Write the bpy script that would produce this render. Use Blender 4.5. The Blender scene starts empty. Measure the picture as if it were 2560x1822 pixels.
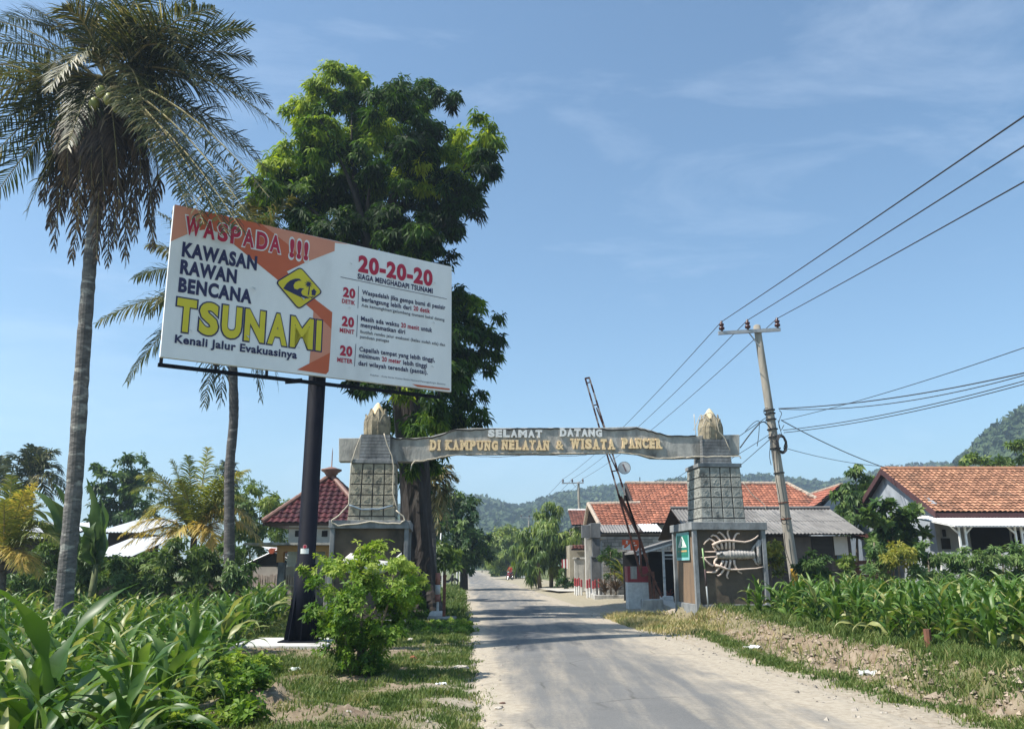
import bpy, math, random
import numpy as np
from mathutils import Vector, Matrix, Quaternion
R = math.radians
PI = math.pi
scene = bpy.context.scene
COL = scene.collection

# ------------------------------------------------------------------ camera
FPX, PITCH, CAMZ = 2000.0, R(14.15), 1.6
cam_d = bpy.data.cameras.new('camera')
cam_d.sensor_width = 36.0
cam_d.lens = FPX / 2560 * 36
cam_d.clip_start = 0.1
cam_d.clip_end = 6000
cam = bpy.data.objects.new('camera', cam_d)
cam.location = (0, 0, CAMZ)
cam.rotation_euler = (R(90) + PITCH, 0, 0)
COL.objects.link(cam)
scene.camera = cam

# ------------------------------------------------------------------ sky and sun
SUN_EL, SUN_B = R(53), R(18)
SUN = Vector((-math.cos(SUN_EL) * math.cos(SUN_B), -math.cos(SUN_EL) * math.sin(SUN_B), math.sin(SUN_EL)))
world = bpy.data.worlds.new('World')
scene.world = world
world.use_nodes = True
wn, wl = world.node_tree.nodes, world.node_tree.links
wn.clear()
w_out = wn.new('ShaderNodeOutputWorld')
w_bg = wn.new('ShaderNodeBackground')
w_sky = wn.new('ShaderNodeTexSky')
w_sky.sky_type = 'NISHITA'
w_sky.sun_disc = False
w_sky.sun_elevation = SUN_EL
w_sky.sun_rotation = math.atan2(SUN.x, SUN.y)
w_sky.air_density = 1.0
w_sky.dust_density = 0.8
w_sky.ozone_density = 1.6
w_bg.inputs['Strength'].default_value = 0.101
# thin streaky cirrus, laid out by direction in the sky
w_co = wn.new('ShaderNodeTexCoord')
w_map = wn.new('ShaderNodeMapping')
w_map.inputs['Rotation'].default_value = (0, R(20), R(35))
w_map.inputs['Scale'].default_value = (1.3, 3.2, 5.5)
w_nz = wn.new('ShaderNodeTexNoise')
w_nz.inputs['Scale'].default_value = 1.7
w_nz.inputs['Detail'].default_value = 9
w_nz.inputs['Roughness'].default_value = 0.62
w_nz.inputs['Distortion'].default_value = 0.5
w_rp = wn.new('ShaderNodeValToRGB')
w_rp.color_ramp.elements[0].position = 0.52
w_rp.color_ramp.elements[0].color = (0, 0, 0, 1)
w_rp.color_ramp.elements[1].position = 0.86
w_rp.color_ramp.elements[1].color = (0.19, 0.19, 0.19, 1)
w_mx = wn.new('ShaderNodeMix')
w_mx.data_type = 'RGBA'
w_mx.inputs['B'].default_value = (8.5, 9.2, 10.2, 1)
wl.new(w_co.outputs['Generated'], w_map.inputs['Vector'])
wl.new(w_map.outputs['Vector'], w_nz.inputs['Vector'])
wl.new(w_nz.outputs['Fac'], w_rp.inputs['Fac'])
wl.new(w_rp.outputs['Color'], w_mx.inputs['Factor'])
w_tn = wn.new('ShaderNodeMix')
w_tn.data_type = 'RGBA'
w_tn.blend_type = 'MULTIPLY'
w_tn.inputs['Factor'].default_value = 1
w_tn.inputs['B'].default_value = (.86, 1.03, 1.05, 1)
wl.new(w_sky.outputs['Color'], w_tn.inputs['A'])
wl.new(w_tn.outputs['Result'], w_mx.inputs['A'])
wl.new(w_mx.outputs['Result'], w_bg.inputs['Color'])
wl.new(w_bg.outputs['Background'], w_out.inputs['Surface'])

sun_d = bpy.data.lights.new('sun', 'SUN')
sun_d.energy = 4.7
sun_d.angle = R(0.53)
sun_d.color = (1.0, 0.95, 0.86)
sun = bpy.data.objects.new('sun', sun_d)
sun.rotation_euler = SUN.to_track_quat('Z', 'Y').to_euler()
sun.location = (0, 0, 60)
COL.objects.link(sun)
scene.view_settings.view_transform = 'Standard'
scene.view_settings.look = 'None'
scene.view_settings.exposure = 0.84
scene.view_settings.gamma = 1.0
scene.cycles.max_bounces = 6
scene.cycles.transparent_max_bounces = 8

# ------------------------------------------------------------------ pixel -> world (photo pixels, 2560 x 1822)
CAMP = Vector((0, 0, CAMZ))
def ray(px, py):
    x = (px - 1280) / FPX; y = -(py - 911) / FPX
    return Vector((x, math.cos(PITCH) - y * math.sin(PITCH), math.sin(PITCH) + y * math.cos(PITCH)))
def at(px, py, Y):
    d = ray(px, py); return CAMP + d * (Y / d.y)
def gnd(px, py, z=0.0):
    d = ray(px, py); return CAMP + d * ((z - CAMZ) / d.z)
def onplane(px, py, p, n):
    d = ray(px, py); return CAMP + d * ((p - CAMP).dot(n) / d.dot(n))
def mpp(px, py, Y):
    return (Y / ray(px, py).y) / FPX
D = 2560 / 2282.0            # scale of the enlarged view in which some things were measured

# ------------------------------------------------------------------ noise
def snoise(x, y, scale, seed):
    r = np.random.RandomState(seed); v = 0
    for k in range(7):
        a = r.uniform(0, 2 * PI); f = r.uniform(.6, 1.6) / scale * 2 * PI
        v = v + np.sin((x * np.cos(a) + y * np.sin(a)) * f + r.uniform(0, 2 * PI) + 1.3 * np.sin((x * np.sin(a) - y * np.cos(a)) * f * .7 + k))
    return v / 3.7
def sstep(a, b, x):
    t = np.clip((x - a) / (b - a), 0, 1); return t * t * (3 - 2 * t)

# ------------------------------------------------------------------ materials
MATS = {}
def nt(name):
    m = bpy.data.materials.new(name); m.use_nodes = True
    n, l = m.node_tree.nodes, m.node_tree.links
    return m, n, l, n['Principled BSDF']
def mat(name, c1, c2=None, scale=4.0, rough=.85, bump=0.0, bscale=None, detail=8, metal=0.0, stretch=(1, 1, 1), c3=None, s3=.8, t3=(.55, .7), spec=.4, lo=.35, hi=.65, tint=0.0, coat=0.0):
    """two colours mixed by noise, a third in larger patches (stains), optional bump, optional per-face tint (attribute)"""
    if name in MATS: return MATS[name]
    m, n, l, b = nt(name)
    c2 = c2 or tuple(v * .75 for v in c1)
    tc = n.new('ShaderNodeTexCoord'); mp = n.new('ShaderNodeMapping'); mp.inputs['Scale'].default_value = stretch
    l.new(tc.outputs['Object'], mp.inputs['Vector'])
    nz = n.new('ShaderNodeTexNoise'); nz.inputs['Scale'].default_value = scale; nz.inputs['Detail'].default_value = detail; nz.inputs['Roughness'].default_value = .62
    l.new(mp.outputs['Vector'], nz.inputs['Vector'])
    rp = n.new('ShaderNodeValToRGB')
    rp.color_ramp.elements[0].position = lo; rp.color_ramp.elements[0].color = (*c1, 1)
    rp.color_ramp.elements[1].position = hi; rp.color_ramp.elements[1].color = (*c2, 1)
    l.new(nz.outputs['Fac'], rp.inputs['Fac'])
    col = rp.outputs['Color']
    if c3:
        n3 = n.new('ShaderNodeTexNoise'); n3.inputs['Scale'].default_value = s3; n3.inputs['Detail'].default_value = 6
        l.new(mp.outputs['Vector'], n3.inputs['Vector'])
        r3 = n.new('ShaderNodeMapRange'); r3.inputs['From Min'].default_value = t3[0]; r3.inputs['From Max'].default_value = t3[1]
        l.new(n3.outputs['Fac'], r3.inputs['Value'])
        mx = n.new('ShaderNodeMix'); mx.data_type = 'RGBA'; mx.inputs['B'].default_value = (*c3, 1)
        l.new(r3.outputs['Result'], mx.inputs['Factor']); l.new(col, mx.inputs['A']); col = mx.outputs['Result']
    if tint:
        at_ = n.new('ShaderNodeAttribute'); at_.attribute_name = 'tint'
        r4 = n.new('ShaderNodeMapRange'); r4.inputs['To Min'].default_value = 1 - tint; r4.inputs['To Max'].default_value = 1 + tint
        l.new(at_.outputs['Fac'], r4.inputs['Value'])
        hs = n.new('ShaderNodeHueSaturation'); l.new(r4.outputs['Result'], hs.inputs['Value']); l.new(col, hs.inputs['Color']); col = hs.outputs['Color']
    l.new(col, b.inputs['Base Color'])
    b.inputs['Roughness'].default_value = rough; b.inputs['Metallic'].default_value = metal
    b.inputs['Specular IOR Level'].default_value = spec; b.inputs['Coat Weight'].default_value = coat
    if bump:
        nb = n.new('ShaderNodeTexNoise'); nb.inputs['Scale'].default_value = bscale or scale * 4; nb.inputs['Detail'].default_value = 8
        l.new(mp.outputs['Vector'], nb.inputs['Vector'])
        bp = n.new('ShaderNodeBump'); bp.inputs['Strength'].default_value = bump; bp.inputs['Distance'].default_value = .03
        l.new(nb.outputs['Fac'], bp.inputs['Height']); l.new(bp.outputs['Normal'], b.inputs['Normal'])
    MATS[name] = m
    return m
def leaf_mat(name, ramp, trans=.3, rough=.5, spec=.35):
    """foliage: colour from the per-face tint through a ramp, some light through the leaf"""
    m, n, l, b = nt(name)
    at_ = n.new('ShaderNodeAttribute'); at_.attribute_name = 'tint'
    rp = n.new('ShaderNodeValToRGB'); e = rp.color_ramp.elements
    while len(e) < len(ramp): e.new(.5)
    for k, (p_, c) in enumerate(ramp): e[k].position = p_; e[k].color = (*c, 1)
    l.new(at_.outputs['Fac'], rp.inputs['Fac'])
    l.new(rp.outputs['Color'], b.inputs['Base Color'])
    b.inputs['Roughness'].default_value = rough; b.inputs['Specular IOR Level'].default_value = spec
    tr = n.new('ShaderNodeBsdfTranslucent')
    br = n.new('ShaderNodeMix'); br.data_type = 'RGBA'; br.blend_type = 'MULTIPLY'; br.inputs['Factor'].default_value = 1
    br.inputs['B'].default_value = (1.5, 1.5, .7, 1)
    l.new(rp.outputs['Color'], br.inputs['A']); l.new(br.outputs['Result'], tr.inputs['Color'])
    mx = n.new('ShaderNodeMixShader'); mx.inputs['Fac'].default_value = trans
    l.new(b.outputs['BSDF'], mx.inputs[1]); l.new(tr.outputs['BSDF'], mx.inputs[2])
    l.new(mx.outputs['Shader'], n['Material Output'].inputs['Surface'])
    return m

# ------------------------------------------------------------------ objects
def tag(o, label=None, cat=None, group=None, kind=None):
    if label: o['label'] = label
    if cat: o['category'] = cat
    if group: o['group'] = group
    if kind: o['kind'] = kind
    return o
def empty(name, loc, label=None, cat=None, group=None, rotz=0.0):
    o = bpy.data.objects.new(name, None); o.location = loc; o.rotation_euler = (0, 0, rotz); o.empty_display_size = .3
    COL.objects.link(o); return tag(o, label, cat, group)
KIDS = {}
def link(o, parent=None):
    COL.objects.link(o)
    if parent is not None:
        o.parent = parent; KIDS.setdefault(parent.name, []).append(o)
    return o
def dup(o, parent=None, loc=None, rotz=None, scale=None, label=None, group=None):
    """a copy of a thing with copies of its parts and their sub-parts"""
    c = o.copy(); link(c, parent)
    for ch in KIDS.get(o.name, []): dup(ch, c)
    if loc is not None: c.location = loc
    if rotz is not None: c.rotation_euler = (c.rotation_euler[0], c.rotation_euler[1], rotz)
    if scale is not None: c.scale = (scale, scale, scale) if not hasattr(scale, '__len__') else scale
    if label: c['label'] = label
    if group: c['group'] = group
    return c

class MB:
    """collects faces and links them as ONE mesh object"""
    def __init__(s): s.v = []; s.f = []; s.m = []; s.t = []; s.np = []
    def add(s, vs, fs, mi=0, t=.5):
        k = len(s.v); s.v.extend([tuple(v) for v in vs]); s.f.extend([tuple(i + k for i in f) for f in fs])
        s.m.extend([mi] * len(fs)); s.t.extend([t] * len(fs) if not hasattr(t, '__len__') else t); return s
    def quad(s, a, b, c, d, mi=0, t=.5): return s.add([a, b, c, d], [(0, 1, 2, 3)], mi, t)
    def hexa(s, p, mi=0, t=.5):
        return s.add(p, [(3, 2, 1, 0), (4, 5, 6, 7), (0, 1, 5, 4), (1, 2, 6, 5), (2, 3, 7, 6), (3, 0, 4, 7)], mi, t)
    def box(s, x0, x1, y0, y1, z0, z1, mi=0, t=.5, taper=0.0):
        k = taper
        return s.hexa([(x0, y0, z0), (x1, y0, z0), (x1, y1, z0), (x0, y1, z0), (x0 + k, y0 + k, z1), (x1 - k, y0 + k, z1), (x1 - k, y1 - k, z1), (x0 + k, y1 - k, z1)], mi, t)
    def bar(s, a, b, w, h=None, mi=0, up=(0, 0, 1), t=.5):
        a, b = Vector(a), Vector(b); h = h or w; d = (b - a).normalized(); u = Vector(up)
        if abs(d.dot(u)) > .98: u = Vector((0, 1, 0))
        x = d.cross(u).normalized() * w / 2; y = x.cross(d).normalized() * h / 2
        return s.hexa([a - x - y, a + x - y, a + x + y, a - x + y, b - x - y, b + x - y, b + x + y, b - x + y], mi, t)
    def tube(s, pts, rad, n=8, mi=0, t=.5, cap=True, flat=1.0):
        pts = [Vector(p) for p in pts]; N = len(pts)
        rad = [rad] * N if not hasattr(rad, '__len__') else rad
        k = len(s.v); ref = None
        for i, p in enumerate(pts):
            d = (pts[min(i + 1, N - 1)] - pts[max(i - 1, 0)]).normalized()
            if ref is None:
                ref = Vector((1, 0, 0)) if abs(d.x) < .9 else Vector((0, 1, 0))
            x = (ref - d * ref.dot(d)).normalized(); y = d.cross(x); ref = x
            for j in range(n):
                a = 2 * PI * j / n; s.v.append(tuple(p + (x * math.cos(a) + y * math.sin(a) * flat) * rad[i]))
        fs = [(k + i * n + j, k + i * n + (j + 1) % n, k + (i + 1) * n + (j + 1) % n, k + (i + 1) * n + j) for i in range(N - 1) for j in range(n)]
        if cap: fs += [tuple(k + j for j in reversed(range(n))), tuple(k + (N - 1) * n + j for j in range(n))]
        s.f.extend(fs); s.m.extend([mi] * len(fs)); s.t.extend([t] * len(fs)); return s
    def lathe(s, prof, n=12, c=(0, 0, 0), mi=0, t=.5, sx=1, sy=1):
        k = len(s.v); N = len(prof)
        for r, z in prof:
            for j in range(n):
                a = 2 * PI * j / n; s.v.append((c[0] + r * sx * math.cos(a), c[1] + r * sy * math.sin(a), c[2] + z))
        fs = [(k + i * n + j, k + i * n + (j + 1) % n, k + (i + 1) * n + (j + 1) % n, k + (i + 1) * n + j) for i in range(N - 1) for j in range(n)]
        fs += [tuple(k + j for j in reversed(range(n))), tuple(k + (N - 1) * n + j for j in range(n))]
        s.f.extend(fs); s.m.extend([mi] * len(fs)); s.t.extend([t] * len(fs)); return s
    def prism(s, poly, fn, d0, d1, mi=0, t=.5):
        """2-D outline pushed from depth d0 to d1 through fn(u, v, depth)"""
        n = len(poly); vs = [fn(u, v, d0) for u, v in poly] + [fn(u, v, d1) for u, v in poly]
        fs = [tuple(range(n)), tuple(reversed(range(n, 2 * n)))] + [(i, i + n, (i + 1) % n + n, (i + 1) % n) for i in range(n)]
        return s.add(vs, fs, mi, t)
    def arr(s, V, Q, T=None, mi=0):
        """numpy block: V (n,3), Q (m,4)"""
        s.np.append((np.asarray(V, float), np.asarray(Q, int), np.full(len(Q), .5) if T is None else np.asarray(T, float), mi)); return s
    def build(s, name, mats, parent=None, org=None, smooth=False, bevel=0.0, world=True, local=None):
        """world=True: vertices are world points; they are stored relative to org (default: the thing the part belongs to)"""
        me = bpy.data.meshes.new(name)
        V = np.array(s.v, float).reshape(-1, 3); base = len(V)
        loops = [i for f in s.f for i in f]; tot = [len(f) for f in s.f]; mi = list(s.m); tt = list(s.t)
        L = [np.array(loops, int)]; TO = [np.array(tot, int)]; MI = [np.array(mi, int)]; T = [np.array(tt, float)]; VV = [V]
        for v, q, t, m_ in s.np:
            L.append((q + base).ravel()); TO.append(np.full(len(q), q.shape[1])); MI.append(np.full(len(q), m_)); T.append(t); VV.append(v); base += len(v)
        V = np.concatenate(VV); L = np.concatenate(L); TO = np.concatenate(TO); MI = np.concatenate(MI); T = np.concatenate(T)
        if org is None:
            r = parent
            while r is not None and r.parent is not None: r = r.parent
            org = r.location if (r is not None and world) else Vector((0, 0, 0))
        V = V - np.array(org)[None, :]
        me.vertices.add(len(V)); me.vertices.foreach_set('co', V.astype(np.float32).ravel())
        me.loops.add(len(L)); me.loops.foreach_set('vertex_index', L.astype(np.int32))
        me.polygons.add(len(TO)); st = np.concatenate([[0], np.cumsum(TO)[:-1]])
        me.polygons.foreach_set('loop_start', st.astype(np.int32))
        if isinstance(mats, bpy.types.Material): mats = [mats]
        for m_ in mats: me.materials.append(m_)
        me.polygons.foreach_set('material_index', MI.astype(np.int32))
        me.polygons.foreach_set('use_smooth', np.full(len(TO), bool(smooth)))
        a = me.attributes.new('tint', 'FLOAT', 'FACE'); a.data.foreach_set('value', T.astype(np.float32))
        me.update(calc_edges=True)
        o = bpy.data.objects.new(name, me)
        if parent is None: o.location = org
        link(o, parent)
        if bevel:
            bv = o.modifiers.new('bevel', 'BEVEL'); bv.width = bevel; bv.segments = 2; bv.limit_method = 'ANGLE'; bv.angle_limit = R(40)
        return o

# ------------------------------------------------------------------ lettering
def text_mesh(s, bold=0.0, extrude=0.0, res=4):
    cu = bpy.data.curves.new('lettering', 'FONT'); cu.body = s; cu.offset = bold; cu.extrude = extrude; cu.resolution_u = res; cu.space_character = 1 + bold * 2.6
    o = bpy.data.objects.new('lettering', cu); COL.objects.link(o)
    dg = bpy.context.evaluated_depsgraph_get(); dg.update()
    me = bpy.data.meshes.new_from_object(o.evaluated_get(dg))
    V = np.empty(len(me.vertices) * 3); me.vertices.foreach_get('co', V); V = V.reshape(-1, 3)
    F = [tuple(p.vertices) for p in me.polygons]
    bpy.data.objects.remove(o); bpy.data.curves.remove(cu); bpy.data.meshes.remove(me)
    return V, F
def text_into(mb, s, fn, u0, u1, v0, cap, d0=0.0, bold=0.0, mi=0, extrude=0.0, fit_all=False, grow=0.0):
    """lettering with its baseline at v0, capitals `cap` high, running from u0 to u1; fn(u, v, depth) -> point"""
    V, F = text_mesh(s, bold, .5 if extrude else 0.0)
    x0, x1 = V[:, 0].min(), V[:, 0].max()
    su = (u1 - u0) / (x1 - x0)
    if fit_all:
        y0, y1 = V[:, 1].min(), V[:, 1].max(); sv = cap / (y1 - y0); vb = v0 - y0 * sv
    else: sv = cap / .73; vb = v0
    P = [fn(u0 + (x - x0) * su, vb + y * sv, d0 + ((.5 - z) * extrude if extrude else 0)) for x, y, z in V]
    mb.add(P, F, mi)
    return mb
# ================================================================== THE SETTING: ground, road, hills
def XL(Y): return 0.27 - 0.06 * Y                # left edge of the road
def lat(X, Y): return X - XL(Y)
def bank_foot(Y): return np.interp(Y, [8, 10.5, 14, 18, 24], [5.65, 5.4, 5.2, 5.6, 6.0]) + .15 * snoise(Y, Y * 0, 3.1, 5)
def hgt(X, Y):
    X = np.asarray(X, float); Y = np.asarray(Y, float)
    l = lat(X, Y); z = np.zeros_like(l)
    foot = bank_foot(Y)
    on = sstep(-4, 4, Y) * (1 - sstep(26.5, 29, Y))
    rise = sstep(0, 1.15, l - foot + .25 * snoise(X, Y, 1.3, 7) + .1 * snoise(X, Y, .4, 8))
    z = z + on * rise * (.40 + .03 * snoise(X, Y, 1.1, 9)) + on * (rise * (1 - rise) * 4) * .09 * snoise(X, Y, .35, 10)
    z = z + (1 - on) * sstep(4.8, 7, l) * .12
    # verge on the left
    lv = sstep(.1, -.8, l)
    z = z + lv * (.035 * snoise(X, Y, 1.2, 21) + .02 * snoise(X, Y, .35, 22)) * np.exp(-np.clip(Y - 20, 0, 99) / 15)
    def bump(cx, cy, r, h): return h * np.exp(-((X - cx) ** 2 + (Y - cy) ** 2) / r ** 2)
    z = z + bump(-3.0, 9.9, .55, .2) * (1 + .35 * snoise(X, Y, .3, 23)) + bump(-2.3, 12.8, .5, .10) + bump(-1.9, 9.2, .5, .09) * (1 + .4 * snoise(X, Y, .3, 24))
    z = z + .06 * sstep(1.6, .9, np.hypot((X + 4.55) / 1.25, Y - 16.8)) 
    z = z - .32 * sstep(-1.0 - .25 * Y, -1.9 - .27 * Y, X) * sstep(3, 6, Y) * (1 - sstep(24, 30, Y))
    z = z + .02 * sstep(.25, -.05, l) + .012 * snoise(X, Y, .5, 25) * sstep(4.0, 4.6, l) * np.exp(-Y / 40)
    road = sstep(-.35, -.1, l) * (1 - sstep(4.6, 4.9, l))
    z = z * (1 - road) - .012 * road
    return z
def hz(X, Y): return float(hgt(np.array([X]), np.array([Y]))[0])
def field_left(X, Y): return X < -.85 - .26 * Y + .07 * np.maximum(0, Y - 13)
def grass_w(X, Y):
    """how grassy the ground is: 0 bare, 1 full"""
    l = lat(X, Y)
    n = .5 + .5 * snoise(X, Y, 1.6, 31) * .7 + .25 * snoise(X, Y, .5, 32)
    left = sstep(.15, -.35, l + .22 * snoise(X, Y, .8, 33)) * sstep(.12, .5, n + .18)
    bare = np.zeros_like(l)
    for cx, cy, r, s in ((-3.0, 9.8, .72, 1), (-2.3, 9.1, .6, .9), (-1.75, 9.3, .5, 1), (-1.2, 9.2, .5, .95), (-2.2, 12.2, .5, .95), (-1.28, 11.5, .6, .95), (-.75, 10.3, .5, .9), (-4.6, 16.2, 1.1, 1), (-3.4, 16.0, 1.0, .9), (-2.3, 16.2, 1.2, .85), (-1.0, 13.6, .5, .75), (-.4, 12.2, .45, .8), (-3.2, 12.2, .45, .7), (-.9, 8.7, .3, .8)):
        bare = np.maximum(bare, s * np.exp(-(((X - cx) ** 2 + (Y - cy) ** 2) / r ** 2) ** 1.5))
    left = left * (1 - bare)
    foot = bank_foot(Y)
    strip = np.exp(-((l - foot + .12 + .16 * snoise(X, Y, 1.1, 35)) / .24) ** 2) * sstep(.2, .55, n + .3)
    top = sstep(.95, 1.45, l - foot + .2 * snoise(X, Y, .7, 34)) * .95
    top = np.maximum(top, sstep(.15, .5, l - foot) * sstep(11.9, 10.9, Y + .4 * snoise(X, Y, .9, 36)) * (.75 + .25 * snoise(X, Y, .5, 37)))
    left = left * (1 - np.exp(-(((X + 4.55) / 1.1) ** 2 + ((Y - 16.9) / 1.0) ** 2) ** 3))
    gap = sstep(24, 27, Y) * sstep(4, 5, l) * (1 - sstep(60, 90, Y))
    return np.clip(np.maximum(left, np.maximum(strip, top) * (1 - .8 * gap)), 0, 1)

lats = np.concatenate([-np.geomspace(1100, 9.2, 46), np.arange(-9, 9.01, .075), np.geomspace(9.2, 1500, 50)])
ys = np.concatenate([np.linspace(-30, 2, 14), np.arange(2.2, 14, .075), np.arange(14, 32, .14), np.geomspace(32, 1400, 70)])
LA, YY = np.meshgrid(lats, ys); XX = LA + XL(YY)
ZZ = hgt(XX, YY)
nr, nc = XX.shape
V = np.stack([XX.ravel(), YY.ravel(), ZZ.ravel()], 1)
ii = np.arange(nr * nc).reshape(nr, nc)
Q = np.stack([ii[:-1, :-1], ii[:-1, 1:], ii[1:, 1:], ii[1:, :-1]], -1).reshape(-1, 4)
m, n, l, b = nt('soil_and_turf')
ag = n.new('ShaderNodeAttribute'); ag.attribute_name = 'grassy'
asd = n.new('ShaderNodeAttribute'); asd.attribute_name = 'sandy'
tc = n.new('ShaderNodeTexCoord')
def N(scale, det=8, rough=.6):
    q = n.new('ShaderNodeTexNoise'); q.inputs['Scale'].default_value = scale; q.inputs['Detail'].default_value = det; q.inputs['Roughness'].default_value = rough
    l.new(tc.outputs['Object'], q.inputs['Vector']); return q
def RAMP(src, stops):
    q = n.new('ShaderNodeValToRGB'); e = q.color_ramp.elements
    while len(e) < len(stops): e.new(.5)
    for k, (p_, c) in enumerate(stops): e[k].position = p_; e[k].color = (*c, 1)
    l.new(src, q.inputs['Fac']); return q.outputs['Color']
def MIX(fac, a, b_):
    q = n.new('ShaderNodeMix'); q.data_type = 'RGBA'; l.new(fac, q.inputs['Factor']); l.new(a, q.inputs['A']); l.new(b_, q.inputs['B']); return q.outputs['Result']
soil = RAMP(N(6).outputs['Fac'], [(.3, (.15, .105, .07)), (.5, (.245, .185, .13)), (.68, (.33, .265, .195))])
sand = RAMP(N(9).outputs['Fac'], [(.3, (.27, .225, .17)), (.5, (.37, .315, .245)), (.7, (.44, .385, .305))])
turf = RAMP(N(5).outputs['Fac'], [(.35, (.075, .10, .03)), (.55, (.13, .15, .055)), (.7, (.24, .22, .12))])
col = MIX(asd.outputs['Fac'], soil, sand); col = MIX(ag.outputs['Fac'], col, turf)
l.new(col, b.inputs['Base Color']); b.inputs['Roughness'].default_value = .95; b.inputs['Specular IOR Level'].default_value = .2
bp = n.new('ShaderNodeBump'); bp.inputs['Strength'].default_value = .8; bp.inputs['Distance'].default_value = .05
l.new(N(14, 10, .7).outputs['Fac'], bp.inputs['Height']); l.new(bp.outputs['Normal'], b.inputs['Normal'])
M_GROUND = m
mb = MB(); mb.arr(V, Q); ground = mb.build('ground', M_GROUND, smooth=True)
tag(ground, kind='structure')
gw = grass_w(XX, YY).ravel()
fieldr = (LA.ravel() > 6.2) | field_left(XX.ravel(), YY.ravel())
gw = np.where(fieldr & (YY.ravel() < 27), .35, gw)
gw = np.where(YY.ravel() > 34, np.where((LA.ravel() > 4.0) & (LA.ravel() < 9), .25, np.maximum(gw, .5)), gw)
sw = (sstep(-1.3, -.2, LA) * (1 - sstep(5.0, 5.6, LA))).ravel()
sw = np.maximum(sw, (sstep(25, 28, YY) * sstep(4, 4.4, LA) * (1 - sstep(9, 12, LA)) * .9).ravel())
for nm, w in (('grassy', gw), ('sandy', sw)):
    a = ground.data.attributes.new(nm, 'FLOAT', 'POINT'); a.data.foreach_set('value', w.astype(np.float32))

# the road: a worn grey strip with sand blown over both edges
la = np.linspace(-.3, 4.75, 64); yy = np.concatenate([np.linspace(-30, 2, 20), np.linspace(2.3, 40, 180), np.geomspace(41, 900, 60)])
LR, YR = np.meshgrid(la, yy); XR_ = LR + XL(YR)
edge = .12 * snoise(XR_, YR, 1.7, 41) + .07 * snoise(XR_, YR, .45, 42)
fall = np.where((LR < -.05) | (LR > 4.55), -.03, .0)
ZR = .012 + .05 * (1 - ((LR - 2.2) / 2.5) ** 2) * .6 + fall
V = np.stack([XR_.ravel(), YR.ravel(), ZR.ravel()], 1); nr, nc = XR_.shape
ii = np.arange(nr * nc).reshape(nr, nc); Q = np.stack([ii[:-1, :-1], ii[:-1, 1:], ii[1:, 1:], ii[1:, :-1]], -1).reshape(-1, 4)
m, n, l, b = nt('worn_asphalt')
tc = n.new('ShaderNodeTexCoord')
al = n.new('ShaderNodeAttribute'); al.attribute_name = 'dusty'
mp = n.new('ShaderNodeMapping'); mp.inputs['Rotation'].default_value = (0, 0, R(3.43)); mp.inputs['Scale'].default_value = (1.6, .16, 1)
l.new(tc.outputs['Object'], mp.inputs['Vector'])
streak = n.new('ShaderNodeTexNoise'); streak.inputs['Scale'].default_value = 1.5; streak.inputs['Detail'].default_value = 9; streak.inputs['Roughness'].default_value = .65
l.new(mp.outputs['Vector'], streak.inputs['Vector'])
asp = RAMP(N(60, 4, .7).outputs['Fac'], [(.3, (.085, .085, .085)), (.55, (.145, .144, .141)), (.75, (.23, .224, .214))])
patch = RAMP(N(.8, 8).outputs['Fac'], [(.35, (.138, .137, .134)), (.65, (.19, .186, .179))])
asp = MIX(N(2.2, 6).outputs['Fac'], asp, patch)
dust = RAMP(N(11, 8, .7).outputs['Fac'], [(.3, (.28, .235, .18)), (.5, (.37, .32, .25)), (.7, (.44, .385, .31))])
ad = n.new('ShaderNodeMath'); ad.operation = 'ADD'; l.new(al.outputs['Fac'], ad.inputs[0])
sm = n.new('ShaderNodeMapRange'); sm.inputs['From Min'].default_value = .3; sm.inputs['From Max'].default_value = .7; sm.inputs['To Min'].default_value = -.5; sm.inputs['To Max'].default_value = .5
l.new(streak.outputs['Fac'], sm.inputs['Value']); l.new(sm.outputs['Result'], ad.inputs[1])
fine = n.new('ShaderNodeMath'); fine.operation = 'MULTIPLY_ADD'; l.new(N(25, 8, .75).outputs['Fac'], fine.inputs[0]); fine.inputs[1].default_value = .8; fine.inputs[2].default_value = -.4
ad2 = n.new('ShaderNodeMath'); ad2.operation = 'ADD'; ad2.use_clamp = True; l.new(ad.outputs[0], ad2.inputs[0]); l.new(fine.outputs[0], ad2.inputs[1])
vor = n.new('ShaderNodeTexVoronoi'); vor.feature = 'DISTANCE_TO_EDGE'; vor.inputs['Scale'].default_value = .75
wob = n.new('ShaderNodeMix'); wob.data_type = 'RGBA'; wob.inputs['Factor'].default_value = .12; l.new(tc.outputs['Object'], wob.inputs['A']); l.new(N(2.5, 6).outputs['Color'], wob.inputs['B']); l.new(wob.outputs['Result'], vor.inputs['Vector'])
crk = n.new('ShaderNodeMapRange'); crk.inputs['From Min'].default_value = .0; crk.inputs['From Max'].default_value = .016; crk.inputs['To Min'].default_value = .8; crk.inputs['To Max'].default_value = 0; l.new(vor.outputs['Distance'], crk.inputs['Value'])
cm = n.new('ShaderNodeMath'); cm.operation = 'MULTIPLY'; cm.use_clamp = True; l.new(crk.outputs['Result'], cm.inputs[0])
msk = n.new('ShaderNodeMapRange'); msk.inputs['From Min'].default_value = .48; msk.inputs['From Max'].default_value = .62; l.new(N(.55, 3).outputs['Fac'], msk.inputs['Value']); l.new(msk.outputs['Result'], cm.inputs[1])
crc = n.new('ShaderNodeRGB'); crc.outputs[0].default_value = (.07, .066, .06, 1)
l.new(MIX(cm.outputs[0], MIX(ad2.outputs[0], asp, dust), crc.outputs[0]), b.inputs['Base Color']); b.inputs['Roughness'].default_value = .9; b.inputs['Specular IOR Level'].default_value = .25
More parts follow.
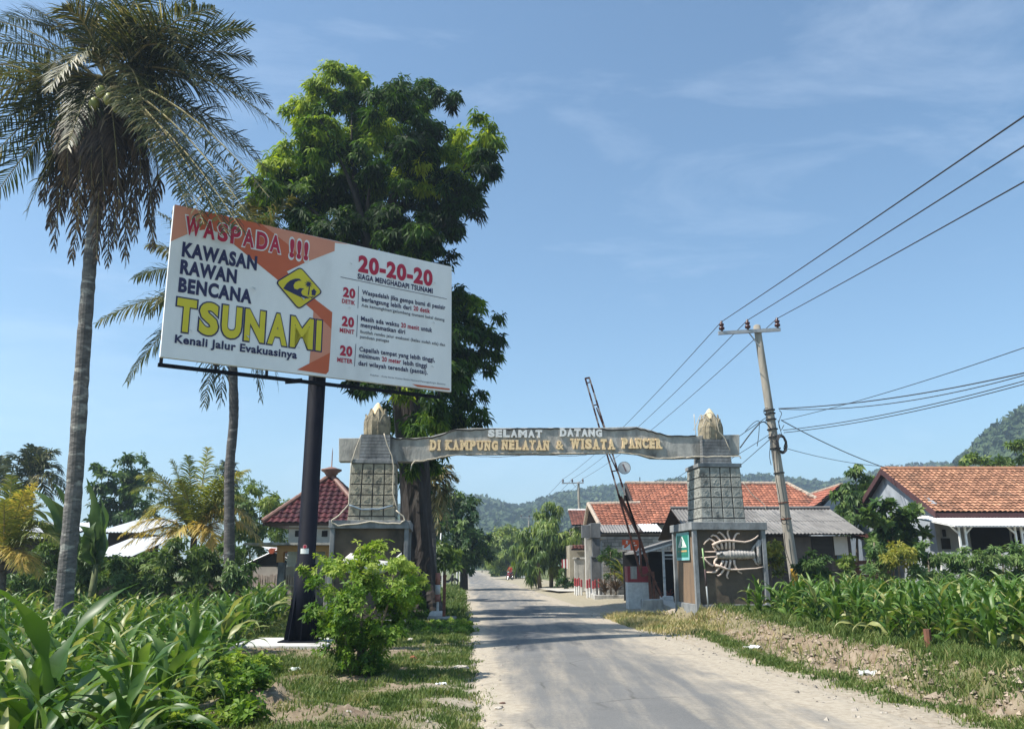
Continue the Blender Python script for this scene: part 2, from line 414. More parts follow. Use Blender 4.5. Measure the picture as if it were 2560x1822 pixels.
bp = n.new('ShaderNodeBump'); bp.inputs['Strength'].default_value = .5; bp.inputs['Distance'].default_value = .012
l.new(N(70, 6, .7).outputs['Fac'], bp.inputs['Height']); l.new(bp.outputs['Normal'], b.inputs['Normal'])
mb = MB(); mb.arr(V, Q); road = mb.build('road', m, smooth=True); tag(road, kind='structure')
dst = np.maximum(sstep(.75, .1, LR + edge), sstep(2.7, 4.3, LR + edge * 2)) * 1.1
dst = np.where(YR > 45, dst * .6 + .05, dst) + .22 * np.exp(-((LR - 3.1) / .7) ** 2) + .08
a = road.data.attributes.new('dusty', 'FLOAT', 'POINT'); a.data.foreach_set('value', dst.ravel().astype(np.float32))

# pale concrete crossing strip to the grey building, on the right
mb = MB()
def gz(px, py, dz=0.0):
    p = gnd(px, py); return Vector((p.x, p.y, hz(p.x, p.y) + dz))
a_, b_, c_, d_ = gnd(1345, 1476), gnd(1455, 1475), gnd(1470, 1484), gnd(1395, 1484)
mb.quad((a_.x, a_.y, .16), (d_.x, d_.y, .16), (c_.x + 6, c_.y, .16), (b_.x + 6, b_.y, .16))
tag(mb.build('driveway', mat('pale_concrete', (.5, .47, .42), (.42, .39, .34), 3, bump=.2)), kind='structure')

# ------------------------------------------------------------------ hills and their woods
M_HILL = mat('hill_scrub', (.045, .075, .03), (.07, .10, .045), .04, rough=1)
M_WOOD = leaf_mat('far_wood_leaves', [(0, (.022, .042, .016)), (.5, (.045, .078, .028)), (1, (.095, .125, .05))], trans=.12, rough=.8)
rng = np.random.RandomState(3)
def ridge_pts(pts, Y): return np.array([list(at(x, y, Y)) for x, y in pts])
def hill(name, prof, Y0, Y1, Y2, ncrown, cr, seed):
    """terrain rising from nothing at Y0 to the ridge at Y1 and falling again to Y2; then a wood of small crowns all over it"""
    P = ridge_pts(prof, Y1)
    def H(X, Y):
        k = np.interp(X * Y1 / np.maximum(Y, 1), P[:, 0], P[:, 2])
        up = np.clip((Y - Y0) / (Y1 - Y0), 0, 1) ** .8; dn = 1 - .5 * np.clip((Y - Y1) / (Y2 - Y1), 0, 1)
        return (k * up * dn * (1 + .06 * snoise(X, Y, 90, seed)) - .5) - cr * .55 * up
    u = np.linspace(P[0, 0], P[-1, 0], 90); v = np.linspace(Y0, Y2, 44)
    U, W = np.meshgrid(u, v); X = U * W / Y1; Z = H(X, W)
    ii = np.arange(X.size).reshape(X.shape); Q = np.stack([ii[:-1, :-1], ii[:-1, 1:], ii[1:, 1:], ii[1:, :-1]], -1).reshape(-1, 4)
    mb = MB(); mb.arr(np.stack([X.ravel(), W.ravel(), Z.ravel()], 1), Q); o = mb.build(name, M_HILL, smooth=True); tag(o, kind='structure')
    r = np.random.RandomState(seed)
    cu = r.uniform(P[0, 0], P[-1, 0], ncrown); cv = Y0 + (Y1 * 1.03 - Y0) * r.uniform(.03, 1, ncrown) ** .75
    nrid = ncrown // 6; cv[:nrid] = Y1 * r.uniform(.96, 1.01, nrid)
    cx = cu * cv / Y1; cz = H(cx, cv) + cr * .35
    rad = cr * r.uniform(.55, 1.25, ncrown); lf = 34
    n_ = ncrown * lf
    th = r.uniform(0, 2 * PI, n_); ph = np.arccos(r.uniform(-.25, 1, n_)); rr = np.repeat(rad, lf) * r.uniform(.75, 1.05, n_)
    dirs = np.stack([np.sin(ph) * np.cos(th), np.sin(ph) * np.sin(th), np.cos(ph) * .85], 1)
    C0 = np.repeat(np.stack([cx, cv, cz], 1), lf, 0) + dirs * rr[:, None]
    nn = dirs + r.normal(0, .5, (n_, 3)); nn /= np.linalg.norm(nn, axis=1)[:, None]
    t1 = np.cross(nn, r.normal(0, 1, (n_, 3))); t1 /= np.linalg.norm(t1, axis=1)[:, None]; t2 = np.cross(nn, t1)
    s_ = (np.repeat(rad, lf) * r.uniform(.2, .42, n_))[:, None]
    VV = np.stack([C0 - t1 * s_, C0 - t2 * s_ * .7, C0 + t1 * s_, C0 + t2 * s_ * .7], 1).reshape(-1, 3)
    T = np.clip(np.repeat(r.uniform(.1, .8, ncrown), lf) + r.normal(0, .12, n_), 0, 1)
    mb = MB(); mb.arr(VV, np.arange(4 * n_).reshape(-1, 4), T); w = mb.build('forest', M_WOOD); tag(w, kind='stuff')
hill('hills', [(700, 1290), (900, 1275), (1080, 1262), (1200, 1254), (1290, 1272), (1340, 1262), (1400, 1245), (1480, 1228), (1570, 1216), (1700, 1200), (1900, 1196), (2060, 1204), (2200, 1180), (2290, 1178), (2700, 1150)], 330, 620, 800, 3000, 5.5, 51)
hill('hillside', [(2230, 1330), (2320, 1200), (2370, 1166), (2430, 1132), (2490, 1088), (2560, 1042), (2640, 1000), (2800, 950)], 190, 330, 430, 900, 4.0, 52)

# the humid air in front of the hills
mb = MB(); mb.box(-1300, 1600, -60, 1500, -3, 140)
m, n, l, b = nt('humid_air'); n.remove(b)
pv = n.new('ShaderNodeVolumePrincipled'); pv.inputs['Color'].default_value = (.62, .80, 1.0, 1); pv.inputs['Density'].default_value = .0007; pv.inputs['Anisotropy'].default_value = .2
l.new(pv.outputs['Volume'], n['Material Output'].inputs['Volume'])
HAZE = mb.build('haze', m); tag(HAZE, kind='stuff')
# ================================================================== materials for built things
CONC = mat('weathered_concrete', (.49, .47, .425), (.29, .28, .26), 4.5, bump=.4, stretch=(1, 1, .45), c3=(.10, .098, .09), s3=1.6, t3=(.52, .74))
CONC_L = mat('grey_cement_frame', (.27, .28, .285), (.15, .157, .162), 3.5, bump=.35, stretch=(1, 1, .5), c3=(.08, .085, .09), s3=1.6, t3=(.55, .72))
CONC_D = mat('dark_stained_plaster', (.145, .108, .074), (.08, .062, .045), 1.8, bump=.3, c3=(.03, .028, .026), s3=1.0, t3=(.52, .7))
RUSTP = mat('brown_stained_plaster', (.24, .16, .10), (.15, .105, .072), 2.4, bump=.3, stretch=(1, 1, .35), c3=(.34, .27, .2), s3=2.2, t3=(.6, .68))
CARVE = mat('carved_cement_tile', (.40, .365, .28), (.235, .215, .17), 5, bump=.6, bscale=26, c3=(.10, .095, .082), s3=2.5, t3=(.58, .72))
CARVE_G = mat('carved_grey_tile', (.36, .36, .325), (.215, .215, .195), 5, bump=.6, bscale=26, c3=(.11, .11, .10), s3=2.2, t3=(.6, .75))
PETAL = mat('stained_petal_cement', (.34, .29, .20), (.19, .165, .12), 6, bump=.5, c3=(.09, .08, .065), s3=3, t3=(.55, .7))
JOINT = mat('dark_joint', (.05, .05, .048), (.03, .03, .03), 6)
OCHRE = mat('ochre_paint', (.93, .69, .40), (.84, .61, .34), 6, rough=.7, bump=.15)
WHITE = mat('white_paint', (.80, .80, .78), (.68, .68, .66), 5, rough=.6)
OFFW = mat('dirty_white_paint', (.70, .69, .66), (.50, .49, .47), 6, rough=.7, bump=.2, c3=(.25, .25, .24), s3=2.5, t3=(.6, .75))
REDP = mat('faded_red_paint', (.36, .045, .055), (.24, .035, .04), 5, rough=.6, bump=.15)
RUST = mat('rusty_iron', (.22, .08, .045), (.08, .036, .027), 7, rough=.8, bump=.4, c3=(.30, .12, .06), s3=4, t3=(.6, .75))
BLACKP = mat('black_gloss_paint', (.005, .006, .011), (.008, .009, .014), 3, rough=.6, spec=.06)
BLACKM = mat('black_plastic', (.012, .012, .014), (.02, .02, .022), 8, rough=.6)
CABLE = mat('weathered_cable', (.62, .54, .42), (.45, .40, .32), 8, rough=.7)
BLUEC = mat('grey_blue_hose', (.20, .27, .33), (.15, .2, .26), 6, rough=.6)
GALV = mat('galvanised_steel', (.42, .43, .44), (.30, .31, .32), 8, rough=.5, metal=.4, bump=.1)
WOODG = mat('grey_old_boards', (.11, .092, .078), (.06, .051, .045), 3, bump=.4, stretch=(1, 1, .15), c3=(.17, .15, .13), s3=2, t3=(.6, .72))
WOODB = mat('brown_old_boards', (.15, .075, .045), (.08, .045, .032), 3, bump=.4, stretch=(1, 1, 4))

# ================================================================== WELCOME GATE
GANG = math.atan(.0875)
g0 = Vector((1.05, 24.2 + .0875 * 1.05, 0)); gy = Vector((-math.sin(GANG), math.cos(GANG), 0)); gx = Vector((math.cos(GANG), math.sin(GANG), 0))
G0 = g0 + gy * 1.14                          # centre line of the gate
gate = empty('welcome_gate', G0, 'grey concrete welcome arch over the road with lotus-topped towers and raised yellow lettering', 'gateway', rotz=GANG)
def gl(px, py, y):                            # photo pixel -> gate-local (x, z) on the plane local y
    p = onplane(px, py, G0 + gy * y, gy) - G0
    return p.dot(gx), p.z
def side_tower(cx, base_z, grey):
    """pedestal, tower and lotus bud around local x = cx"""
    ped = MB()
    H = PED_H; w = 1.13
    for sx in (-1, 1):
        for sy in (-1, 1):
            ped.box(cx + sx * (w - .06) - .065, cx + sx * (w - .06) + .065, sy * (w - .06) - .065, sy * (w - .06) + .065, base_z - .3, H - .201, 0)
    ped.box(cx - w + .03, cx + w - .03, -w + .03, w - .03, base_z - .3, base_z + .14, 0)      # plinth
    ped.box(cx - w - .05, cx + w + .05, -w - .05, w + .05, H - .2, H + .03, 0)               # cap slab
    ped.box(cx - w + .12, cx + w - .12, -w + .12, w - .12, base_z + .1, H - .1, 1)             # walls
    pe = ped.build('pedestal', [CONC_L, CONC_D], gate, world=False, bevel=.012)
    for sx in (-1, 1):                                                                       # stained side panels
        sd = MB(); x = cx + sx * (w - .115); sd.box(x - .012, x + .012, -w + .135, w - .135, base_z + .145, H - .205)
        sd.build('side_panel', RUSTP, pe, world=False)
    # tower: battered core with carved tiles
    tw = MB(); z0, z1 = H + .031, TOW_H; b0, b1 = .70, .655
    def face(k, u, v, d):
        h = b0 + (b1 - b0) * v + d; a = (u * 2 - 1) * (b0 + (b1 - b0) * v); z = z0 + (z1 - z0) * v
        return [(cx + a, -h, z), (cx + h, a, z), (cx - a, h, z), (cx - h, -a, z)][k]
    for k in range(4):
        tw.add([face(k, 0, 0, -.02), face(k, 1, 0, -.02), face(k, 1, 1, -.02), face(k, 0, 1, -.02)], [(0, 1, 2, 3)], 1)
        for i in range(4):
            for j in range(-1, 5):
                lo = .085 if j < 0 else .085 + (j + .04) * .183; hi = .085 + (j + 1 - .04) * .183
                if j < 0: lo, hi = 0, .075
                u0, u1 = (i + .04) / 4, (i + .96) / 4
                if j < 0: u0, u1 = i / 4 + .002, (i + 1) / 4 - .002
                e = .008
                P = [face(k, u0, lo, -.02), face(k, u1, lo, -.02), face(k, u1, hi, -.02), face(k, u0, hi, -.02), face(k, u0 + e, lo + e * .6, .004), face(k, u1 - e, lo + e * .6, .004), face(k, u1 - e, hi - e * .6, .004), face(k, u0 + e, hi - e * .6, .004)]
                tw.add(P, [(4, 5, 6, 7), (0, 1, 5, 4), (1, 2, 6, 5), (2, 3, 7, 6), (3, 0, 4, 7)], 0)
                if j >= 0:                                              # carved strokes standing out of the tile
                    rr = random.Random(i * 7 + j * 13 + k)
                    for q in range(6):
                        cu, cv = u0 + (u1 - u0) * rr.uniform(.3, .7), lo + (hi - lo) * rr.uniform(.25, .75); L_ = rr.uniform(.012, .03)
                        tw.bar(face(k, cu - L_, cv - L_ * .6, .005), face(k, cu + L_, cv + L_ * .6, .005), .016, .014, 0)
    t = tw.build('tower', [CARVE_G if grey else CARVE, JOINT], gate, world=False)
    lg = MB()
    lg.box(cx - .70, cx + .70, -.70, .70, TOW_H + .001, TOW_H + .12, 0)
    lg.build('ledge', CONC_L, t, world=False, bevel=.012)
    ub = MB()
    zz = TOW_H + .121; n_ = 8; hh = (UP_H - zz) / n_
    for i in range(n_):
        k = .47 - .004 * i; ub.box(cx - k, cx + k, -k, k, zz + i * hh, zz + (i + .88) * hh, 0)
        ub.box(cx - k + .012, cx + k - .012, -k + .012, k - .012, zz + (i + .88) * hh, zz + (i + 1) * hh, 1)
    ub.build('grooved_block', [CONC_L, JOINT], gate, world=False)
    # lotus bud
    bz = UP_H; bh = BUD_H - UP_H
    lo = MB(); prof = [(.33, 0), (.355, .12), (.355, .42), (.31, .58), (.235, .72), (.15, .85), (.07, .96), (.02, 1.0)]
    lo.lathe([(r * .93, z * bh) for r, z in prof], 16, (cx, 0, bz))
    bud = lo.build('lotus_bud', [OCHRE if not grey else mat('pale_yellow_paint', (.72, .58, .34), (.5, .44, .32), 6, bump=.2)], gate, world=False, smooth=True)
    for ring, (nn, top, wid, off) in enumerate(((6, .80, .17, 0), (6, .64, .19, .5))):
        for i in range(nn):
            pt = MB(); a0 = 2 * PI * (i + off) / nn - PI / 2 + .2; rows = []
            for v in np.linspace(0, 1, 9):
                r = np.interp(v * top, [p[1] for p in prof], [p[0] for p in prof]) + .012 + .02 * ring + (.05 if v > .93 else 0)
                hw = wid * (1 - max(0, v - .55) ** 1.4 / .45 ** 1.4 * .95) / max(r, .12) * .95
                z = bz + v * top * bh
                rows.append([(cx + r * math.cos(a0 - hw), r * math.sin(a0 - hw), z), (cx + (r + .035) * math.cos(a0), (r + .035) * math.sin(a0), z), (cx + r * math.cos(a0 + hw), r * math.sin(a0 + hw), z)])
            k = [p for row in rows for p in row]; N_ = len(rows)
            pt.add(k, [(q * 3 + s_, q * 3 + s_ + 1, q * 3 + s_ + 4, q * 3 + s_ + 3) for q in range(N_ - 1) for s_ in (0, 1)])
            pt.tube([row[0] for row in rows], .017, 5); pt.tube([row[2] for row in rows], .017, 5)
            pt.build('petal', PETAL, bud, world=False)
    return pe, t
PED_H = gl(921, 1303, -1.14)[1]
TOW_H = gl(932, 1158, -.66)[1]
UP_H = gl(932, 1086, -.40)[1]
BUD_H = gl(936, 1007, 0)[1]
CXL = gl(921, 1400, -1.14)[0]; CXR = (gl(1733, 1400, -1.14)[0] + gl(1922, 1400, -1.14)[0]) / 2
pedL, towL = side_tower(CXL, -.02, False)
pedR, towR = side_tower(CXR, .36, True)
# beam with its wavy outline
top = [(847, 1095), (975, 1094), (1030, 1095), (1075, 1091), (1110, 1082), (1140, 1072), (1180, 1070), (1330, 1069), (1480, 1069), (1560, 1067), (1592, 1066), (1625, 1074), (1660, 1086), (1700, 1090), (1760, 1088), (1849, 1086)]
bot = [(1849, 1137), (1760, 1143), (1690, 1145), (1633, 1144), (1600, 1134), (1560, 1130), (1480, 1132), (1330, 1134), (1180, 1134), (1140, 1134), (1100, 1142), (1060, 1150), (1030, 1154), (975, 1153), (847, 1153)]
YB = -.2
poly = [gl(x, y, YB) for x, y in top] + [gl(x, y, YB) for x, y in bot]
mb = MB(); mb.prism(poly[::-1], lambda u, v, d: (u, d, v), YB + .4, YB)
beam = mb.build('beam', CONC, gate, world=False, bevel=.015)
# letters, one mesh per word
SERIF = dict(D=('tl', 'bl'), I=('tc', 'bc'), K=('tl', 'bl', 'tr', 'br'), A=('bl', 'br'), M=('tl', 'bl', 'br', 'tr'), P=('tl', 'bl'), U=('tl', 'tr'), N=('tl', 'bl', 'tr'), Y=('tl', 'tr', 'bc'), W=('tl', 'tr'), T=('bc',), R=('tl', 'bl', 'br'), E=('tl', 'bl'), L=('tl', 'bl'))
WID = dict(I=.5, M=1.3, W=1.4)
def C5(x, y): return gl(1050 + x / 3.123, 1040 + y / 3.123, YB - .05)
def word(s, x0, x1, yt, yb, slab, bold):
    m_ = MB(); tot = sum(WID.get(c, 1) for c in s); gap = .06
    u0, v1 = C5(x0, yt); u1, v0 = C5(x1, yb); u = u0; un = (u1 - u0) / tot
    for c in s:
        w = WID.get(c, 1) * un; a0, a1 = u + w * gap, u + w * (1 - gap); h = v1 - v0
        if slab and c in SERIF: i0, i1 = a0 + .06 * un, a1 - .06 * un
        else: i0, i1 = a0, a1
        if c == 'I': mid = (a0 + a1) / 2; i0, i1 = mid - .13 * un, mid + .13 * un
        text_into(m_, c, lambda p, q, d: (p, d, q), i0, i1, v0, h, YB - .055, bold if c != '&' else .02, 0, .06, fit_all=True)
        if slab:
            for k in SERIF.get(c, ()):
                sy = v0 if k[0] == 'b' else v1 - h * .17
                cx_ = {'l': i0 + .12 * un, 'r': i1 - .12 * un, 'c': (a0 + a1) / 2}[k[1]]
                m_.box(cx_ - .21 * un, cx_ + .21 * un, YB - .058, YB - .001, sy - .004, sy + h * .17)
        u += w
    return m_.build('lettering', OCHRE if slab else WHITE, beam, world=False, bevel=0)
for s, x0, x1, yt, yb, sl in (('DI', 75, 163, 184, 268, 1), ('KAMPUNG', 195, 612, 185, 268, 1), ('NELAYAN', 636, 1014, 184, 266, 1), ('&', 1060, 1126, 190, 260, 1), ('WISATA', 1170, 1527, 174, 260, 1), ('PANCER', 1574, 1894, 170, 254, 1), ('SELAMAT', 528, 958, 103, 169, 0), ('DATANG', 1090, 1426, 97, 163, 0)):
    word(s, x0, x1, yt, yb, sl, .065 if sl else .065)
# hoses and wires tied along the arch
def grun(pts, y, r, mt, name='rope_light', wig=.012, seed=0):
    rr = random.Random(seed); P = []
    for (x0, y0), (x1, y1) in zip(pts[:-1], pts[1:]):
        n_ = max(2, int(math.hypot(x1 - x0, y1 - y0) / 9))
        for k in range(n_):
            t_ = k / n_; u, v = gl(x0 + (x1 - x0) * t_, y0 + (y1 - y0) * t_, y); P.append((u, y, v + rr.uniform(-wig, wig)))
    u, v = gl(*pts[-1], y); P.append((u, y, v))
    m_ = MB(); m_.tube(P, r, 6); return m_.build(name, mt, gate, world=False, smooth=True)
grun([(903, 1088), (890, 1120), (878, 1158)], -.70, .017, CABLE)
grun([(878, 1158), (872, 1260), (850, 1286), (830, 1300), (829, 1306), (845, 1314), (885, 1310), (925, 1304), (960, 1308), (1000, 1308), (1012, 1300), (1008, 1290), (990, 1275)], -1.2, .02, CABLE)
grun([(960, 1084), (968, 1110), (980, 1140), (984, 1165), (982, 1232), (992, 1270)], -.73, .017, CABLE)
grun([(873, 1263), (905, 1273), (950, 1272), (982, 1264)], -.73, .028, BLUEC, 'hose')
grun([(972, 1094), (1030, 1098), (1080, 1093), (1110, 1086), (1140, 1074), (1200, 1073), (1330, 1072), (1480, 1072), (1540, 1076), (1592, 1070), (1640, 1082), (1670, 1090), (1740, 1089)], YB - .02, .02, BLACKM, wig=.025, seed=2)
grun([(1026, 1175), (1030, 1160), (1038, 1152), (1060, 1151), (1100, 1143), (1140, 1136), (1250, 1134), (1400, 1133), (1560, 1132), (1600, 1136), (1640, 1146), (1716, 1143)], YB - .02, .018, CABLE, seed=3)
grun([(1160, 1137), (1240, 1143), (1320, 1136), (1420, 1140), (1500, 1134)], YB - .02, .008, BLACKM, seed=4)
grun([(1716, 1144), (1730, 1142), (1850, 1140), (1852, 1146)], -.735, .02, CABLE, seed=5)
grun([(1857, 1205), (1880, 1235), (1912, 1262), (1915, 1276)], -.78, .012, CABLE, seed=6)
grun([(1735, 1035), (1737, 1060), (1740, 1090)], -.5, .012, CABLE, seed=7)
grun([(1752, 1042), (1775, 1030), (1790, 1045), (1797, 1078), (1812, 1095), (1825, 1125)], -.52, .014, CABLE, seed=8)
for (x, y) in ((1752, 1060), (1765, 1070)): grun([(x - 18, y + 15), (x, y - 25), (x + 20, y - 5)], -.45, .011, CABLE, seed=9)

# spiny lobster relief on the right pedestal
PINK = mat('pink_cream_plaster', (.72, .56, .46), (.60, .47, .39), 6, rough=.7, bump=.2)
GREYW = mat('grey_white_plaster', (.50, .46, .42), (.27, .25, .235), 7, rough=.75, bump=.6, c3=(.12, .11, .10), s3=6, t3=(.58, .7))
YP = -1.14 + .11
def cz(x, y): return gl(1640 + x / 6.766, 1290 + y / 6.766, YP)
lob = MB()
def limb(pts, r0, r1, d=.06):
    P = [cz(*p) for p in pts]; n_ = len(P)
    lob.tube([(u, YP - d - .012, v) for u, v in P], [r0 + (r1 - r0) * i / (n_ - 1) for i in range(n_)], 7, 0)
for pts in ([(1060, 560), (1010, 500), (960, 420), (890, 380), (830, 430), (795, 480)], [(1110, 560), (1095, 480), (1060, 400), (1010, 340), (950, 320), (915, 345)], [(1170, 560), (1172, 470), (1165, 380), (1110, 310), (1055, 270), (1030, 290)], [(1235, 560), (1232, 470), (1222, 370), (1195, 290), (1200, 245), (1230, 232)], [(1300, 560), (1295, 470), (1300, 390), (1330, 320), (1360, 292), (1400, 292)],
            [(1120, 750), (1090, 820), (1050, 880), (990, 945), (920, 950), (845, 945)], [(1180, 750), (1165, 820), (1130, 910), (1080, 980), (1040, 1008), (1015, 995)], [(1245, 740), (1235, 820), (1215, 920), (1185, 1000), (1190, 1035), (1210, 1052)], [(1305, 740), (1310, 810), (1345, 880), (1385, 940), (1440, 966)],
            [(1020, 700), (980, 760), (975, 820), (940, 840), (880, 800), (825, 740), (800, 700)], [(1000, 575), (960, 520), (945, 480)]):
    limb(pts, .042, .022)
limb([(935, 490), (1000, 455), (1080, 425), (1200, 412), (1330, 425), (1480, 440), (1580, 415), (1660, 370), (1705, 325)], .045, .018, .1)
limb([(985, 825), (1060, 850), (1150, 885), (1250, 900), (1380, 902), (1520, 890), (1680, 880), (1790, 855)], .045, .014, .1)
limb([(1010, 600), (930, 603), (810, 600)], .035, .008); limb([(1010, 690), (930, 690), (740, 698)], .035, .008)
lob.build('lobster_relief', PINK, pedR, world=False, smooth=True)
sh = MB()
def shell(x0, x1, y0, y1, sag, ribs):
    n_ = 26
    pts, rad = [], []
    for i in range(n_ + 1):
        t_ = i / n_; u, v = cz(x0 + (x1 - x0) * t_, (y0 + y1) / 2); r = (cz(x0, y0)[1] - cz(x0, y1)[1]) / 2
        k = 1 + (.07 * (1 if (i % 3) else -1) if ribs else 0); k *= 1 - sag * (t_ if ribs else (1 - t_) * .5)
        pts.append((u, YP - .03, v)); rad.append(r * k)
    sh.tube(pts, rad, 14, 0)
shell(1215, 1650, 568, 735, .22, True); shell(1010, 1235, 575, 735, .5, False)
for x, y, r in ((1035, 640, .07), (1075, 620, .05), (1060, 680, .05)):
    u, v = cz(x, y); sh.lathe([(r, -r * .5), (r * .8, r * .3), (.01, r * .7)], 8, (u, YP - .16, v))
fan = [cz(*p) for p in ((1725, 395), (1765, 400), (1760, 480), (1745, 560), (1755, 680), (1762, 800), (1730, 812), (1700, 770), (1690, 660), (1685, 560), (1670, 470), (1690, 430))]
sh.prism(fan, lambda u, v, d: (u, YP - d, v), .10, .01)
for pts in ([(1630, 590), (1640, 530), (1690, 460)], [(1640, 690), (1690, 800), (1735, 830)]):
    P = [cz(*p) for p in pts]; sh.tube([(u, YP - .03, v) for u, v in P], [.06, .035, .02], 6)
sh.build('lobster_shell', GREYW, pedR, world=False, smooth=True)
# white fish relief on the left pedestal, mostly behind the bush
fr = MB()
def cl(x, y): return gl(600 + x / 3.008, 960 + y / 3.008, YP)
def blob(pts, rad, mt=0): fr.tube([(cl(*p)[0], YP - .03, cl(*p)[1]) for p in pts], rad, 10, mt)
blob([(780, 1330), (830, 1310), (880, 1330), (960, 1380), (1060, 1375), (1150, 1365), (1185, 1390)], [.05, .16, .22, .24, .2, .12, .03])
fr.prism([cl(*p) for p in ((1150, 1350), (1175, 1300), (1215, 1265), (1218, 1285), (1190, 1325), (1170, 1360), (1195, 1410), (1170, 1400))], lambda u, v, d: (u, YP - d, v), .08, .01)
fr.prism([cl(*p) for p in ((800, 1300), (860, 1290), (900, 1310), (880, 1420), (800, 1415), (815, 1360))], lambda u, v, d: (u, YP - d, v), .15, .01)
fr.build('fish_relief', OFFW, pedL, world=False, smooth=True)
# green notice on the side of the right pedestal
TEAL = mat('pale_teal_paint', (.25, .55, .55), (.2, .46, .47), 5, rough=.5)
GREEN = mat('sign_green', (.015, .22, .15), (.012, .17, .12), 5, rough=.45)
PALEW = mat('print_white', (.78, .8, .76), (.7, .72, .68), 8, rough=.6)
GOLD = mat('print_gold', (.55, .36, .14), (.48, .3, .12), 8, rough=.6)
XF = CXR - 1.03 - .03
gsid = gx
def sidept(px, py):
    p = onplane(px, py, G0 + gx * XF, gx) - G0; return p.dot(gy), p.z
def S(x, y): return sidept(1640 + x / 6.766, 1290 + y / 6.766)
gnot = empty('notice_board', G0, 'green notice with a white triangle emblem on the stained side of the lobster pedestal', 'sign', rotz=GANG)
P = [S(348, 290), S(555, 262), S(575, 740), S(362, 748)]
def flat(name, poly, d, mt, th=.012):
    m_ = MB(); m_.prism(poly, lambda u, v, e: (XF - e, u, v), d + th, d); return m_.build(name, mt, gnot, world=False)
flat('border_panel', P, .0, TEAL, .02)
flat('green_panel', [S(356, 338), S(548, 315), S(560, 690), S(368, 698)], .021, GREEN, .004)
for tri in ([(440, 345), (452, 350), (405, 520), (390, 525)], [(440, 345), (455, 345), (530, 520), (512, 525)], [(395, 515), (525, 512), (528, 525), (395, 528)], [(440, 400), (450, 405), (430, 510), (415, 512)], [(452, 420), (462, 420), (500, 510), (485, 512)], [(455, 450), (460, 450), (475, 510), (462, 512)]):
    flat('emblem', [S(*p) for p in tri], .026, PALEW, .004)
flat('lettering', [S(430, 580), S(535, 570), S(537, 600), S(432, 606)], .026, GOLD, .003)
flat('lettering', [S(385, 590), S(410, 588), S(411, 602), S(386, 604)], .026, GOLD, .003)
flat('lettering', [S(385, 640), S(540, 630), S(540, 640), S(386, 650)], .026, mat('print_pale_green', (.05, .3, .2), (.05, .28, .18), 9), .003)
# green and white bamboo pole leaning on the lobster pedestal
bp_ = empty('bamboo_pole', onplane(1771, 1512, G0 - gy * 1.3, gy), 'thin bamboo pole half green half grey leaning against the lobster wall', 'pole')
def gp(px, py, y): return onplane(px, py, G0 + gy * y, gy)
mb = MB(); mb.tube([gp(1756, 1370, -1.19), gp(1762, 1422, -1.22)], .022, 8); mb.build('pole_top', mat('green_bamboo', (.30, .45, .20), (.25, .38, .17), 5, rough=.5), bp_, smooth=True)
mb = MB(); mb.tube([gp(1762, 1422, -1.22), gp(1766, 1465, -1.26)], .022, 8); mb.build('pole_middle', mat('dark_bamboo', (.10, .06, .06), (.07, .05, .05), 5), bp_, smooth=True)
mb = MB(); mb.tube([gp(1766, 1465, -1.26), gp(1771, 1518, -1.32)], .022, 8); mb.build('pole_foot', mat('grey_bamboo', (.34, .36, .36), (.28, .3, .3), 5), bp_, smooth=True)

# ================================================================== BILLBOARD
BC = Vector((-4.133, 16.748, 7.143)); BW, BH, BA, BR = 6.5, 3.155, .61, .017
BU = Vector((math.cos(BA) * math.cos(BR), math.sin(BA) * math.cos(BR), math.sin(BR))); BN = Vector((math.sin(BA), -math.cos(BA), 0)); BV = BN.cross(BU).normalized()
if BV.z < 0: BV = -BV
bb = empty('billboard', Vector((-4.27, 17.08, .13)), 'large white and orange tsunami warning billboard on a thick black pole', 'billboard')
def bl(u, v, d=0.0): return BC + BU * u + BV * v + BN * d
def c2(x, y):
    p = onplane(380 + x / 2.9256, 480 + y / 2.9256, BC, BN) - BC; return p.dot(BU), p.dot(BV)
VINYL = mat('white_vinyl', (.84, .85, .85), (.76, .77, .77), 1.2, rough=.5, bump=.9, bscale=1.6, stretch=(1, 1, .4), c3=(.62, .625, .62), s3=1.1, t3=(.55, .8))
ORG_D = mat('print_orange', (.56, .12, .045), (.52, .11, .04), 3, rough=.55)
ORG_L = mat('print_pale_orange', (.66, .27, .17), (.62, .25, .155), 3, rough=.55)
NAVY = mat('print_navy', (.018, .018, .075), (.022, .022, .085), 3, rough=.55)
CRIM = mat('print_crimson', (.45, .012, .05), (.42, .012, .045), 3, rough=.55)
YELL = mat('print_yellow', (.68, .58, .03), (.64, .54, .03), 3, rough=.55)
GREYP = mat('print_grey', (.16, .16, .18), (.15, .15, .17), 3, rough=.55)
mb = MB()
gu, gv = np.linspace(-BW / 2, BW / 2, 66), np.linspace(-BH / 2, BH / 2, 34)
mb.hexa([bl(-BW / 2, -BH / 2, -.09), bl(BW / 2, -BH / 2, -.09), bl(BW / 2, BH / 2, -.09), bl(-BW / 2, BH / 2, -.09), bl(-BW / 2, -BH / 2), bl(BW / 2, -BH / 2), bl(BW / 2, BH / 2), bl(-BW / 2, BH / 2)])
panel = mb.build('panel', VINYL, bb)
LAY = .0045
def bpoly(pts, lay, mt, name):
    from mathutils.geometry import tessellate_polygon
    BLAY[0] += .12; uv = [c2(x, y) for x, y in pts]; tr = tessellate_polygon([[Vector((u, v, 0)) for u, v in uv]])
    m_ = MB(); m_.add([bl(u, v, BLAY[0] * LAY) for u, v in uv], [tuple(t_) for t_ in tr]); return m_.build(name, mt, panel)
BLAY = [.8]
def L2(a, b_, t_): return (a[0] + (b_[0] - a[0]) * t_, a[1] + (b_[1] - a[1]) * t_)
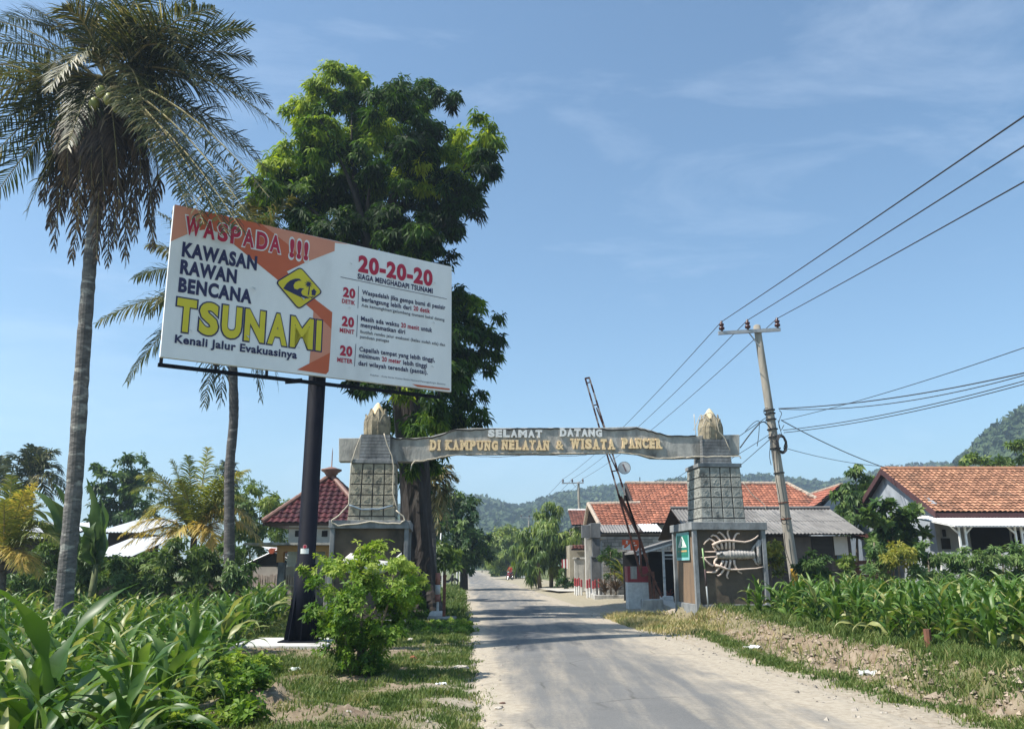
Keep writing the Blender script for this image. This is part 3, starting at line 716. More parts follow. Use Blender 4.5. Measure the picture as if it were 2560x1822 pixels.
TL, TR, BRc, BLc = (168, 92), (2190, 556), (2178, 1450), (56, 1188)
bpoly([TL, L2(TL, TR, .11), (300, 290), (137, 362)], 1, ORG_L, 'orange_band')
bpoly([L2(TL, TR, .11), L2(TL, TR, .315), (1000, 388), (1130, 512), (985, 582), (1035, 640), (1200, 790), (1318, 880), (1312, 1002), (1180, 870), (915, 640), (590, 377), (430, 268), (300, 290)], 1, ORG_D, 'orange_band')
bpoly([L2(TL, TR, .315), L2(TL, TR, .632), (1337, 372), (1335, 432), (1130, 512), (1000, 388)], 1, ORG_L, 'orange_band')
bpoly([(1180, 870), (1312, 1002), (1302, 1175), (1060, 1300), (1150, 1255), (1172, 1010)], 1, ORG_L, 'orange_band')
bpoly([(1302, 1175), (1291, 1312), (1272, 1332), (1060, 1300)], 1, ORG_D, 'orange_band')
bpoly([(1902, 1404), (2176, 1437), (2176, 1449), (1940, 1424)], 1, ORG_D, 'orange_band')
def btext(s, x0, x1, tl, bl_, br, mt, lay, bold=.02, name='lettering', outline=None):
    """left/right pixel x, pixel y of the capitals' top and the baseline at the left, and of the baseline at the right"""
    u0, v0 = c2(x0, bl_); u1, v1_ = c2(x1, br); cap = c2(x0, tl)[1] - v0; v = (v0 + v1_) / 2
    if outline:
        m_ = MB(); g = outline[1]
        text_into(m_, s, lambda p, q, d: bl(p, q, d), u0 - g * .5, u1 + g * .5, v - g * .5, cap + g, lay * LAY, bold + outline[2]); m_.build('lettering_outline', outline[0], panel); lay += 1
    m_ = MB(); text_into(m_, s, lambda p, q, d: bl(p, q, d), u0, u1, v, cap, lay * LAY, bold); m_.build(name, mt, panel)
def bletters(s, wid, x0, x1, tl, bl_, br, mt, mo, g, bold):
    # heavy condensed capitals set one by one, each with its own outline of the same shape
    u0, v0 = c2(x0, bl_); u1, v1_ = c2(x1, br); cap = c2(x0, tl)[1] - v0; v = (v0 + v1_) / 2; un = (u1 - u0) / sum(wid); u = u0
    fill, out = MB(), MB(); f_ = lambda p, q, d: bl(p, q, d)
    for c, w in zip(s, wid):
        a, b_ = u + un * .05 + g * .4, u + w * un - un * .05 - g * .4; bo = .02 if c == 'M' else bold
        text_into(out, c, f_, a - g, b_ + g, v - g, cap + 2 * g, 2 * LAY, bo + .03, fit_all=True); text_into(fill, c, f_, a, b_, v, cap, 3 * LAY, bo, fit_all=True); u += w * un
    out.build('lettering_outline', mo, panel); fill.build('lettering', mt, panel)
bletters('WASPADA', (1.3, 1.05, .95, .95, 1.05, 1.05, 1.05), 228, 945, 172, 310, 452, CRIM, WHITE, .028, .04)
btext('!!!', 1003, 1140, 345, 472, 494, CRIM, 2, .045, outline=(WHITE, .05, .045))
btext('KAWASAN', 215, 765, 370, 474, 562, NAVY, 2, .05)
btext('RAWAN', 202, 617, 497, 598, 660, NAVY, 2, .05)
btext('BENCANA', 189, 727, 630, 732, 806, NAVY, 2, .05)
bletters('TSUNAMI', (1, 1, 1.05, 1.1, 1.1, 1.3, .42), 152, 1243, 770, 1016, 1162, YELL, NAVY, .03, .05)
btext('Kenali Jalur Evakuasinya', 164, 1058, 1043, 1104, 1216, NAVY, 3, .032)
btext('20-20-20', 1506, 2051, 466, 582, 680, CRIM, 2, .05)
btext('SIAGA MENGHADAPI TSUNAMI', 1502, 2052, 595, 634, 742, NAVY, 2, .035)
def brule(x0, y0, x1, y1, w):
    (u0, v0), (u1, v1) = c2(x0, y0), c2(x1, y1); m_ = MB(); n_ = Vector((-(v1 - v0), u1 - u0)).normalized() * w / 2
    m_.add([bl(u0 - n_.x, v0 - n_.y, 2 * LAY), bl(u1 - n_.x, v1 - n_.y, 2 * LAY), bl(u1 + n_.x, v1 + n_.y, 2 * LAY), bl(u0 + n_.x, v0 + n_.y, 2 * LAY)], [(0, 1, 2, 3)]); m_.build('rule_line', NAVY, panel)
brule(1378, 622, 2155, 783, .012)
for x0, y0, x1, y1 in ((1510, 690, 1505, 850), (1503, 900, 1496, 1060), (1490, 1112, 1480, 1275)): brule(x0, y0, x1, y1, .012)
for s, w, xx, yy in (('20', 'DETIK', (1396, 1485, 1388, 1485), (696, 763, 776, 781, 812, 826)), ('20', 'MENIT', (1387, 1476, 1371, 1478), (906, 975, 988, 994, 1026, 1038)), ('20', 'METER', (1373, 1463, 1353, 1466), (1120, 1190, 1200, 1209, 1241, 1254))):
    btext(s, xx[0], xx[1], yy[0], yy[1], yy[2], CRIM, 2, .05); btext(w, xx[2], xx[3], yy[3], yy[4], yy[5], CRIM, 2, .035)
def yb(bl0, x0, bl1, x1, x): return bl0 + (bl1 - bl0) * (x - x0) / (x1 - x0)
def run(words, x0, bl0, xe, bl1, cap, bold):
    for s, a_, b__, mt in words:
        y0_, y1_ = yb(bl0, x0, bl1, xe, a_), yb(bl0, x0, bl1, xe, b__); btext(s, a_, b__, y0_ - cap, y0_, y1_, mt, 2, bold)
run([('Waspadalah jika gempa bumi di pesisir', 1535, 2145, NAVY)], 1535, 748, 2145, 862, 34, .028)
run([('berlangsung lebih dari', 1533, 1895, NAVY), ('20 detik', 1912, 2033, CRIM)], 1533, 800, 2033, 887, 34, .028)
run([('Ada kemungkinan gelombang tsunami bakal datang', 1530, 2138, GREYP)], 1530, 835, 2138, 948, 23, .024)
run([('Masih ada waktu', 1527, 1805, NAVY), ('20 menit', 1820, 1953, CRIM), ('untuk', 1967, 2048, NAVY)], 1527, 941, 2048, 1026, 34, .028)
run([('menyelamatkan diri', 1525, 1850, NAVY)], 1525, 985, 1850, 1040, 34, .028)
run([('Ikutilah rambu jalur evakuasi (kalau sudah ada) dan', 1522, 2142, GREYP)], 1522, 1028, 2142, 1131, 23, .024)
run([('panduan petugas', 1520, 1733, GREYP)], 1520, 1066, 1733, 1101, 23, .024)
run([('Capailah tempat yang lebih tinggi,', 1515, 2067, NAVY)], 1515, 1160, 2067, 1246, 34, .028)
run([('minimum', 1512, 1663, NAVY), ('20 meter', 1680, 1820, CRIM), ('lebih tinggi', 1835, 2010, NAVY)], 1512, 1208, 2010, 1288, 34, .028)
run([('dari wilayah terendah (pantai).', 1508, 2015, NAVY)], 1508, 1262, 2015, 1337, 34, .028)
run([('Rujukan : Arsip berita Humas Badan Nasional Penanggulangan Bencana', 1596, 2145, GREYP)], 1596, 1345, 2145, 1409, 13, .0)
# the diamond: black rounded border, yellow field, wave, palm and hut
dc = [c2(*p) for p in ((1085, 546), (1250, 735), (1071, 864), (898, 660))]
def rounded(poly, r, ins):
    c = Vector((sum(p[0] for p in poly) / 4, sum(p[1] for p in poly) / 4)); out = []
    P = [c + (Vector(p) - c) * (1 - ins) for p in poly]
    for i in range(4):
        a_, b__, c_ = P[i - 1], P[i], P[(i + 1) % 4]; d1 = (a_ - b__).normalized() * r; d2 = (c_ - b__).normalized() * r
        for t_ in (0, .25, .5, .75, 1): out.append((b__ + d1 * (1 - t_) ** 2 + d2 * t_ ** 2))
    return out
def bfill(poly, lay, mt, name):
    m_ = MB(); m_.add([bl(p[0], p[1], lay * LAY) for p in poly], [tuple(range(len(poly)))]); return m_.build(name, mt, panel)
bfill(rounded(dc, .1, 0), 3, NAVY, 'diamond_border'); bfill(rounded(dc, .08, .075), 4, YELL, 'diamond_field')
wave = [(957, 708), (985, 668), (1010, 648), (1045, 636), (1075, 636), (1092, 652), (1070, 650), (1045, 662), (1032, 684), (1038, 708), (1060, 716), (1080, 704), (1112, 708), (1095, 720), (1088, 738), (1100, 756), (1130, 766), (1152, 780), (1105, 780), (1040, 750)]
def tri_fill(pts, lay, mt, name):
    from mathutils.geometry import tessellate_polygon
    uv = [c2(*p) for p in pts]; tr = tessellate_polygon([[Vector((u, v, 0)) for u, v in uv]])
    m_ = MB(); m_.add([bl(u, v, lay * LAY) for u, v in uv], [tuple(t_) for t_ in tr]); return m_.build(name, mt, panel)
tri_fill(wave, 5, NAVY, 'wave_symbol')
star = []
for k in range(18):
    a_ = 2 * PI * k / 18; r = 32 if k % 2 == 0 else 13; star.append((1142 + r * math.cos(a_), 676 + r * math.sin(a_)))
tri_fill(star, 5, NAVY, 'palm_symbol'); tri_fill([(1146, 690), (1152, 692), (1145, 755), (1136, 755)], 6, NAVY, 'palm_symbol')
tri_fill([(1160, 728), (1182, 708), (1203, 735), (1196, 735), (1192, 760), (1165, 756), (1166, 730)], 5, NAVY, 'hut_symbol'); tri_fill([(1130, 758), (1160, 770), (1190, 762), (1165, 780)], 5, NAVY, 'hut_symbol')
# white flaps standing in for light through torn holes in the vinyl
rr = random.Random(8)
for x, y in ((338, 648), (742, 712), (280, 1018), (698, 1062), (1070, 1140), (1452, 530), (1100, 785), (1440, 850), (1758, 868), (2060, 670), (2055, 960), (2045, 1280), (1418, 1195), (1752, 640)):
    u, v = c2(x, y); s_ = rr.uniform(.025, .045); m_ = MB()
    m_.add([bl(u - s_, v + s_, .028), bl(u + s_ * .8, v + s_ * .6, .03), bl(u + s_ * .2, v - s_, .085)], [(0, 1, 2), (2, 1, 0)]); m_.build('hole_light_flap', WHITE, panel)
mb = MB()                                                            # steel frame behind and below
for v in (-BH / 2 - .13, -.5, .7, BH / 2 - .1): mb.bar(bl(-BW / 2, v, -.14), bl(BW / 2 - (.25 if v < -1 else 0), v, -.14), .07)
for u in np.linspace(-BW / 2 + .05, BW / 2 - .25, 7): mb.bar(bl(u, -BH / 2 - .12, -.14), bl(u, BH / 2 - .05, -.14), .05)
mb.bar(bl(-.7, -BH / 2 - .16, -.2), bl(-.35, -BH / 2 - .10, -.2), .09)
mb.build('frame', BLACKP, bb)
mb = MB(); ptop = at(797, 938, 17.08); pb = Vector((-4.27, 17.08, .15))
mb.tube([pb, Vector((pb.x, pb.y, 1.65)), Vector((pb.x, pb.y, 1.651)), Vector((pb.x, pb.y, 6.9))], [.215, .215, .185, .185], 28)
pole = mb.build('pole', BLACKP, bb, smooth=False)
for p in pole.data.polygons: p.use_smooth = len(p.vertices) == 4 
mb = MB(); mb.box(pb.x - .38, pb.x + .38, pb.y - .38, pb.y + .38, .135, .16); mb.build('base_plate', BLACKP, bb, bevel=.004)
for k in range(8):
    a_ = 2 * PI * k / 8 + .2; d_ = Vector((math.cos(a_), math.sin(a_), 0)); t_ = Vector((-d_.y, d_.x, 0)) * .009
    mb = MB(); q = [pb + d_ * .2, pb + d_ * .34, pb + d_ * .34 + Vector((0, 0, .05)), pb + d_ * .21 + Vector((0, 0, .95))]
    q = [p + Vector((0, 0, .011)) for p in q]; mb.hexa([p - t_ for p in q] + [p + t_ for p in q]); mb.build('gusset', BLACKP, bb)
cyl = lambda a_, z, r: Vector((pb.x + r * math.sin(a_), pb.y - r * math.cos(a_), z))
def sticker(name, px, py, w, h, mt, rnd=False, r=.1875):
    a0 = (px - 773) / 45 * 1.15; z = at(px, py, 16.9).z; m_ = MB()
    if rnd:
        vs = [cyl(a0, z, r)] + [cyl(a0 + w / 2 * math.cos(2 * PI * k / 16) / .187, z + h / 2 * math.sin(2 * PI * k / 16), r) for k in range(16)]
        m_.add(vs, [(0, k + 1, (k + 1) % 16 + 1) for k in range(16)])
    else:
        n_ = 6; vs = [cyl(a0 + (i / n_ - .5) * w / .187, z + s_ * h / 2, r) for i in range(n_ + 1) for s_ in (-1, 1)]
        m_.add(vs, [(2 * i, 2 * i + 2, 2 * i + 3, 2 * i + 1) for i in range(n_)])
    return m_.build(name, mt, pole)
sticker('label_sticker', 773, 1377, .175, .105, PALEW); sticker('round_sticker', 774, 1366, .09, .09, mat('sticker_pink', (.5, .22, .22), (.45, .2, .2), 5), True, .19); sticker('round_sticker', 774, 1366, .05, .05, CRIM, True, .1925)
fo = MB(); fo.box(-5.45, -3.6, 16.2, 17.95, -.2, .132)
tag(fo.build('concrete_footing', mat('pale_footing_concrete', (.62, .61, .58), (.5, .49, .46), 3, bump=.2, c3=(.3, .28, .25), s3=2), bevel=.02, org=Vector((-4.5, 17, 0))), 'pale concrete footing slab under the black billboard pole', 'footing')

# ================================================================== BARRIER with raised boom
YG = 31.0
def ap(px, py, Y=YG): return at(px, py, Y)
bar_root = gnd(1600, 1521, .0); bar_root = Vector((at(1603, 1500, YG).x, YG, hz(at(1603, 1500, YG).x, YG)))
barr = empty('road_barrier', bar_root, 'raised rusty red and white boom barrier beside its painted concrete block', 'barrier')
x0, x1 = at(1570, 1450, YG).x, at(1623, 1450, YG).x; zt, zm, zb = at(1600, 1415, YG).z, at(1600, 1455, YG).z, bar_root.z - .3
mb = MB(); mb.box(x0, x1, YG, YG + .75, zb, zm, 0); mb.box(x0 - .01, x1 + .01, YG - .01, YG + .76, zm + .001, zt, 1); mb.box(x0 + .1, x0 + .34, YG - .022, YG - .011, zm + .12, zt - .004, 2)
mb.build('counter_block', [OFFW, REDP, CONC], barr, bevel=.02)
boom = MB()
A = ap(1464, 947, YG - .3); Bq = ap(1556, 1200, YG - .3); Cq = ap(1632, 1430, YG - .3)
def striped(p, q, n_, w, ph=0):
    p, q = Vector(p), Vector(q)
    for i in range(n_): boom.bar(p.lerp(q, i / n_), p.lerp(q, (i + 1) / n_), w * 1.05 + (.002 if i % 2 else 0), None, (i + ph) % 2, up=(0, 1, 0))
striped(ap(1463, 945, YG - .3), ap(1546, 1235, YG - .3), 15, .055); striped(ap(1473, 943, YG - .3), ap(1563, 1238, YG - .3), 15, .055, 1)
boom.bar(ap(1463, 946, YG - .3), ap(1474, 944, YG - .3), .06)
for a_, b__ in (((1468, 957), (1477, 955)), ((1484, 1013), (1494, 1011)), ((1530, 1178), (1546, 1175)), ((1491, 1019), (1512, 1075)), ((1521, 1130), (1546, 1185))): boom.bar(ap(*a_, YG - .3), ap(*b__, YG - .3), .04)
boom.build('boom', [mat('boom_dark_rust', (.28, .095, .055), (.08, .035, .03), 9, bump=.3), mat('boom_flaked_white', (.80, .66, .58), (.42, .2, .13), 11, bump=.3)], barr)
low = MB()
for a_, b__ in (((1546, 1235), (1602, 1432)), ((1563, 1238), (1626, 1432)), ((1546, 1235), (1592, 1330)), ((1563, 1238), (1618, 1400)), ((1552, 1240), (1598, 1336)), ((1598, 1336), (1604, 1440)), ((1622, 1420), (1655, 1492)), ((1604, 1440), (1626, 1432))): low.bar(ap(*a_, YG - .3), ap(*b__, YG - .3), .07)
low.build('boom_truss', RUST, barr)
mb = MB()
for px in (1622, 1632): mb.bar(Vector((at(px, 1400, YG - .2).x, YG - .25, zb)), Vector((at(px, 1430, YG - .2).x, YG - .25, at(px, 1428, YG).z)), .08)
mb.build('pivot_post', RUST, barr)
mb = MB(); c = ap(1561, 1169, YG - .36); r = 15.5 * mpp(1561, 1169, YG)
def disc(mb_, c, r, y0, y1, mi): mb_.prism([(c.x + r * math.cos(2 * PI * k / 28), c.z + r * math.sin(2 * PI * k / 28)) for k in range(28)][::-1], lambda u, v, d: (u, d, v), y1, y0, mi)
disc(mb, c, r, c.y, c.y + .02, 1); disc(mb, c, r * .93, c.y - .006, c.y - .001, 0); sg = mb.build('round_sign', [WHITE, BLACKM], barr)
mb = MB(); a_ = c + Vector((-.06, -.012, .14)); b__ = c + Vector((.06, -.012, -.14)); mb.bar(a_, b__, .055, .008, 0, up=(0, 1, 0)); mb.build('sign_bar', mat('faded_red_grey', (.32, .22, .21), (.26, .19, .19), 6), sg)
# rest post and striped bollard on the other side
YL = 25.6
base = Vector((at(1150, 1555, YL).x, YL, 0))
st = empty('striped_bollard', Vector((at(1096, 1500, YL).x, YL, 0)), 'red and white painted pipe bollard beside the mango trunk', 'bollard')
def zat(px, py, Y): return at(px, py, Y).z
bx = at(1095, 1450, YL).x
for nm, y0_, y1_, mt in (('red_band', 1431, 1461, mat('flaked_red_paint', (.42, .19, .14), (.30, .12, .09), 9, bump=.2)), ('white_band', 1461, 1485, OFFW), ('red_band', 1485, 1503, mat('flaked_red_paint', (.3, .1, .1)))):
    mb = MB(); mb.tube([(bx, YL, zat(1095, y1_, YL)), (bx, YL, zat(1095, y0_, YL) - .003)], .078, 18); o = mb.build(nm, mt, st)
    for p in o.data.polygons: p.use_smooth = len(p.vertices) == 4
mb = MB(); mb.tube([(bx, YL, zat(1095, 1503, YL) - .003), (bx + .01, YL, zat(1095, 1535, YL)), (bx - .06, YL, zat(1095, 1540, YL) - .05)], [.04, .045, .12], 10); mb.build('cement_foot', OFFW, st)
rp = empty('rest_post', Vector((at(1111, 1555, YL - .4).x, YL - .4, 0)), 'slim dark rusty iron post in front of the striped bollard', 'post')
px_ = at(1111, 1480, YL - .4).x; mb = MB(); mb.box(px_ - .045, px_ + .045, YL - .44, YL - .36, 0, zat(1111, 1440, YL - .4)); mb.build('post_shaft', RUST, rp)
mb = MB(); mb.bar((px_ - .06, YL - .4, zat(1111, 1440, YL - .4)), (px_ + .06, YL - .4, zat(1111, 1438, YL - .4)), .05); mb.build('rest_fork', RUST, rp)
mb = MB(); xx0, xx1 = at(1068, 1560, YL - .5).x, at(1140, 1560, YL - .5).x
mb.box(xx0, xx1, YL - .62, YL - .2, -.1, .14, 0)
tag(mb.build('concrete_block', CONC, bevel=.03, org=Vector((xx0, YL, 0))), 'low grey concrete kerb block under the slim rusty post', 'block')
mb = MB(); mb.box(at(1070, 1540, YL).x, at(1113, 1540, YL).x, YL - .18, YL + .35, .05, .27, 0, taper=.06)
tag(mb.build('stone_block', OFFW, bevel=.05, org=Vector((bx, YL, 0))), 'weathered whitish stone lump at the foot of the striped bollard', 'stone')

# low concrete lumps between the barrier and the lobster pedestal
for (a0, a1, y0_, y1_, Y, lab) in ((1606, 1660, 1498, 1530, 29.6, 'low dark concrete block in the dry grass in front of the barrier'), (1655, 1686, 1490, 1512, 33.0, 'plain grey concrete step by the shack posts')):
    xa, xb = at(a0, 1500, Y).x, at(a1, 1500, Y).x; mb = MB(); mb.box(xa, xb, Y, Y + .6, -.2, at(a0, y0_, Y).z, 0, taper=.02)
    tag(mb.build('concrete_block', CONC if Y < 30 else OFFW, bevel=.03, org=Vector((xa, Y, 0))), lab, 'block')
Y = 29.8; mb = MB(); mb.hexa([Vector(p) for p in ((at(1636, 1500, Y).x, Y, .1), (at(1690, 1525, Y).x, Y, -.1), (at(1690, 1525, Y).x, Y + .5, -.1), (at(1640, 1500, Y).x, Y + .5, .1), tuple(at(1644, 1503, Y)), tuple(at(1690, 1522, Y)), tuple(at(1690, 1506, Y + .5)), tuple(at(1650, 1494, Y + .5)))])
tag(mb.build('broken_slab', mat('pale_concrete', (.5, .47, .42)), bevel=.02, org=Vector((at(1660, 1500, Y).x, Y, 0))), 'tilted broken concrete slab lying beside the lobster pedestal', 'slab')

# orange evacuation sign on a post behind the barrier
YS = 33.0
es = empty('evacuation_sign', Vector((at(1603, 1480, YS).x, YS, 0)), 'orange and white tsunami evacuation sign on a thin post behind the barrier boom', 'road sign')
def z2(x, y): p = at(1530 + x / 13.53, 1320 + y / 13.53, YS); return p.x, p.z
SO = mat('sign_orange', (.72, .10, .02), (.66, .09, .018), 4, rough=.45)
def sp(name, poly, d, mt, th=.003):
    from mathutils.geometry import tessellate_polygon
    uv = [z2(*p) for p in poly]; m_ = MB()
    if len(poly) == 4 and th > .01: m_.prism(uv, lambda u, v, e: (u, e, v), YS - d, YS - d + th)
    else:
        tr = tessellate_polygon([[Vector((u, v, 0)) for u, v in uv]]); m_.add([(u, YS - d, v) for u, v in uv], [tuple(t_) for t_ in tr])
    return m_.build(name, mt, es)
sp('sign_plate', [(335, 385), (925, 395), (905, 760), (350, 730)], .03, SO, .02)
sp('white_field', [(350, 575), (370, 570), (410, 575), (430, 600), (395, 610), (385, 640), (420, 670), (455, 665), (490, 630), (610, 520), (625, 728), (350, 730)], .034, PALEW)
sp('runner_symbol', [(485, 420), (515, 415), (520, 440), (545, 460), (540, 475), (515, 470), (515, 495), (530, 550), (515, 550), (490, 515), (460, 530), (445, 520), (480, 500), (485, 470), (455, 470), (460, 455)], .034, PALEW)
sp('lettering', [(675, 485), (775, 475), (775, 505), (675, 512)], .034, PALEW); sp('lettering', [(690, 560), (830, 558), (830, 590), (690, 592)], .034, PALEW); sp('arrow_symbol', [(665, 640), (700, 650), (740, 640), (730, 660), (735, 720), (710, 715), (705, 670)], .034, PALEW)
sp('corner_patch', [(840, 740), (905, 640), (905, 760)], .034, PALEW)
mb = MB(); mb.tube([Vector((at(1601, 1480, YS).x, YS + .03, 0)), Vector((at(1599, 1350, YS).x, YS + .03, at(1599, 1350, YS).z))], .03, 10); mb.build('post', GALV, es, smooth=True)

# ================================================================== POWER LINE
POLEC = mat('grey_spun_concrete', (.36, .33, .28), (.23, .21, .18), 5, bump=.25, stretch=(1, 1, .2), c3=(.12, .11, .10), s3=1.5, t3=(.6, .75))
INS = mat('brown_porcelain', (.07, .025, .025), (.05, .02, .02), 5, rough=.25)
WIRE = mat('dark_wire', (.03, .035, .045), (.04, .045, .055), 5, rough=.6)
def upole(name, lab, base, topp, rb, rt, arm_l, arm_r, arm_dz, detail, S_=1.0, group=None):
    r_ = empty(name, base, lab, 'utility pole', group); mb = MB(); n_ = 10
    mb.tube([base.lerp(topp, k / n_) for k in range(n_ + 1)] + [topp + Vector((0, 0, .04 * S_))], [rb + (rt - rb) * k / n_ for k in range(n_ + 1)] + [rt * .6], 16 if detail else 8)
    sh_ = mb.build('shaft', POLEC, r_, smooth=True)
    arm = MB(); ay = topp.y - .16; a0 = Vector((arm_l.x, ay, arm_l.z)); a1 = Vector((arm_r.x, ay, arm_r.z)); arm.bar(a0, a1, .09, .12); cr = arm.build('crossarm', GALV, r_)
    mb = MB(); mb.bar(a0.lerp(a1, .48), Vector((topp.x, ay + .05, topp.z - .8)), .035); mb.build('brace', GALV, r_)
    tips = []
    for t_ in (.06, .48, .96):
        q = a0.lerp(a1, t_); mb = MB(); mb.lathe([(.05, .05), (.035, .1), (.1, .13), (.105, .2), (.06, .235), (.06, .26), (.09, .28), (.09, .34), (.04, .37), (.05, .43), (.02, .46)], 12, (q.x, q.y, q.z)); mb.build('insulator', INS, cr, smooth=True); tips.append(q + Vector((0, 0, .42)))
    return r_, sh_, tips
YP1 = 28.0
pbase = at(1993, 1458, YP1); pbase.z = .3; ptop = at(1892, 815, YP1)
up1, shaft, tips1 = upole('utility_pole', 'tall leaning grey concrete power pole beside the lobster pedestal with a coil of cable', pbase, ptop, .185, .125, at(1793, 836, YP1), at(1947, 827, YP1), 0, True)
def ppt(py): t_ = (1458 - py) / (1458 - 815); return pbase.lerp(ptop, t_)
for py, col_ in ((1020, BLACKM), (1028, BLACKM), (1042, BLACKM), (1065, BLACKM), (1083, BLACKM), (1110, BLACKM), (1166, BLACKM), (1233, RUST), (1269, RUST)):
    mb = MB(); q = ppt(py); d_ = (ptop - pbase).normalized(); mb.tube([q - d_ * .02, q + d_ * .02], .19, 16); mb.build('strap', col_, up1)
mb = MB(); q0, q1 = pbase.lerp(ptop, .02), pbase.lerp(ptop, .125); x_ = Vector((1, 0, 0))
for k in range(5):
    a0, a1 = -PI / 2 - .95 + k * .24, -PI / 2 - .95 + (k + 1) * .24; e = lambda a_, q, r: q + Vector((math.cos(a_), math.sin(a_), 0)) * r
    mb.quad(e(a0, q0, .19), e(a1, q0, .19), e(a1, q1, .182), e(a0, q1, .182))
mb.build('yellow_mark', mat('yellow_band_paint', (.72, .42, .06), (.6, .34, .05), 7, bump=.1), up1)
mb = MB(); cc = at(1953, 1106, YP1 - .25)
for k in range(9):
    rr_ = random.Random(k); r1, r2 = .14 + .03 * rr_.random(), .26 + .05 * rr_.random()
    mb.tube([cc + Vector((r1 * math.cos(a_) + .03 * rr_.uniform(-1, 1), -.02 * k + .05, r2 * math.sin(a_) - .04 * k * .3)) for a_ in np.linspace(0, 2 * PI, 20)], .016, 5)
mb.build('cable_coil', BLACKM, up1, smooth=True)
# small loose wires hanging at the pole
def hang(pts, r=.012, parent=up1, name='loose_wire'):
    m_ = MB(); P = [at(x, y, YP1 - .22) for x, y in pts]; Q_ = []
    for i in range(len(P) - 1):
        for k in range(5):
            t_ = k / 5; p0, p1, p2, p3 = P[max(i - 1, 0)], P[i], P[i + 1], P[min(i + 2, len(P) - 1)]
            Q_.append(.5 * ((2 * p1) + (p2 - p0) * t_ + (2 * p0 - 5 * p1 + 4 * p2 - p3) * t_ ** 2 + (3 * p1 - p0 - 3 * p2 + p3) * t_ ** 3))
    m_.tube(Q_ + [P[-1]], r, 5); return m_.build(name, BLACKM, parent, smooth=True)
hang([(1920, 1020), (1911, 1022), (1910, 1032), (1916, 1042), (1914, 1058)]); hang([(1863, 1078), (1880, 1060), (1893, 1052), (1898, 1056), (1897, 1085), (1893, 1115)]); hang([(1850, 1119), (1875, 1085), (1897, 1060), (1908, 1054), (1918, 1060), (1928, 1074)], .022)
hang([(1928, 1085), (1926, 1110), (1924, 1140), (1928, 1162)]); hang([(1948, 1025), (1954, 1033), (1950, 1045), (1947, 1060), (1952, 1075), (1960, 1062)]); hang([(1945, 1050), (1950, 1070), (1955, 1090)])
hang([(1930, 1090), (1938, 1180), (1950, 1250), (1953, 1300), (1962, 1310), (1966, 1300), (1955, 1290)]); hang([(1960, 1330), (1966, 1380), (1980, 1420)])
YP2, YP3 = 82.0, 140.0
b2 = at(1453, 1400, YP2); b2.z = .1; up2, s2, tips2 = upole('utility_pole', 'far concrete power pole rising behind the grey pillared porch', b2, at(1446, 1205, YP2), .17, .12, at(1404, 1208, YP2), at(1459, 1207, YP2), 0, False)
b3 = at(1322, 1400, YP3); b3.z = 0; up3, s3, tips3 = upole('utility_pole', 'most distant power pole rising above the round roadside tree', b3, at(1322, 1293, YP3), .17, .12, at(1300, 1293, YP3), at(1348, 1294, YP3), 0, False)
for px, y0_, y1_, Y, lab in ((1301, 1325, 1440, 115, 'slim white roadside pole beside the round green tree'), (1229, 1350, 1430, 150, 'short slim white pole far along the road'), (1103, 1332, 1425, 40, 'thin pale metal flagpole behind the striped bollard')):
    q = at(px, y0_, Y); b_ = at(px - (12 if Y == 40 else 0), y1_, Y); b_.z = 0; mb = MB(); mb.tube([b_, q], .05 if Y > 50 else .04, 8)
    tag(mb.build('slim_pole', GALV, org=b_, smooth=True), lab, 'pole')
def wire(a, b, sag, lab, r=.014, grp='overhead wires', mt=WIRE, name='overhead_wire', n_=40):
    m_ = MB(); a, b = Vector(a), Vector(b); P = []
    for k in range(n_ + 1):
        t_ = k / n_; P.append(a.lerp(b, t_) - Vector((0, 0, sag * 4 * t_ * (1 - t_))))
    m_.tube(P, r, 5); return tag(m_.build(name, mt, org=a, smooth=True), lab, 'wire', grp)
ends = []
for k, (px, py) in enumerate(((2560, 282), (2560, 357), (2560, 447))):
    t0 = tips1[k]; q = at(px, py, 9.5 + 1.0 * k); d_ = q - t0; e = t0 + d_ * 1.7
    nm_ = ('highest', 'middle', 'lowest')[k]
    wire(t0, e, .05, f'{nm_} of the three bare power wires running from the leaning pole out over the road')
    wire(t0, tips2[k], .5, f'power wire sagging from the {("outer", "middle", "inner")[k]} insulator of the leaning pole to the far pole')
    wire(tips2[k], tips3[k], .5, f'power wire between the two far poles on their {("outer", "middle", "inner")[k]} insulators', .018)
q0 = ppt(1021)
for (pa, pb_, Ye, sag, lab, r) in (((1947, 1021), (2560, 932), 20, .18, 'thick twisted black cable from the leaning pole to the upper edge of the view', .018), ((1947, 1022), (2560, 938), 20, .30, 'thick black cable hanging just under the twisted cable', .014), ((1955, 1050), (2560, 869), 16, .1, 'thin wire climbing steeply from the cable straps of the leaning pole', .01), ((1958, 1075), (2560, 952), 19, .15, 'thin telephone wire above the lowest service wire', .013), ((1960, 1081), (2560, 960), 19, .15, 'lowest thin service wire leaving the leaning pole towards the road', .013), ((1953, 1050), (2222, 1172), 34, .12, 'service cable dropping from the leaning pole to the tiled house ridge', .018), ((1967, 1121), (2205, 1165), 34, .1, 'thin wire from the cable coil towards the tiled house', .011),
      ((1920, 1040), (1600, 1250), 55, .1, 'wire from the leaning pole over the orange tiled roofs', .013), ((1925, 1085), (1560, 1290), 55, .2, 'lower wire from the leaning pole over the orange tiled roofs', .011), ((1928, 1095), (1820, 1190), 40, .0, 'short service wire dropping behind the lobster tower', .013)):
    wire(at(pa[0], pa[1], YP1 - .2), at(pb_[0], pb_[1], Ye), sag, lab, r)
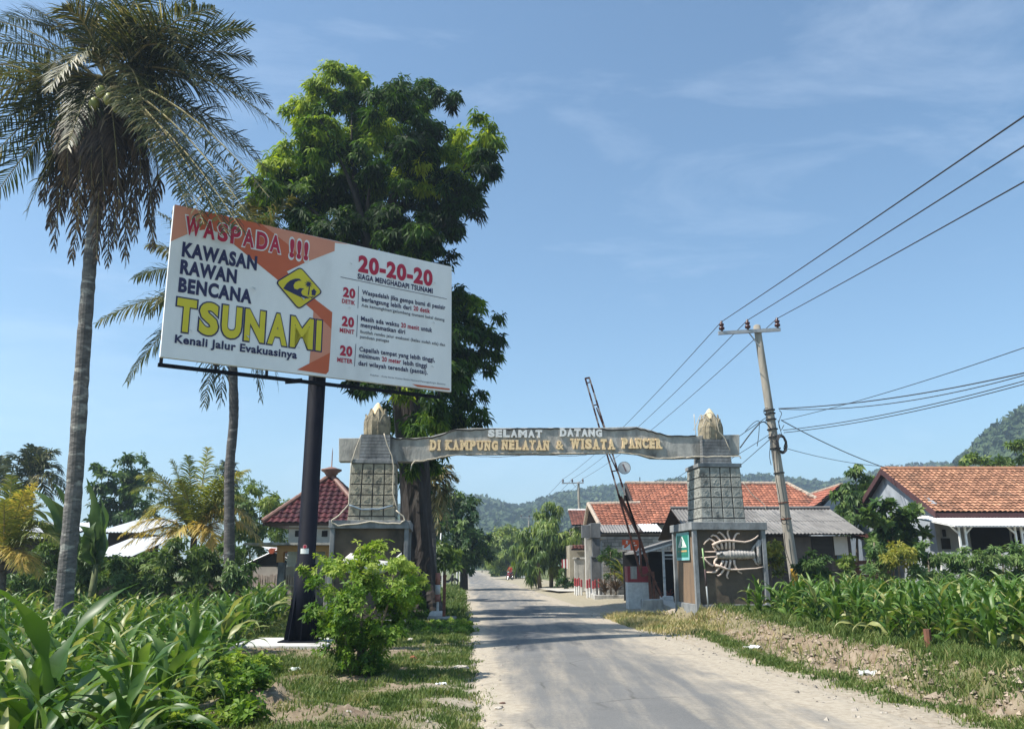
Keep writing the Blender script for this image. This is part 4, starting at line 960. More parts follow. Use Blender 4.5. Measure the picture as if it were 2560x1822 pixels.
# ================================================================== BUILDINGS
TILE_O = mat('orange_clay_tile', (.37, .145, .085), (.26, .095, .058), 3, rough=.85, bump=.3, tint=.35, c3=(.11, .06, .045), s3=.9, t3=(.58, .72))
TILE_S = mat('sandy_orange_tile', (.38, .195, .115), (.29, .14, .085), 2, rough=.85, bump=.3, tint=.35, c3=(.13, .075, .05), s3=.8, t3=(.56, .70))
TILE_B = mat('brown_clay_tile', (.26, .10, .07), (.18, .075, .055), 3, rough=.85, tint=.4)
TILE_G = mat('glazed_maroon_tile', (.085, .018, .018), (.045, .011, .015), 2, rough=.42, spec=.4, tint=.35)
MORTAR = mat('ridge_mortar', (.46, .38, .30), (.30, .24, .19), 5, bump=.5, c3=(.12, .10, .09), s3=3)
ASB = mat('grey_asbestos_sheet', (.21, .20, .19), (.13, .125, .12), 1.2, rough=.9, tint=.3, c3=(.12, .115, .11), s3=.7, t3=(.55, .75))
ZINC = mat('bright_zinc_sheet', (.80, .80, .80), (.72, .72, .72), 2, rough=.45, tint=.1)
DARKWD = mat('dark_rafters', (.035, .022, .018), (.022, .015, .013), 5)
PLAS_G = mat('grey_blue_plaster', (.34, .37, .405), (.235, .26, .29), 1.5, bump=.2, stretch=(1, 1, .5), c3=(.13, .14, .155), s3=1.2, t3=(.55, .75))
PLAS_C = mat('cream_plaster', (.34, .30, .225), (.26, .23, .18), 2, bump=.1)
PLAS_W = mat('bluish_white_plaster', (.58, .62, .63), (.42, .46, .48), 2, bump=.15, c3=(.3, .33, .34), s3=1.5)
ORPL = mat('orange_plaster', (.50, .27, .09), (.40, .21, .075), 2, bump=.1)
CEMD = mat('raw_grey_cement', (.155, .16, .165), (.085, .09, .094), 2.5, bump=.3, stretch=(1, 1, .5), c3=(.06, .063, .067), s3=1.2, t3=(.52, .7))
DARK = mat('painted_interior_shade', (.012, .011, .011), (.018, .017, .016), 3)  # near-black colour, the shade inside openings is painted in
BRICKG = mat('grey_cement_block', (.40, .38, .34), (.29, .275, .25), 4, bump=.3, tint=.3)
MORT_D = mat('dark_mortar', (.11, .105, .10), (.08, .075, .07), 6)
BAMB = mat('pale_pink_bamboo', (.54, .45, .40), (.40, .33, .29), 6, bump=.2, tint=.3, stretch=(1, 1, .3))

def inside(poly, U, W):
    r = np.zeros(U.shape, bool); n_ = len(poly)
    for i in range(n_):
        (x1, y1), (x2, y2) = poly[i], poly[(i + 1) % n_]
        if y1 == y2: continue
        c = ((y1 > W) != (y2 > W)) & (U < (x2 - x1) * (W - y1) / (y2 - y1) + x1); r ^= c
    return r
def roof_sheet(name, P, mats, parent, tw=.24, th=.30, amp=.028, step=.045, sub=4, mode='tile', thick=.06, seed=1):
    """tiled or corrugated roof over a plane polygon P (first edge is the eave); tiles are modelled row by row"""
    P = [Vector(p) for p in P]; e = (P[1] - P[0]).normalized(); nrm = (P[1] - P[0]).cross(P[2] - P[0]).normalized()
    if nrm.z < 0: nrm = -nrm
    w = nrm.cross(e); w = w if w.z > 0 else -w
    poly = [((p - P[0]).dot(e), (p - P[0]).dot(w)) for p in P]
    u0, u1 = min(p[0] for p in poly), max(p[0] for p in poly); w0, w1 = min(p[1] for p in poly), max(p[1] for p in poly)
    nt_ = int(math.ceil((u1 - u0) / tw)); nr_ = int(math.ceil((w1 - w0) / th)); rs = np.random.RandomState(seed)
    us = u0 + np.arange(nt_ * sub + 1) * tw / sub
    if mode == 'tile': prof = amp * np.abs(np.sin(np.pi * (us - u0) / tw)) ** .8
    elif mode == 'glazed': prof = amp * (1 + np.sin(2 * np.pi * (us - u0) / tw)) * .8
    else: prof = amp * np.sin(2 * np.pi * (us - u0) / tw)
    VV, QQ, TT = [], [], []; k = 0
    jit = rs.uniform(-.006, .006, (nr_, nt_)) if mode == 'tile' else rs.uniform(-.002, .002, (nr_, nt_)); tin = rs.uniform(0, 1, (nr_, nt_))
    if mode == 'corr': tin = np.repeat(rs.uniform(.2, .8, (nr_, nt_ // 12 + 1)), 12, 1)[:, :nt_]
    eo, wo, no = np.array(e), np.array(w), np.array(nrm); p0 = np.array(P[0])
    for j in range(nr_):
        off = np.repeat(jit[j], sub); off = np.append(off, off[-1])
        lo = prof + step + off; hi = prof + off
        wl = w0 + j * th + (0.008 * np.sin(us * 3 + j) if mode == 'tile' else 0); wh = np.full_like(us, w0 + (j + 1) * th + .01); wl = np.broadcast_to(wl, us.shape)
        A_ = p0 + us[:, None] * eo + wl[:, None] * wo + lo[:, None] * no; B_ = p0 + us[:, None] * eo + wh[:, None] * wo + hi[:, None] * no
        C_ = A_ - no * (min(step + .012, .018))
        m_ = len(us); VV += [C_, A_, B_]; a = np.arange(m_ - 1)
        cu = (us[:-1] + us[1:]) / 2; ok = inside(poly, cu, np.full_like(cu, w0 + (j + .5) * th)); a = a[ok]
        QQ.append(np.stack([k + a, k + a + 1, k + m_ + a + 1, k + m_ + a], 1)); QQ.append(np.stack([k + m_ + a, k + m_ + a + 1, k + 2 * m_ + a + 1, k + 2 * m_ + a], 1))
        t_ = tin[j][np.minimum(a // sub, nt_ - 1)]; TT += [t_ * .5, t_]; k += 3 * m_  # front edges tinted darker: shade between the rows put into the colour
    mb = MB(); mb.arr(np.concatenate(VV), np.concatenate(QQ), np.concatenate(TT))
    d_ = [p - nrm * .02 for p in P] + [p - nrm * (.02 + thick) for p in P]; n_ = len(P)
    mb.add(d_, [tuple(range(n_)), tuple(reversed(range(n_, 2 * n_)))] + [(i, i + n_, (i + 1) % n_ + n_, (i + 1) % n_) for i in range(n_)], 1)
    return mb.build(name, mats, parent)
def ridge(parent, pts, r=.11, mt=None, seg=.32, name='ridge_cap'):
    mb = MB()
    for a, b in zip(pts[:-1], pts[1:]):
        a, b = Vector(a), Vector(b); n_ = max(1, int((b - a).length / seg))
        for i in range(n_): mb.tube([a.lerp(b, i / n_), a.lerp(b, (i + 1) / n_)], [r * .92, r * 1.06], 8)
    return mb.build(name, mt or MORTAR, parent)
def solid(name, pts_front, dvec, mt, parent, bevel=0):
    """a vertical polygon given by world points, thickened along dvec"""
    dv = Vector(dvec); n_ = len(pts_front); mb = MB(); pts = [Vector(p) for p in pts_front]
    mb.add(pts + [p + dv for p in pts], [tuple(range(n_)), tuple(reversed(range(n_, 2 * n_)))] + [(i, i + n_, (i + 1) % n_ + n_, (i + 1) % n_) for i in range(n_)])
    return mb.build(name, mt, parent, bevel=bevel)
def pbox(name, x0, x1, y0, y1, Y, dep, mt, parent, bevel=0, zb=None):
    """box whose front face spans the photo pixels x0..x1, y0..y1 at distance Y"""
    a, b, c = at(x0, y1, Y), at(x1, y1, Y), at((x0 + x1) / 2, y0, Y); mb = MB(); mb.box(a.x, b.x, Y, Y + dep, a.z if zb is None else zb, c.z)
    return mb.build(name, mt, parent, bevel=bevel)

# ---- orange-tiled long house behind the gate
ha = empty('tiled_house', Vector((at(1800, 1400, 54).x, 54, .1)), 'long house with a high orange clay-tile roof behind the lobster tower', 'house')
E0, E1 = at(1600, 1308, 51), at(2062, 1308, 51); R0, R1 = at(1563, 1209, 55.5), at(1969, 1210, 55.5)
E1.x = R1.x + 3.0
roof_sheet('roof', [E0, E1, R1, R0], [TILE_O, DARKWD], ha, seed=11)
hipb = Vector((E1.x, 60, E1.z)); roof_sheet('roof', [E1, hipb, R1], [TILE_O, DARKWD], ha, seed=12)
roof_sheet('roof', [hipb, Vector((E0.x, 60, E0.z)), R0, R1], [TILE_O, DARKWD], ha, seed=13)
ridge(ha, [R0 + Vector((0, 0, .05)), R1 + Vector((0, 0, .05)), E1 + Vector((0, 0, .05))], .13)
ridge(ha, [E0, R0], .09, DARKWD, name='bargeboard')
mb = MB(); mb.box(E0.x + .4, E1.x - .5, 51.7, 59.2, 0, E0.z - .02); mb.build('wall', PLAS_W, ha)
solid('gable', [(E0.x + .45, 51.7, E0.z - .03), (E0.x + .45, 59.2, E0.z - .03), (E0.x + .45, 55.5, R0.z - .25)], (.2, 0, 0), PLAS_W, ha)
mb = MB(); q = at(1600, 1209, 55.5); mb.tube([q, q + Vector((0, 0, .45))], .03, 6); mb.build('roof_vent', BLACKM, ha)
hb = empty('tiled_house', Vector((at(2080, 1400, 50).x, 52, .1)), 'smaller house whose reddish tile roof joins the right end of the long orange roof', 'house')
RA, RB = at(2026, 1235, 61), at(2103, 1211, 49.5); EA, EB = at(1992, 1268, 59), at(2036, 1266, 48.8)
roof_sheet('roof', [EA, EB, RB, RA], [mat('red_clay_tile', (.36, .125, .08), (.27, .095, .06), 3, tint=.35, bump=.3), DARKWD], hb, seed=14)
EC = at(2165, 1266, 49.5); ED = EC + (RA - RB)
roof_sheet('roof', [EC, ED, RA, RB], [TILE_O, DARKWD], hb, seed=15); ridge(hb, [RA, RB], .12)
solid('gable', [EB + Vector((.5, .3, -.1)), EC + Vector((-.4, .3, -.1)), RB + Vector((0, .3, -.2))], (0, .2, 0), PLAS_G, hb)
mb = MB(); mb.box(EB.x + .5, EC.x - .4, EB.z and 49.2, 57, 0, EB.z - .1); mb.build('wall', PLAS_G, hb)
# ---- lower roof to the left of it
hc = empty('tiled_house', Vector((at(1550, 1400, 48).x, 48, .1)), 'low house with an orange tile roof behind the grey block wall and boom', 'house')
E0, E1, R0, R1 = at(1502, 1318, 46), at(1625, 1316, 46), at(1471, 1259, 50), at(1600, 1257, 50); E1.x = R1.x
roof_sheet('roof', [E0, E1, R1, R0], [TILE_O, DARKWD], hc, seed=16)
B0, B1 = Vector((R0.x, 54, E0.z)), Vector((R1.x, 54, E0.z)); roof_sheet('roof', [B1, B0, R0, R1], [TILE_O, DARKWD], hc, seed=17)
ridge(hc, [R0, R1], .12); ridge(hc, [E0, R0], .12); ridge(hc, [B0, R0], .12)
mb = MB(); mb.box(E0.x + .4, E1.x - .1, 46.8, 53.4, 0, E0.z - .03); mb.build('wall', PLAS_C, hc)
solid('gable', [(E0.x + .42, 46.8, E0.z - .04), (E0.x + .42, 53.4, E0.z - .04), (E0.x + .42, 50, R0.z - .25)], (.2, 0, 0), PLAS_C, hc)
# ---- far brown-roofed house
hd = empty('brown_roofed_house', Vector((at(1440, 1400, 66).x, 66, .1)), 'distant house with a dull brown tile roof behind the concrete porch', 'house')
E0, E1, R0, R1 = at(1424, 1312, 62), at(1500, 1312, 62), at(1420, 1275, 66), at(1480, 1275, 66); E1.x = R1.x; E0.x = R0.x
roof_sheet('roof', [E0, E1, R1, R0], [TILE_B, DARKWD], hd, seed=18); ridge(hd, [R0, R1], .12, OFFW)
mb = MB(); mb.box(E0.x + .3, E1.x - .3, 63, 69, 0, E0.z - .05); mb.build('wall', PLAS_C, hd)
E0, E1, R0, R1 = at(1428, 1372, 55), at(1470, 1372, 55), at(1432, 1362, 56.5), at(1470, 1362, 56.5)
roof_sheet('awning', [E0, E1, R1, R0], [TILE_B, DARKWD], hd, seed=19)
mb = MB(); mb.box(E0.x, E1.x + .6, 56.6, 62.9, 0, R0.z); mb.build('porch_wall', PLAS_C, hd)

# ---- grey block building with concrete porch pillars
hg = empty('grey_block_building', Vector((at(1560, 1450, 44).x, 44, .1)), 'unplastered grey cement-block building with two concrete porch pillars', 'building')
Yw = 44.0
a, b = at(1505, 1500, Yw), at(1700, 1500, Yw); ztop = at(1560, 1331, Yw).z; zbr = at(1560, 1347, Yw).z
mb = MB(); rs = random.Random(4); rh = .185; nrw = int(zbr / rh)
for j in range(nrw):
    x = a.x - (.2 if j % 2 else 0)
    while x < b.x:
        w_ = .40; x0, x1 = max(x, a.x), min(x + w_ - .022, b.x); zz = zbr - (j + 1) * rh
        if x1 - x0 > .06: mb.box(x0, x1, Yw - rs.uniform(.0, .008), Yw + .1, max(zz, .0) + .011, zz + rh - .011, 0, t=rs.random())
        x += w_
mb.box(a.x, b.x, Yw + .012, Yw + .14, 0, zbr, 1)
mb.build('block_wall', [BRICKG, MORT_D], hg)
mb = MB(); mb.box(a.x, b.x, Yw + .15, Yw + 4, 0, zbr); mb.build('wall', CONC, hg)
mb = MB(); h3 = (ztop - zbr) / 3
for k in range(3): mb.box(a.x - .02, b.x, Yw - .03 - .02 * (k % 2), Yw + .2, zbr + h3 * k + .012, zbr + h3 * (k + 1), k % 2)
mb.build('ring_beam', [CONC, CONC_D], hg)
P_ = [at(1500, 1331, Yw - .2), at(1655, 1331, Yw - .2), at(1640, 1316, Yw + 1.2), at(1500, 1316, Yw + 1.2)]
roof_sheet('lean_to_roof', P_, [ASB, DARKWD], hg, tw=.15, th=1.9, amp=.02, step=.01, mode='corr', thick=.03)
P_ = [at(1598, 1331, Yw - .25) + Vector((0, 0, .06)), at(1650, 1331, Yw - .25) + Vector((0, 0, .06)), at(1648, 1317, Yw + 1.1) + Vector((0, 0, .06)), at(1600, 1317, Yw + 1.1) + Vector((0, 0, .06))]
roof_sheet('zinc_sheet', P_, [ZINC, DARKWD], hg, tw=.15, th=1.9, amp=.02, step=.01, mode='corr', thick=.03)
pbox('porch_pillar', 1482, 1501, 1344, 1391, 42.4, .5, CEMD, hg, .02); pbox('porch_pillar', 1480, 1505, 1394, 1470, 42.3, .7, CEMD, hg, .02, zb=0); pbox('pillar_collar', 1478, 1506, 1390, 1394, 42.25, .8, CEMD, hg, .01)
pbox('porch_pillar', 1466, 1482, 1343, 1470, 45.4, .6, CONC, hg, .02, zb=0)
pbox('porch_beam', 1455, 1478, 1312, 1344, 42.4, .35, CEMD, hg, .02); pbox('porch_beam', 1477, 1502, 1307, 1344.5, 42.3, 2.6, CEMD, hg, .02)
pbox('downpipe', 1504, 1508, 1352, 1450, 43.6, .1, GALV, hg, 0, zb=0)
pl = MB(); q0, q1 = at(1487, 1500, 39.5), at(1572, 1500, 39.5)
pl.box(q0.x, q1.x, 39.5, 39.7, -.1, at(1530, 1487, 39.5).z); pl.box(q0.x, q0.x + .2, 39.71, 43, -.1, at(1530, 1487, 39.5).z)
tag(pl.build('planter_kerb', CONC, bevel=.02, org=Vector((q0.x, 39.5, 0))), 'low grey concrete planter kerb below the block wall', 'kerb')
for k, (px, by, Y, lab) in enumerate(((1438, 1480, 46, 'first'), (1443, 1483, 45, 'second'), (1448, 1482, 45.5, 'third'), (1454, 1483, 45, 'fourth'), (1469, 1492, 41.5, 'fifth'), (1475, 1491, 42, 'sixth'), (1484, 1491, 41.5, 'seventh'), (1489, 1489, 42, 'eighth'), (1498, 1489, 42, 'ninth'))):
    x = at(px, by, Y).x; z0 = .1; H_ = .86
    if k == 0:
        proto = empty('guard_post', Vector((x, Y, z0)), None, 'post', 'red and white guard posts by the grey building')
        mb = MB(); mb.lathe([(.052, -.1), (.052, H_ * .52)], 12); mb.build('white_base', OFFW, proto, world=False)
        mb = MB(); mb.lathe([(.053, H_ * .523), (.053, H_), (.04, H_ + .015)], 12); mb.build('red_top', REDP, proto, world=False)
        o = proto
    else: o = dup(proto, loc=Vector((x, Y, z0)), scale=(1, 1, .92 + .1 * ((k * 7) % 3) / 2))
    o['label'] = f'short red-topped white guard post, {lab} from the left in the row before the grey building'
# banner, grey gate posts, hutch by the road
bn = MB(); Y = 58
for k in range(7): bn.box(at(1404 + k * 4, 1400, Y).x, at(1407.6 + k * 4, 1400, Y).x, Y, Y + .02, at(1410, 1419 + (k % 2) * 2, Y).z, at(1410, 1398 - k * .4, Y).z, k % 2)
tag(bn.build('striped_bunting', [REDP, WHITE], org=Vector((at(1415, 1400, Y).x, Y, 1))), 'red and white striped bunting hung between the roadside trees and the porch', 'bunting')
for px, lab in ((1441, 'slim dark concrete gate post standing nearest the hedge bush'), (1452, 'thicker dark concrete gate post beside the concrete porch')):
    Y = 50; mb = MB(); w_ = .12 if px < 1450 else .2; x = at(px, 1400, Y).x; zt = at(px, 1393, Y).z
    mb.box(x - w_, x + w_, Y, Y + 2 * w_, 0, zt - .1); mb.box(x - w_ - .08, x + w_ + .08, Y - .08, Y + 2 * w_ + .08, zt - .099, zt)
    tag(mb.build('gate_post', CONC, bevel=.015, org=Vector((x, Y, 0))), lab, 'post')
sh = empty('roadside_kiosk', Vector((at(1308, 1420, 112).x, 112, 0)), 'small pale blue-grey kiosk hut by the road beyond the trees', 'kiosk')
pbox('wall', 1300, 1316, 1408, 1436, 112, 2, PLAS_W, sh, zb=0); pbox('roof', 1298, 1318, 1405, 1408, 111.7, 2.6, ASB, sh)

# ---- shack with the asbestos roof behind the pole
hs = empty('wooden_shack', Vector((at(2000, 1440, 34).x, 34, .1)), 'old board shack with a grey corrugated roof behind the leaning power pole', 'shack')
RZ, EZ = at(2088, 1270, 36.5).z, at(2165, 1334, 33).z; XR1 = at(2165, 1334, 33).x; XL1 = at(1676, 1268, 36.5).x
roof_sheet('roof', [(XL1, 33, EZ), (XR1, 33, EZ), (XR1, 36.5, RZ), (XL1, 36.5, RZ)], [ASB, DARKWD], hs, tw=.15, th=1.75, amp=.022, step=.015, mode='corr', thick=.03, seed=21)
roof_sheet('roof', [(XR1, 40, EZ), (XL1, 40, EZ), (XL1, 36.5, RZ), (XR1, 36.5, RZ)], [ASB, DARKWD], hs, tw=.15, th=1.75, amp=.022, step=.015, mode='corr', thick=.03, seed=22)
ridge(hs, [(XL1, 36.5, RZ + .02), (XR1, 36.5, RZ + .02)], .07, ASB, seg=1.5)
solid('gable', [(XL1 + .5, 33.5, EZ - .1), (XL1 + .5, 39.5, EZ - .1), (XL1 + .5, 36.5, RZ - .15)], (.08, 0, 0), DARKWD, hs)
Yf = 33.55
mb = MB(); mb.box(XL1 + .5, XR1 - .4, Yf + .05, 39.5, 0, EZ - .06); mb.build('wall', WOODG, hs)
pbox('plaster_panel', 1985, 2032, 1342, 1412, Yf, .04, mat('stained_grey_panel', (.15, .13, .115), (.095, .085, .078), 2, c3=(.08, .07, .065), s3=1), hs)
pbox('board_panel', 2034, 2084, 1341, 1398, Yf, .04, mat('black_stained_boards', (.05, .046, .042), (.03, .028, .026), 3, stretch=(.2, 1, 2)), hs)
pbox('board_panel', 1925, 1983, 1342, 1412, Yf, .04, WOODG, hs)
pbox('white_sheet', 2088, 2122, 1341, 1387, Yf - .06, .03, mat('white_board', (.66, .66, .64), (.58, .58, .56), 4), hs); pbox('blue_panel', 2094, 2112, 1388, 1400, Yf - .02, .03, mat('faded_blue_paint', (.10, .17, .23), (.08, .13, .18), 5), hs)
for i in range(5): pbox('lower_plank', 1920 + 3 * i, 2128 - 2 * i, 1404 + i * 8, 1410 + i * 8, Yf - .03 + .004 * i, .03, WOODG, hs)
P_ = [at(2128, 1338, 34.2), at(2230, 1360, 34.2), at(2230, 1350, 36), at(2140, 1330, 36)]
roof_sheet('side_roof', P_, [TILE_B, DARKWD], hs, tw=.2, th=.3, seed=24)
q0, q1 = at(2130, 1380, 34.8), at(2228, 1380, 34.8); mb = MB()
for i in range(9):
    z = .15 + i * .19; mb.box(q0.x, q1.x - .1, 34.8 + .01 * (i % 2), 34.86, z, z + .17)
mb.build('plank_wall', WOODB, hs)
# lean-to in front of the shack's gable, on posts
lt = empty('lean_to', Vector((at(1640, 1480, 33.5).x, 34, .1)), 'open lean-to with a thin sloping roof and whitish posts beside the lobster pedestal', 'lean-to')
A_, B_ = at(1588, 1384, 34), at(1700, 1350, 34); A2, B2 = A_ + Vector((0, 3.4, 0)), B_ + Vector((0, 3.4, 0))
mb = MB(); mb.hexa([A_, A2, B2, B_, A_ + Vector((0, 0, .09)), A2 + Vector((0, 0, .09)), B2 + Vector((0, 0, .09)), B_ + Vector((0, 0, .09))]); mb.build('roof', ASB, lt)
mb = MB(); mb.bar(A_ - Vector((0, .03, .05)), B_ - Vector((0, .03, .05)), .05, .07); mb.build('rafter', OFFW, lt)
for px, yt in ((1617, 1378), (1657, 1366), (1690, 1360)):
    p1 = at(px, yt, 34.1); mb = MB(); mb.bar(Vector((at(px + 5, 1475, 34.1).x, 34.1, .1)), p1, .09); mb.build('post', OFFW if px > 1650 else WOODG, lt)
mb = MB(); mb.bar(at(1657, 1387, 34.1), at(1690, 1387, 34.1), .06); mb.bar(at(1658, 1396, 34.1), at(1690, 1396, 34.1), .03); mb.build('rail', OFFW, lt)
pbox('back_wall', 1560, 1690, 1378, 1480, 37.2, .1, DARK, lt, zb=0)  # wall painted near-black to give the lean-to its shaded inside
pbox('bench', 1615, 1652, 1455, 1480, 35.5, .6, DARKWD, lt, zb=.05)

# ---- house with the sandy-orange roof at the right edge
hr = empty('tiled_house', Vector((at(2450, 1400, 33).x, 34, .2)), 'grey-walled house with a sandy-orange tile roof and a white porch awning', 'house')
Xg = at(2336, 1278, 31).x; EZ = at(2336, 1280, 31).z; RZ = at(2219, 1173, 35).z; XE = at(2800, 1280, 31).x
roof_sheet('roof', [(Xg, 31, EZ), (XE, 31, EZ), (XE, 35, RZ), (Xg, 35, RZ)], [TILE_S, DARKWD], hr, tw=.20, th=.26, amp=.04, step=.045, seed=31)
roof_sheet('roof', [(XE, 39, EZ), (Xg, 39, EZ), (Xg, 35, RZ), (XE, 35, RZ)], [TILE_S, DARKWD], hr, tw=.20, th=.26, amp=.04, step=.045, seed=32)
ridge(hr, [(Xg, 35, RZ + .03), (XE, 35, RZ + .03)], .10, TILE_S)
FASC = mat('maroon_fascia', (.075, .03, .03), (.05, .022, .024), 4)
for y0, y1 in ((30.9, 35), (39.1, 35)):
    mb = MB(); mb.hexa([Vector(p) for p in ((Xg - .05, y0, EZ - .22), (Xg - .005, y0, EZ - .22), (Xg - .005, y1, RZ - .22), (Xg - .05, y1, RZ - .22), (Xg - .05, y0, EZ + .03), (Xg - .005, y0, EZ + .03), (Xg - .005, y1, RZ + .03), (Xg - .05, y1, RZ + .03))]); mb.build('bargeboard', FASC, hr)
mb = MB(); mb.box(Xg + .02, XE, 30.98, 31.03, EZ - .24, EZ - .03); mb.build('fascia', FASC, hr)
solid('gable_wall', [(Xg + .25, 31.6, 0), (Xg + .25, 38.4, 0), (Xg + .25, 38.4, EZ - .1 + .5), (Xg + .25, 35, RZ - .12), (Xg + .25, 31.6, EZ - .1 + .48)], (.2, 0, 0), PLAS_G, hr)
mb = MB(); mb.box(Xg + .46, XE, 31.6, 31.8, 0, EZ + .2); mb.build('front_wall', PLAS_G, hr)
AZ0, AZ1 = at(2311, 1291, 31.5).z, at(2396, 1313, 28.4).z; AX = at(2396, 1313, 28.4).x - .12
roof_sheet('awning', [(AX, 28.4, AZ1), (XE, 28.4, AZ1), (XE, 31.55, AZ0), (AX, 31.55, AZ0)], [ZINC, mat('awning_frame_white', (.75, .75, .75), (.7, .7, .7))], hr, tw=.12, th=3.5, amp=.014, step=.004, mode='corr', thick=.03)
for px in (2408, 2549, 2700):
    x = at(px, 1350, 28.7).x; mb = MB(); zt = AZ1 + .02
    for dx in (-.11, .11): mb.box(x + dx - .03, x + dx + .03, 28.67, 28.73, 0, zt)
    for k in range(8):
        z = .3 + k * .28
        if z < zt - .1: mb.box(x - .08, x + .08, 28.68, 28.72, z, z + .05)
    mb.bar((x - .11, 28.7, zt - .3), (x - .42, 28.7, zt), .05); mb.bar((x + .11, 28.7, zt - .3), (x + .42, 28.7, zt), .05); mb.build('lattice_post', WHITE, hr)
pbox('doorway', 2432, 2530, 1318, 1378, 31.56, .03, DARK, hr, zb=.2)  # flat dark sheet on the wall, painted as the shade of an opening
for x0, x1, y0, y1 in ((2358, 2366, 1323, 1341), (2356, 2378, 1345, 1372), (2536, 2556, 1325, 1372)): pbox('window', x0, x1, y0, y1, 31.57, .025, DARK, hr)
mb = MB(); q0 = at(2350, 1380, 28.2); mb.box(q0.x, XE, 28.2, 28.35, 0, q0.z); mb.build('porch_kerb', OFFW, hr)

# ---- pavilion with the glazed maroon hip roof, left
hp = empty('hipped_pavilion', Vector((at(830, 1400, 36.3).x, 36.3, 0)), 'small house with a glossy maroon hip roof and pot finial behind the billboard pole', 'house')
EZ = at(655, 1306, 34).z; cx, cy, hw = at(828, 1187, 36.3).x, 36.3, 2.35; AZ = at(828, 1190, 36.3).z
xl = at(655, 1306, 34).x; hw = cx - xl; yf = cy - hw
cs = [Vector((cx - hw, cy - hw, EZ)), Vector((cx + hw, cy - hw, EZ)), Vector((cx + hw, cy + hw, EZ)), Vector((cx - hw, cy + hw, EZ))]; ap_ = Vector((cx, cy, AZ))
for k in range(4): roof_sheet('roof', [cs[k], cs[(k + 1) % 4], ap_], [TILE_G, DARKWD], hp, tw=.27, th=.29, amp=.035, step=.04, sub=6, mode='glazed', thick=.14, seed=40 + k)
HIPC = mat('weathered_hip_tile', (.24, .13, .10), (.17, .09, .075), 5, bump=.3, rough=.6)
for k in range(4): ridge(hp, [cs[k] + Vector((0, 0, .06)), ap_ + Vector((0, 0, .06))], .11, HIPC, name='hip_cap')
mb = MB(); mb.lathe([(.2, -.1), (.24, .05), (.30, .1), (.30, .14), (.46, .24), (.47, .30), (.3, .34), (.14, .40), (.03, .42), (.02, 1.05), (.004, 1.3)], 16, (cx, cy, AZ)); mb.build('finial', HIPC, hp, smooth=True)
x0, x1 = at(722, 1330, 35).x, at(905, 1330, 35).x
mb = MB(); mb.box(x0, x1, 35.0, 38.3, 0, EZ - .02); mb.build('wall', PLAS_W, hp)
mb = MB(); mb.box(x0 - .01, x1, 34.98, 34.995, at(750, 1322, 35).z, EZ - .16); mb.build('cream_band', PLAS_C, hp)
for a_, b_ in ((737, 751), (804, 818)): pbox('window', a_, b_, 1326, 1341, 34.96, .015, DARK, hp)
# porch slab and pillars
yp = 31.0
mb = MB(); q0, q1 = at(614, 1360, yp), at(832, 1360, yp); mb.box(q0.x, q1.x, yp - .2, 34.9, at(700, 1362, yp).z, at(700, 1356, yp).z); mb.build('porch_slab', CONC, hp)
pbox('porch_beam', 692, 832, 1363, 1378, yp, .3, ORPL, hp)
for a_, b_ in ((691, 707), (741, 757), (812, 826)):
    pbox('pillar_top', a_, b_, 1378, 1405, yp + .02, .26, ORPL, hp); pbox('pillar', a_, b_, 1405, 1470, yp + .02, .26, CONC_L, hp, .01); pbox('pillar_base', a_ - 4, b_ + 4, 1470, 1500, yp - .04, .4, CONC, hp, .02, zb=0)
# pale fence behind the pillars
yf_ = 33.2; fe = empty('bamboo_fence', Vector((at(675, 1490, yf_).x, yf_, 0)), 'pale pinkish split-bamboo fence under a plain plaster strip behind the porch pillars', 'fence')
q0, q1 = at(600, 1434, yf_), at(835, 1434, yf_); mb = MB(); rs = random.Random(6); x = q0.x; zm = at(700, 1463, yf_).z; zt = at(700, 1434, yf_).z
while x < q1.x:
    w_ = rs.uniform(.05, .11); t_ = rs.random(); mb.box(x, x + w_, yf_ - rs.uniform(0, .03), yf_ + .03, 0, zm - rs.uniform(.0, .05), 0, t=t_); mb.box(x + .01, x + w_ - .005, yf_ - .02 - rs.uniform(0, .02), yf_ + .02, zm, zt - rs.uniform(0, .12), 0, t=rs.random()); x += w_ + rs.uniform(.0, .035)
mb.build('slats', BAMB, fe)
mb = MB(); mb.box(q0.x, q1.x, yf_ + .06, yf_ + .16, 0, at(700, 1416, yf_).z); mb.build('plaster_strip', mat('pale_plaster', (.50, .46, .42), (.42, .38, .35), 3, bump=.1), fe)
mb = MB(); mb.box(q0.x, q1.x, yf_ - .06, yf_ - .04, zm - .05, zm + .02); mb.build('rail', BAMB, fe)
# shed gable behind the fence
sg_ = empty('white_roofed_shed', Vector((at(681, 1400, 37).x, 37, 0)), 'small dark shed with a white sheet roof and red ridge end behind the bamboo fence', 'shed')
L0, A0, R0 = at(600, 1415, 37), at(681, 1378, 37), at(790, 1430, 37); dv = Vector((0, 4, 0))
for p, q in ((L0, A0), (R0, A0)):
    roof_sheet('roof', [p, p + dv, q + dv, q] if p.x > q.x else [p + dv, p, q, q + dv], [ZINC, DARKWD], sg_, tw=.15, th=3, amp=.02, step=.01, mode='corr', thick=.05)
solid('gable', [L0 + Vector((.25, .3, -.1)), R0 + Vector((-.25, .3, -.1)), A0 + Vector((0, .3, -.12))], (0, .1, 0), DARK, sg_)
mb = MB(); mb.box(L0.x + .25, R0.x - .25, 37.4, 40.5, 0, L0.z - .02); mb.build('wall', CONC, sg_)
mb = MB(); mb.tube([A0 + Vector((-.02, -.12, .02)), A0 + dv + Vector((0, 0, .04))], .13, 8); mb.build('ridge_end', mat('red_ridge_tile', (.42, .09, .04), (.35, .075, .035), 5), sg_)
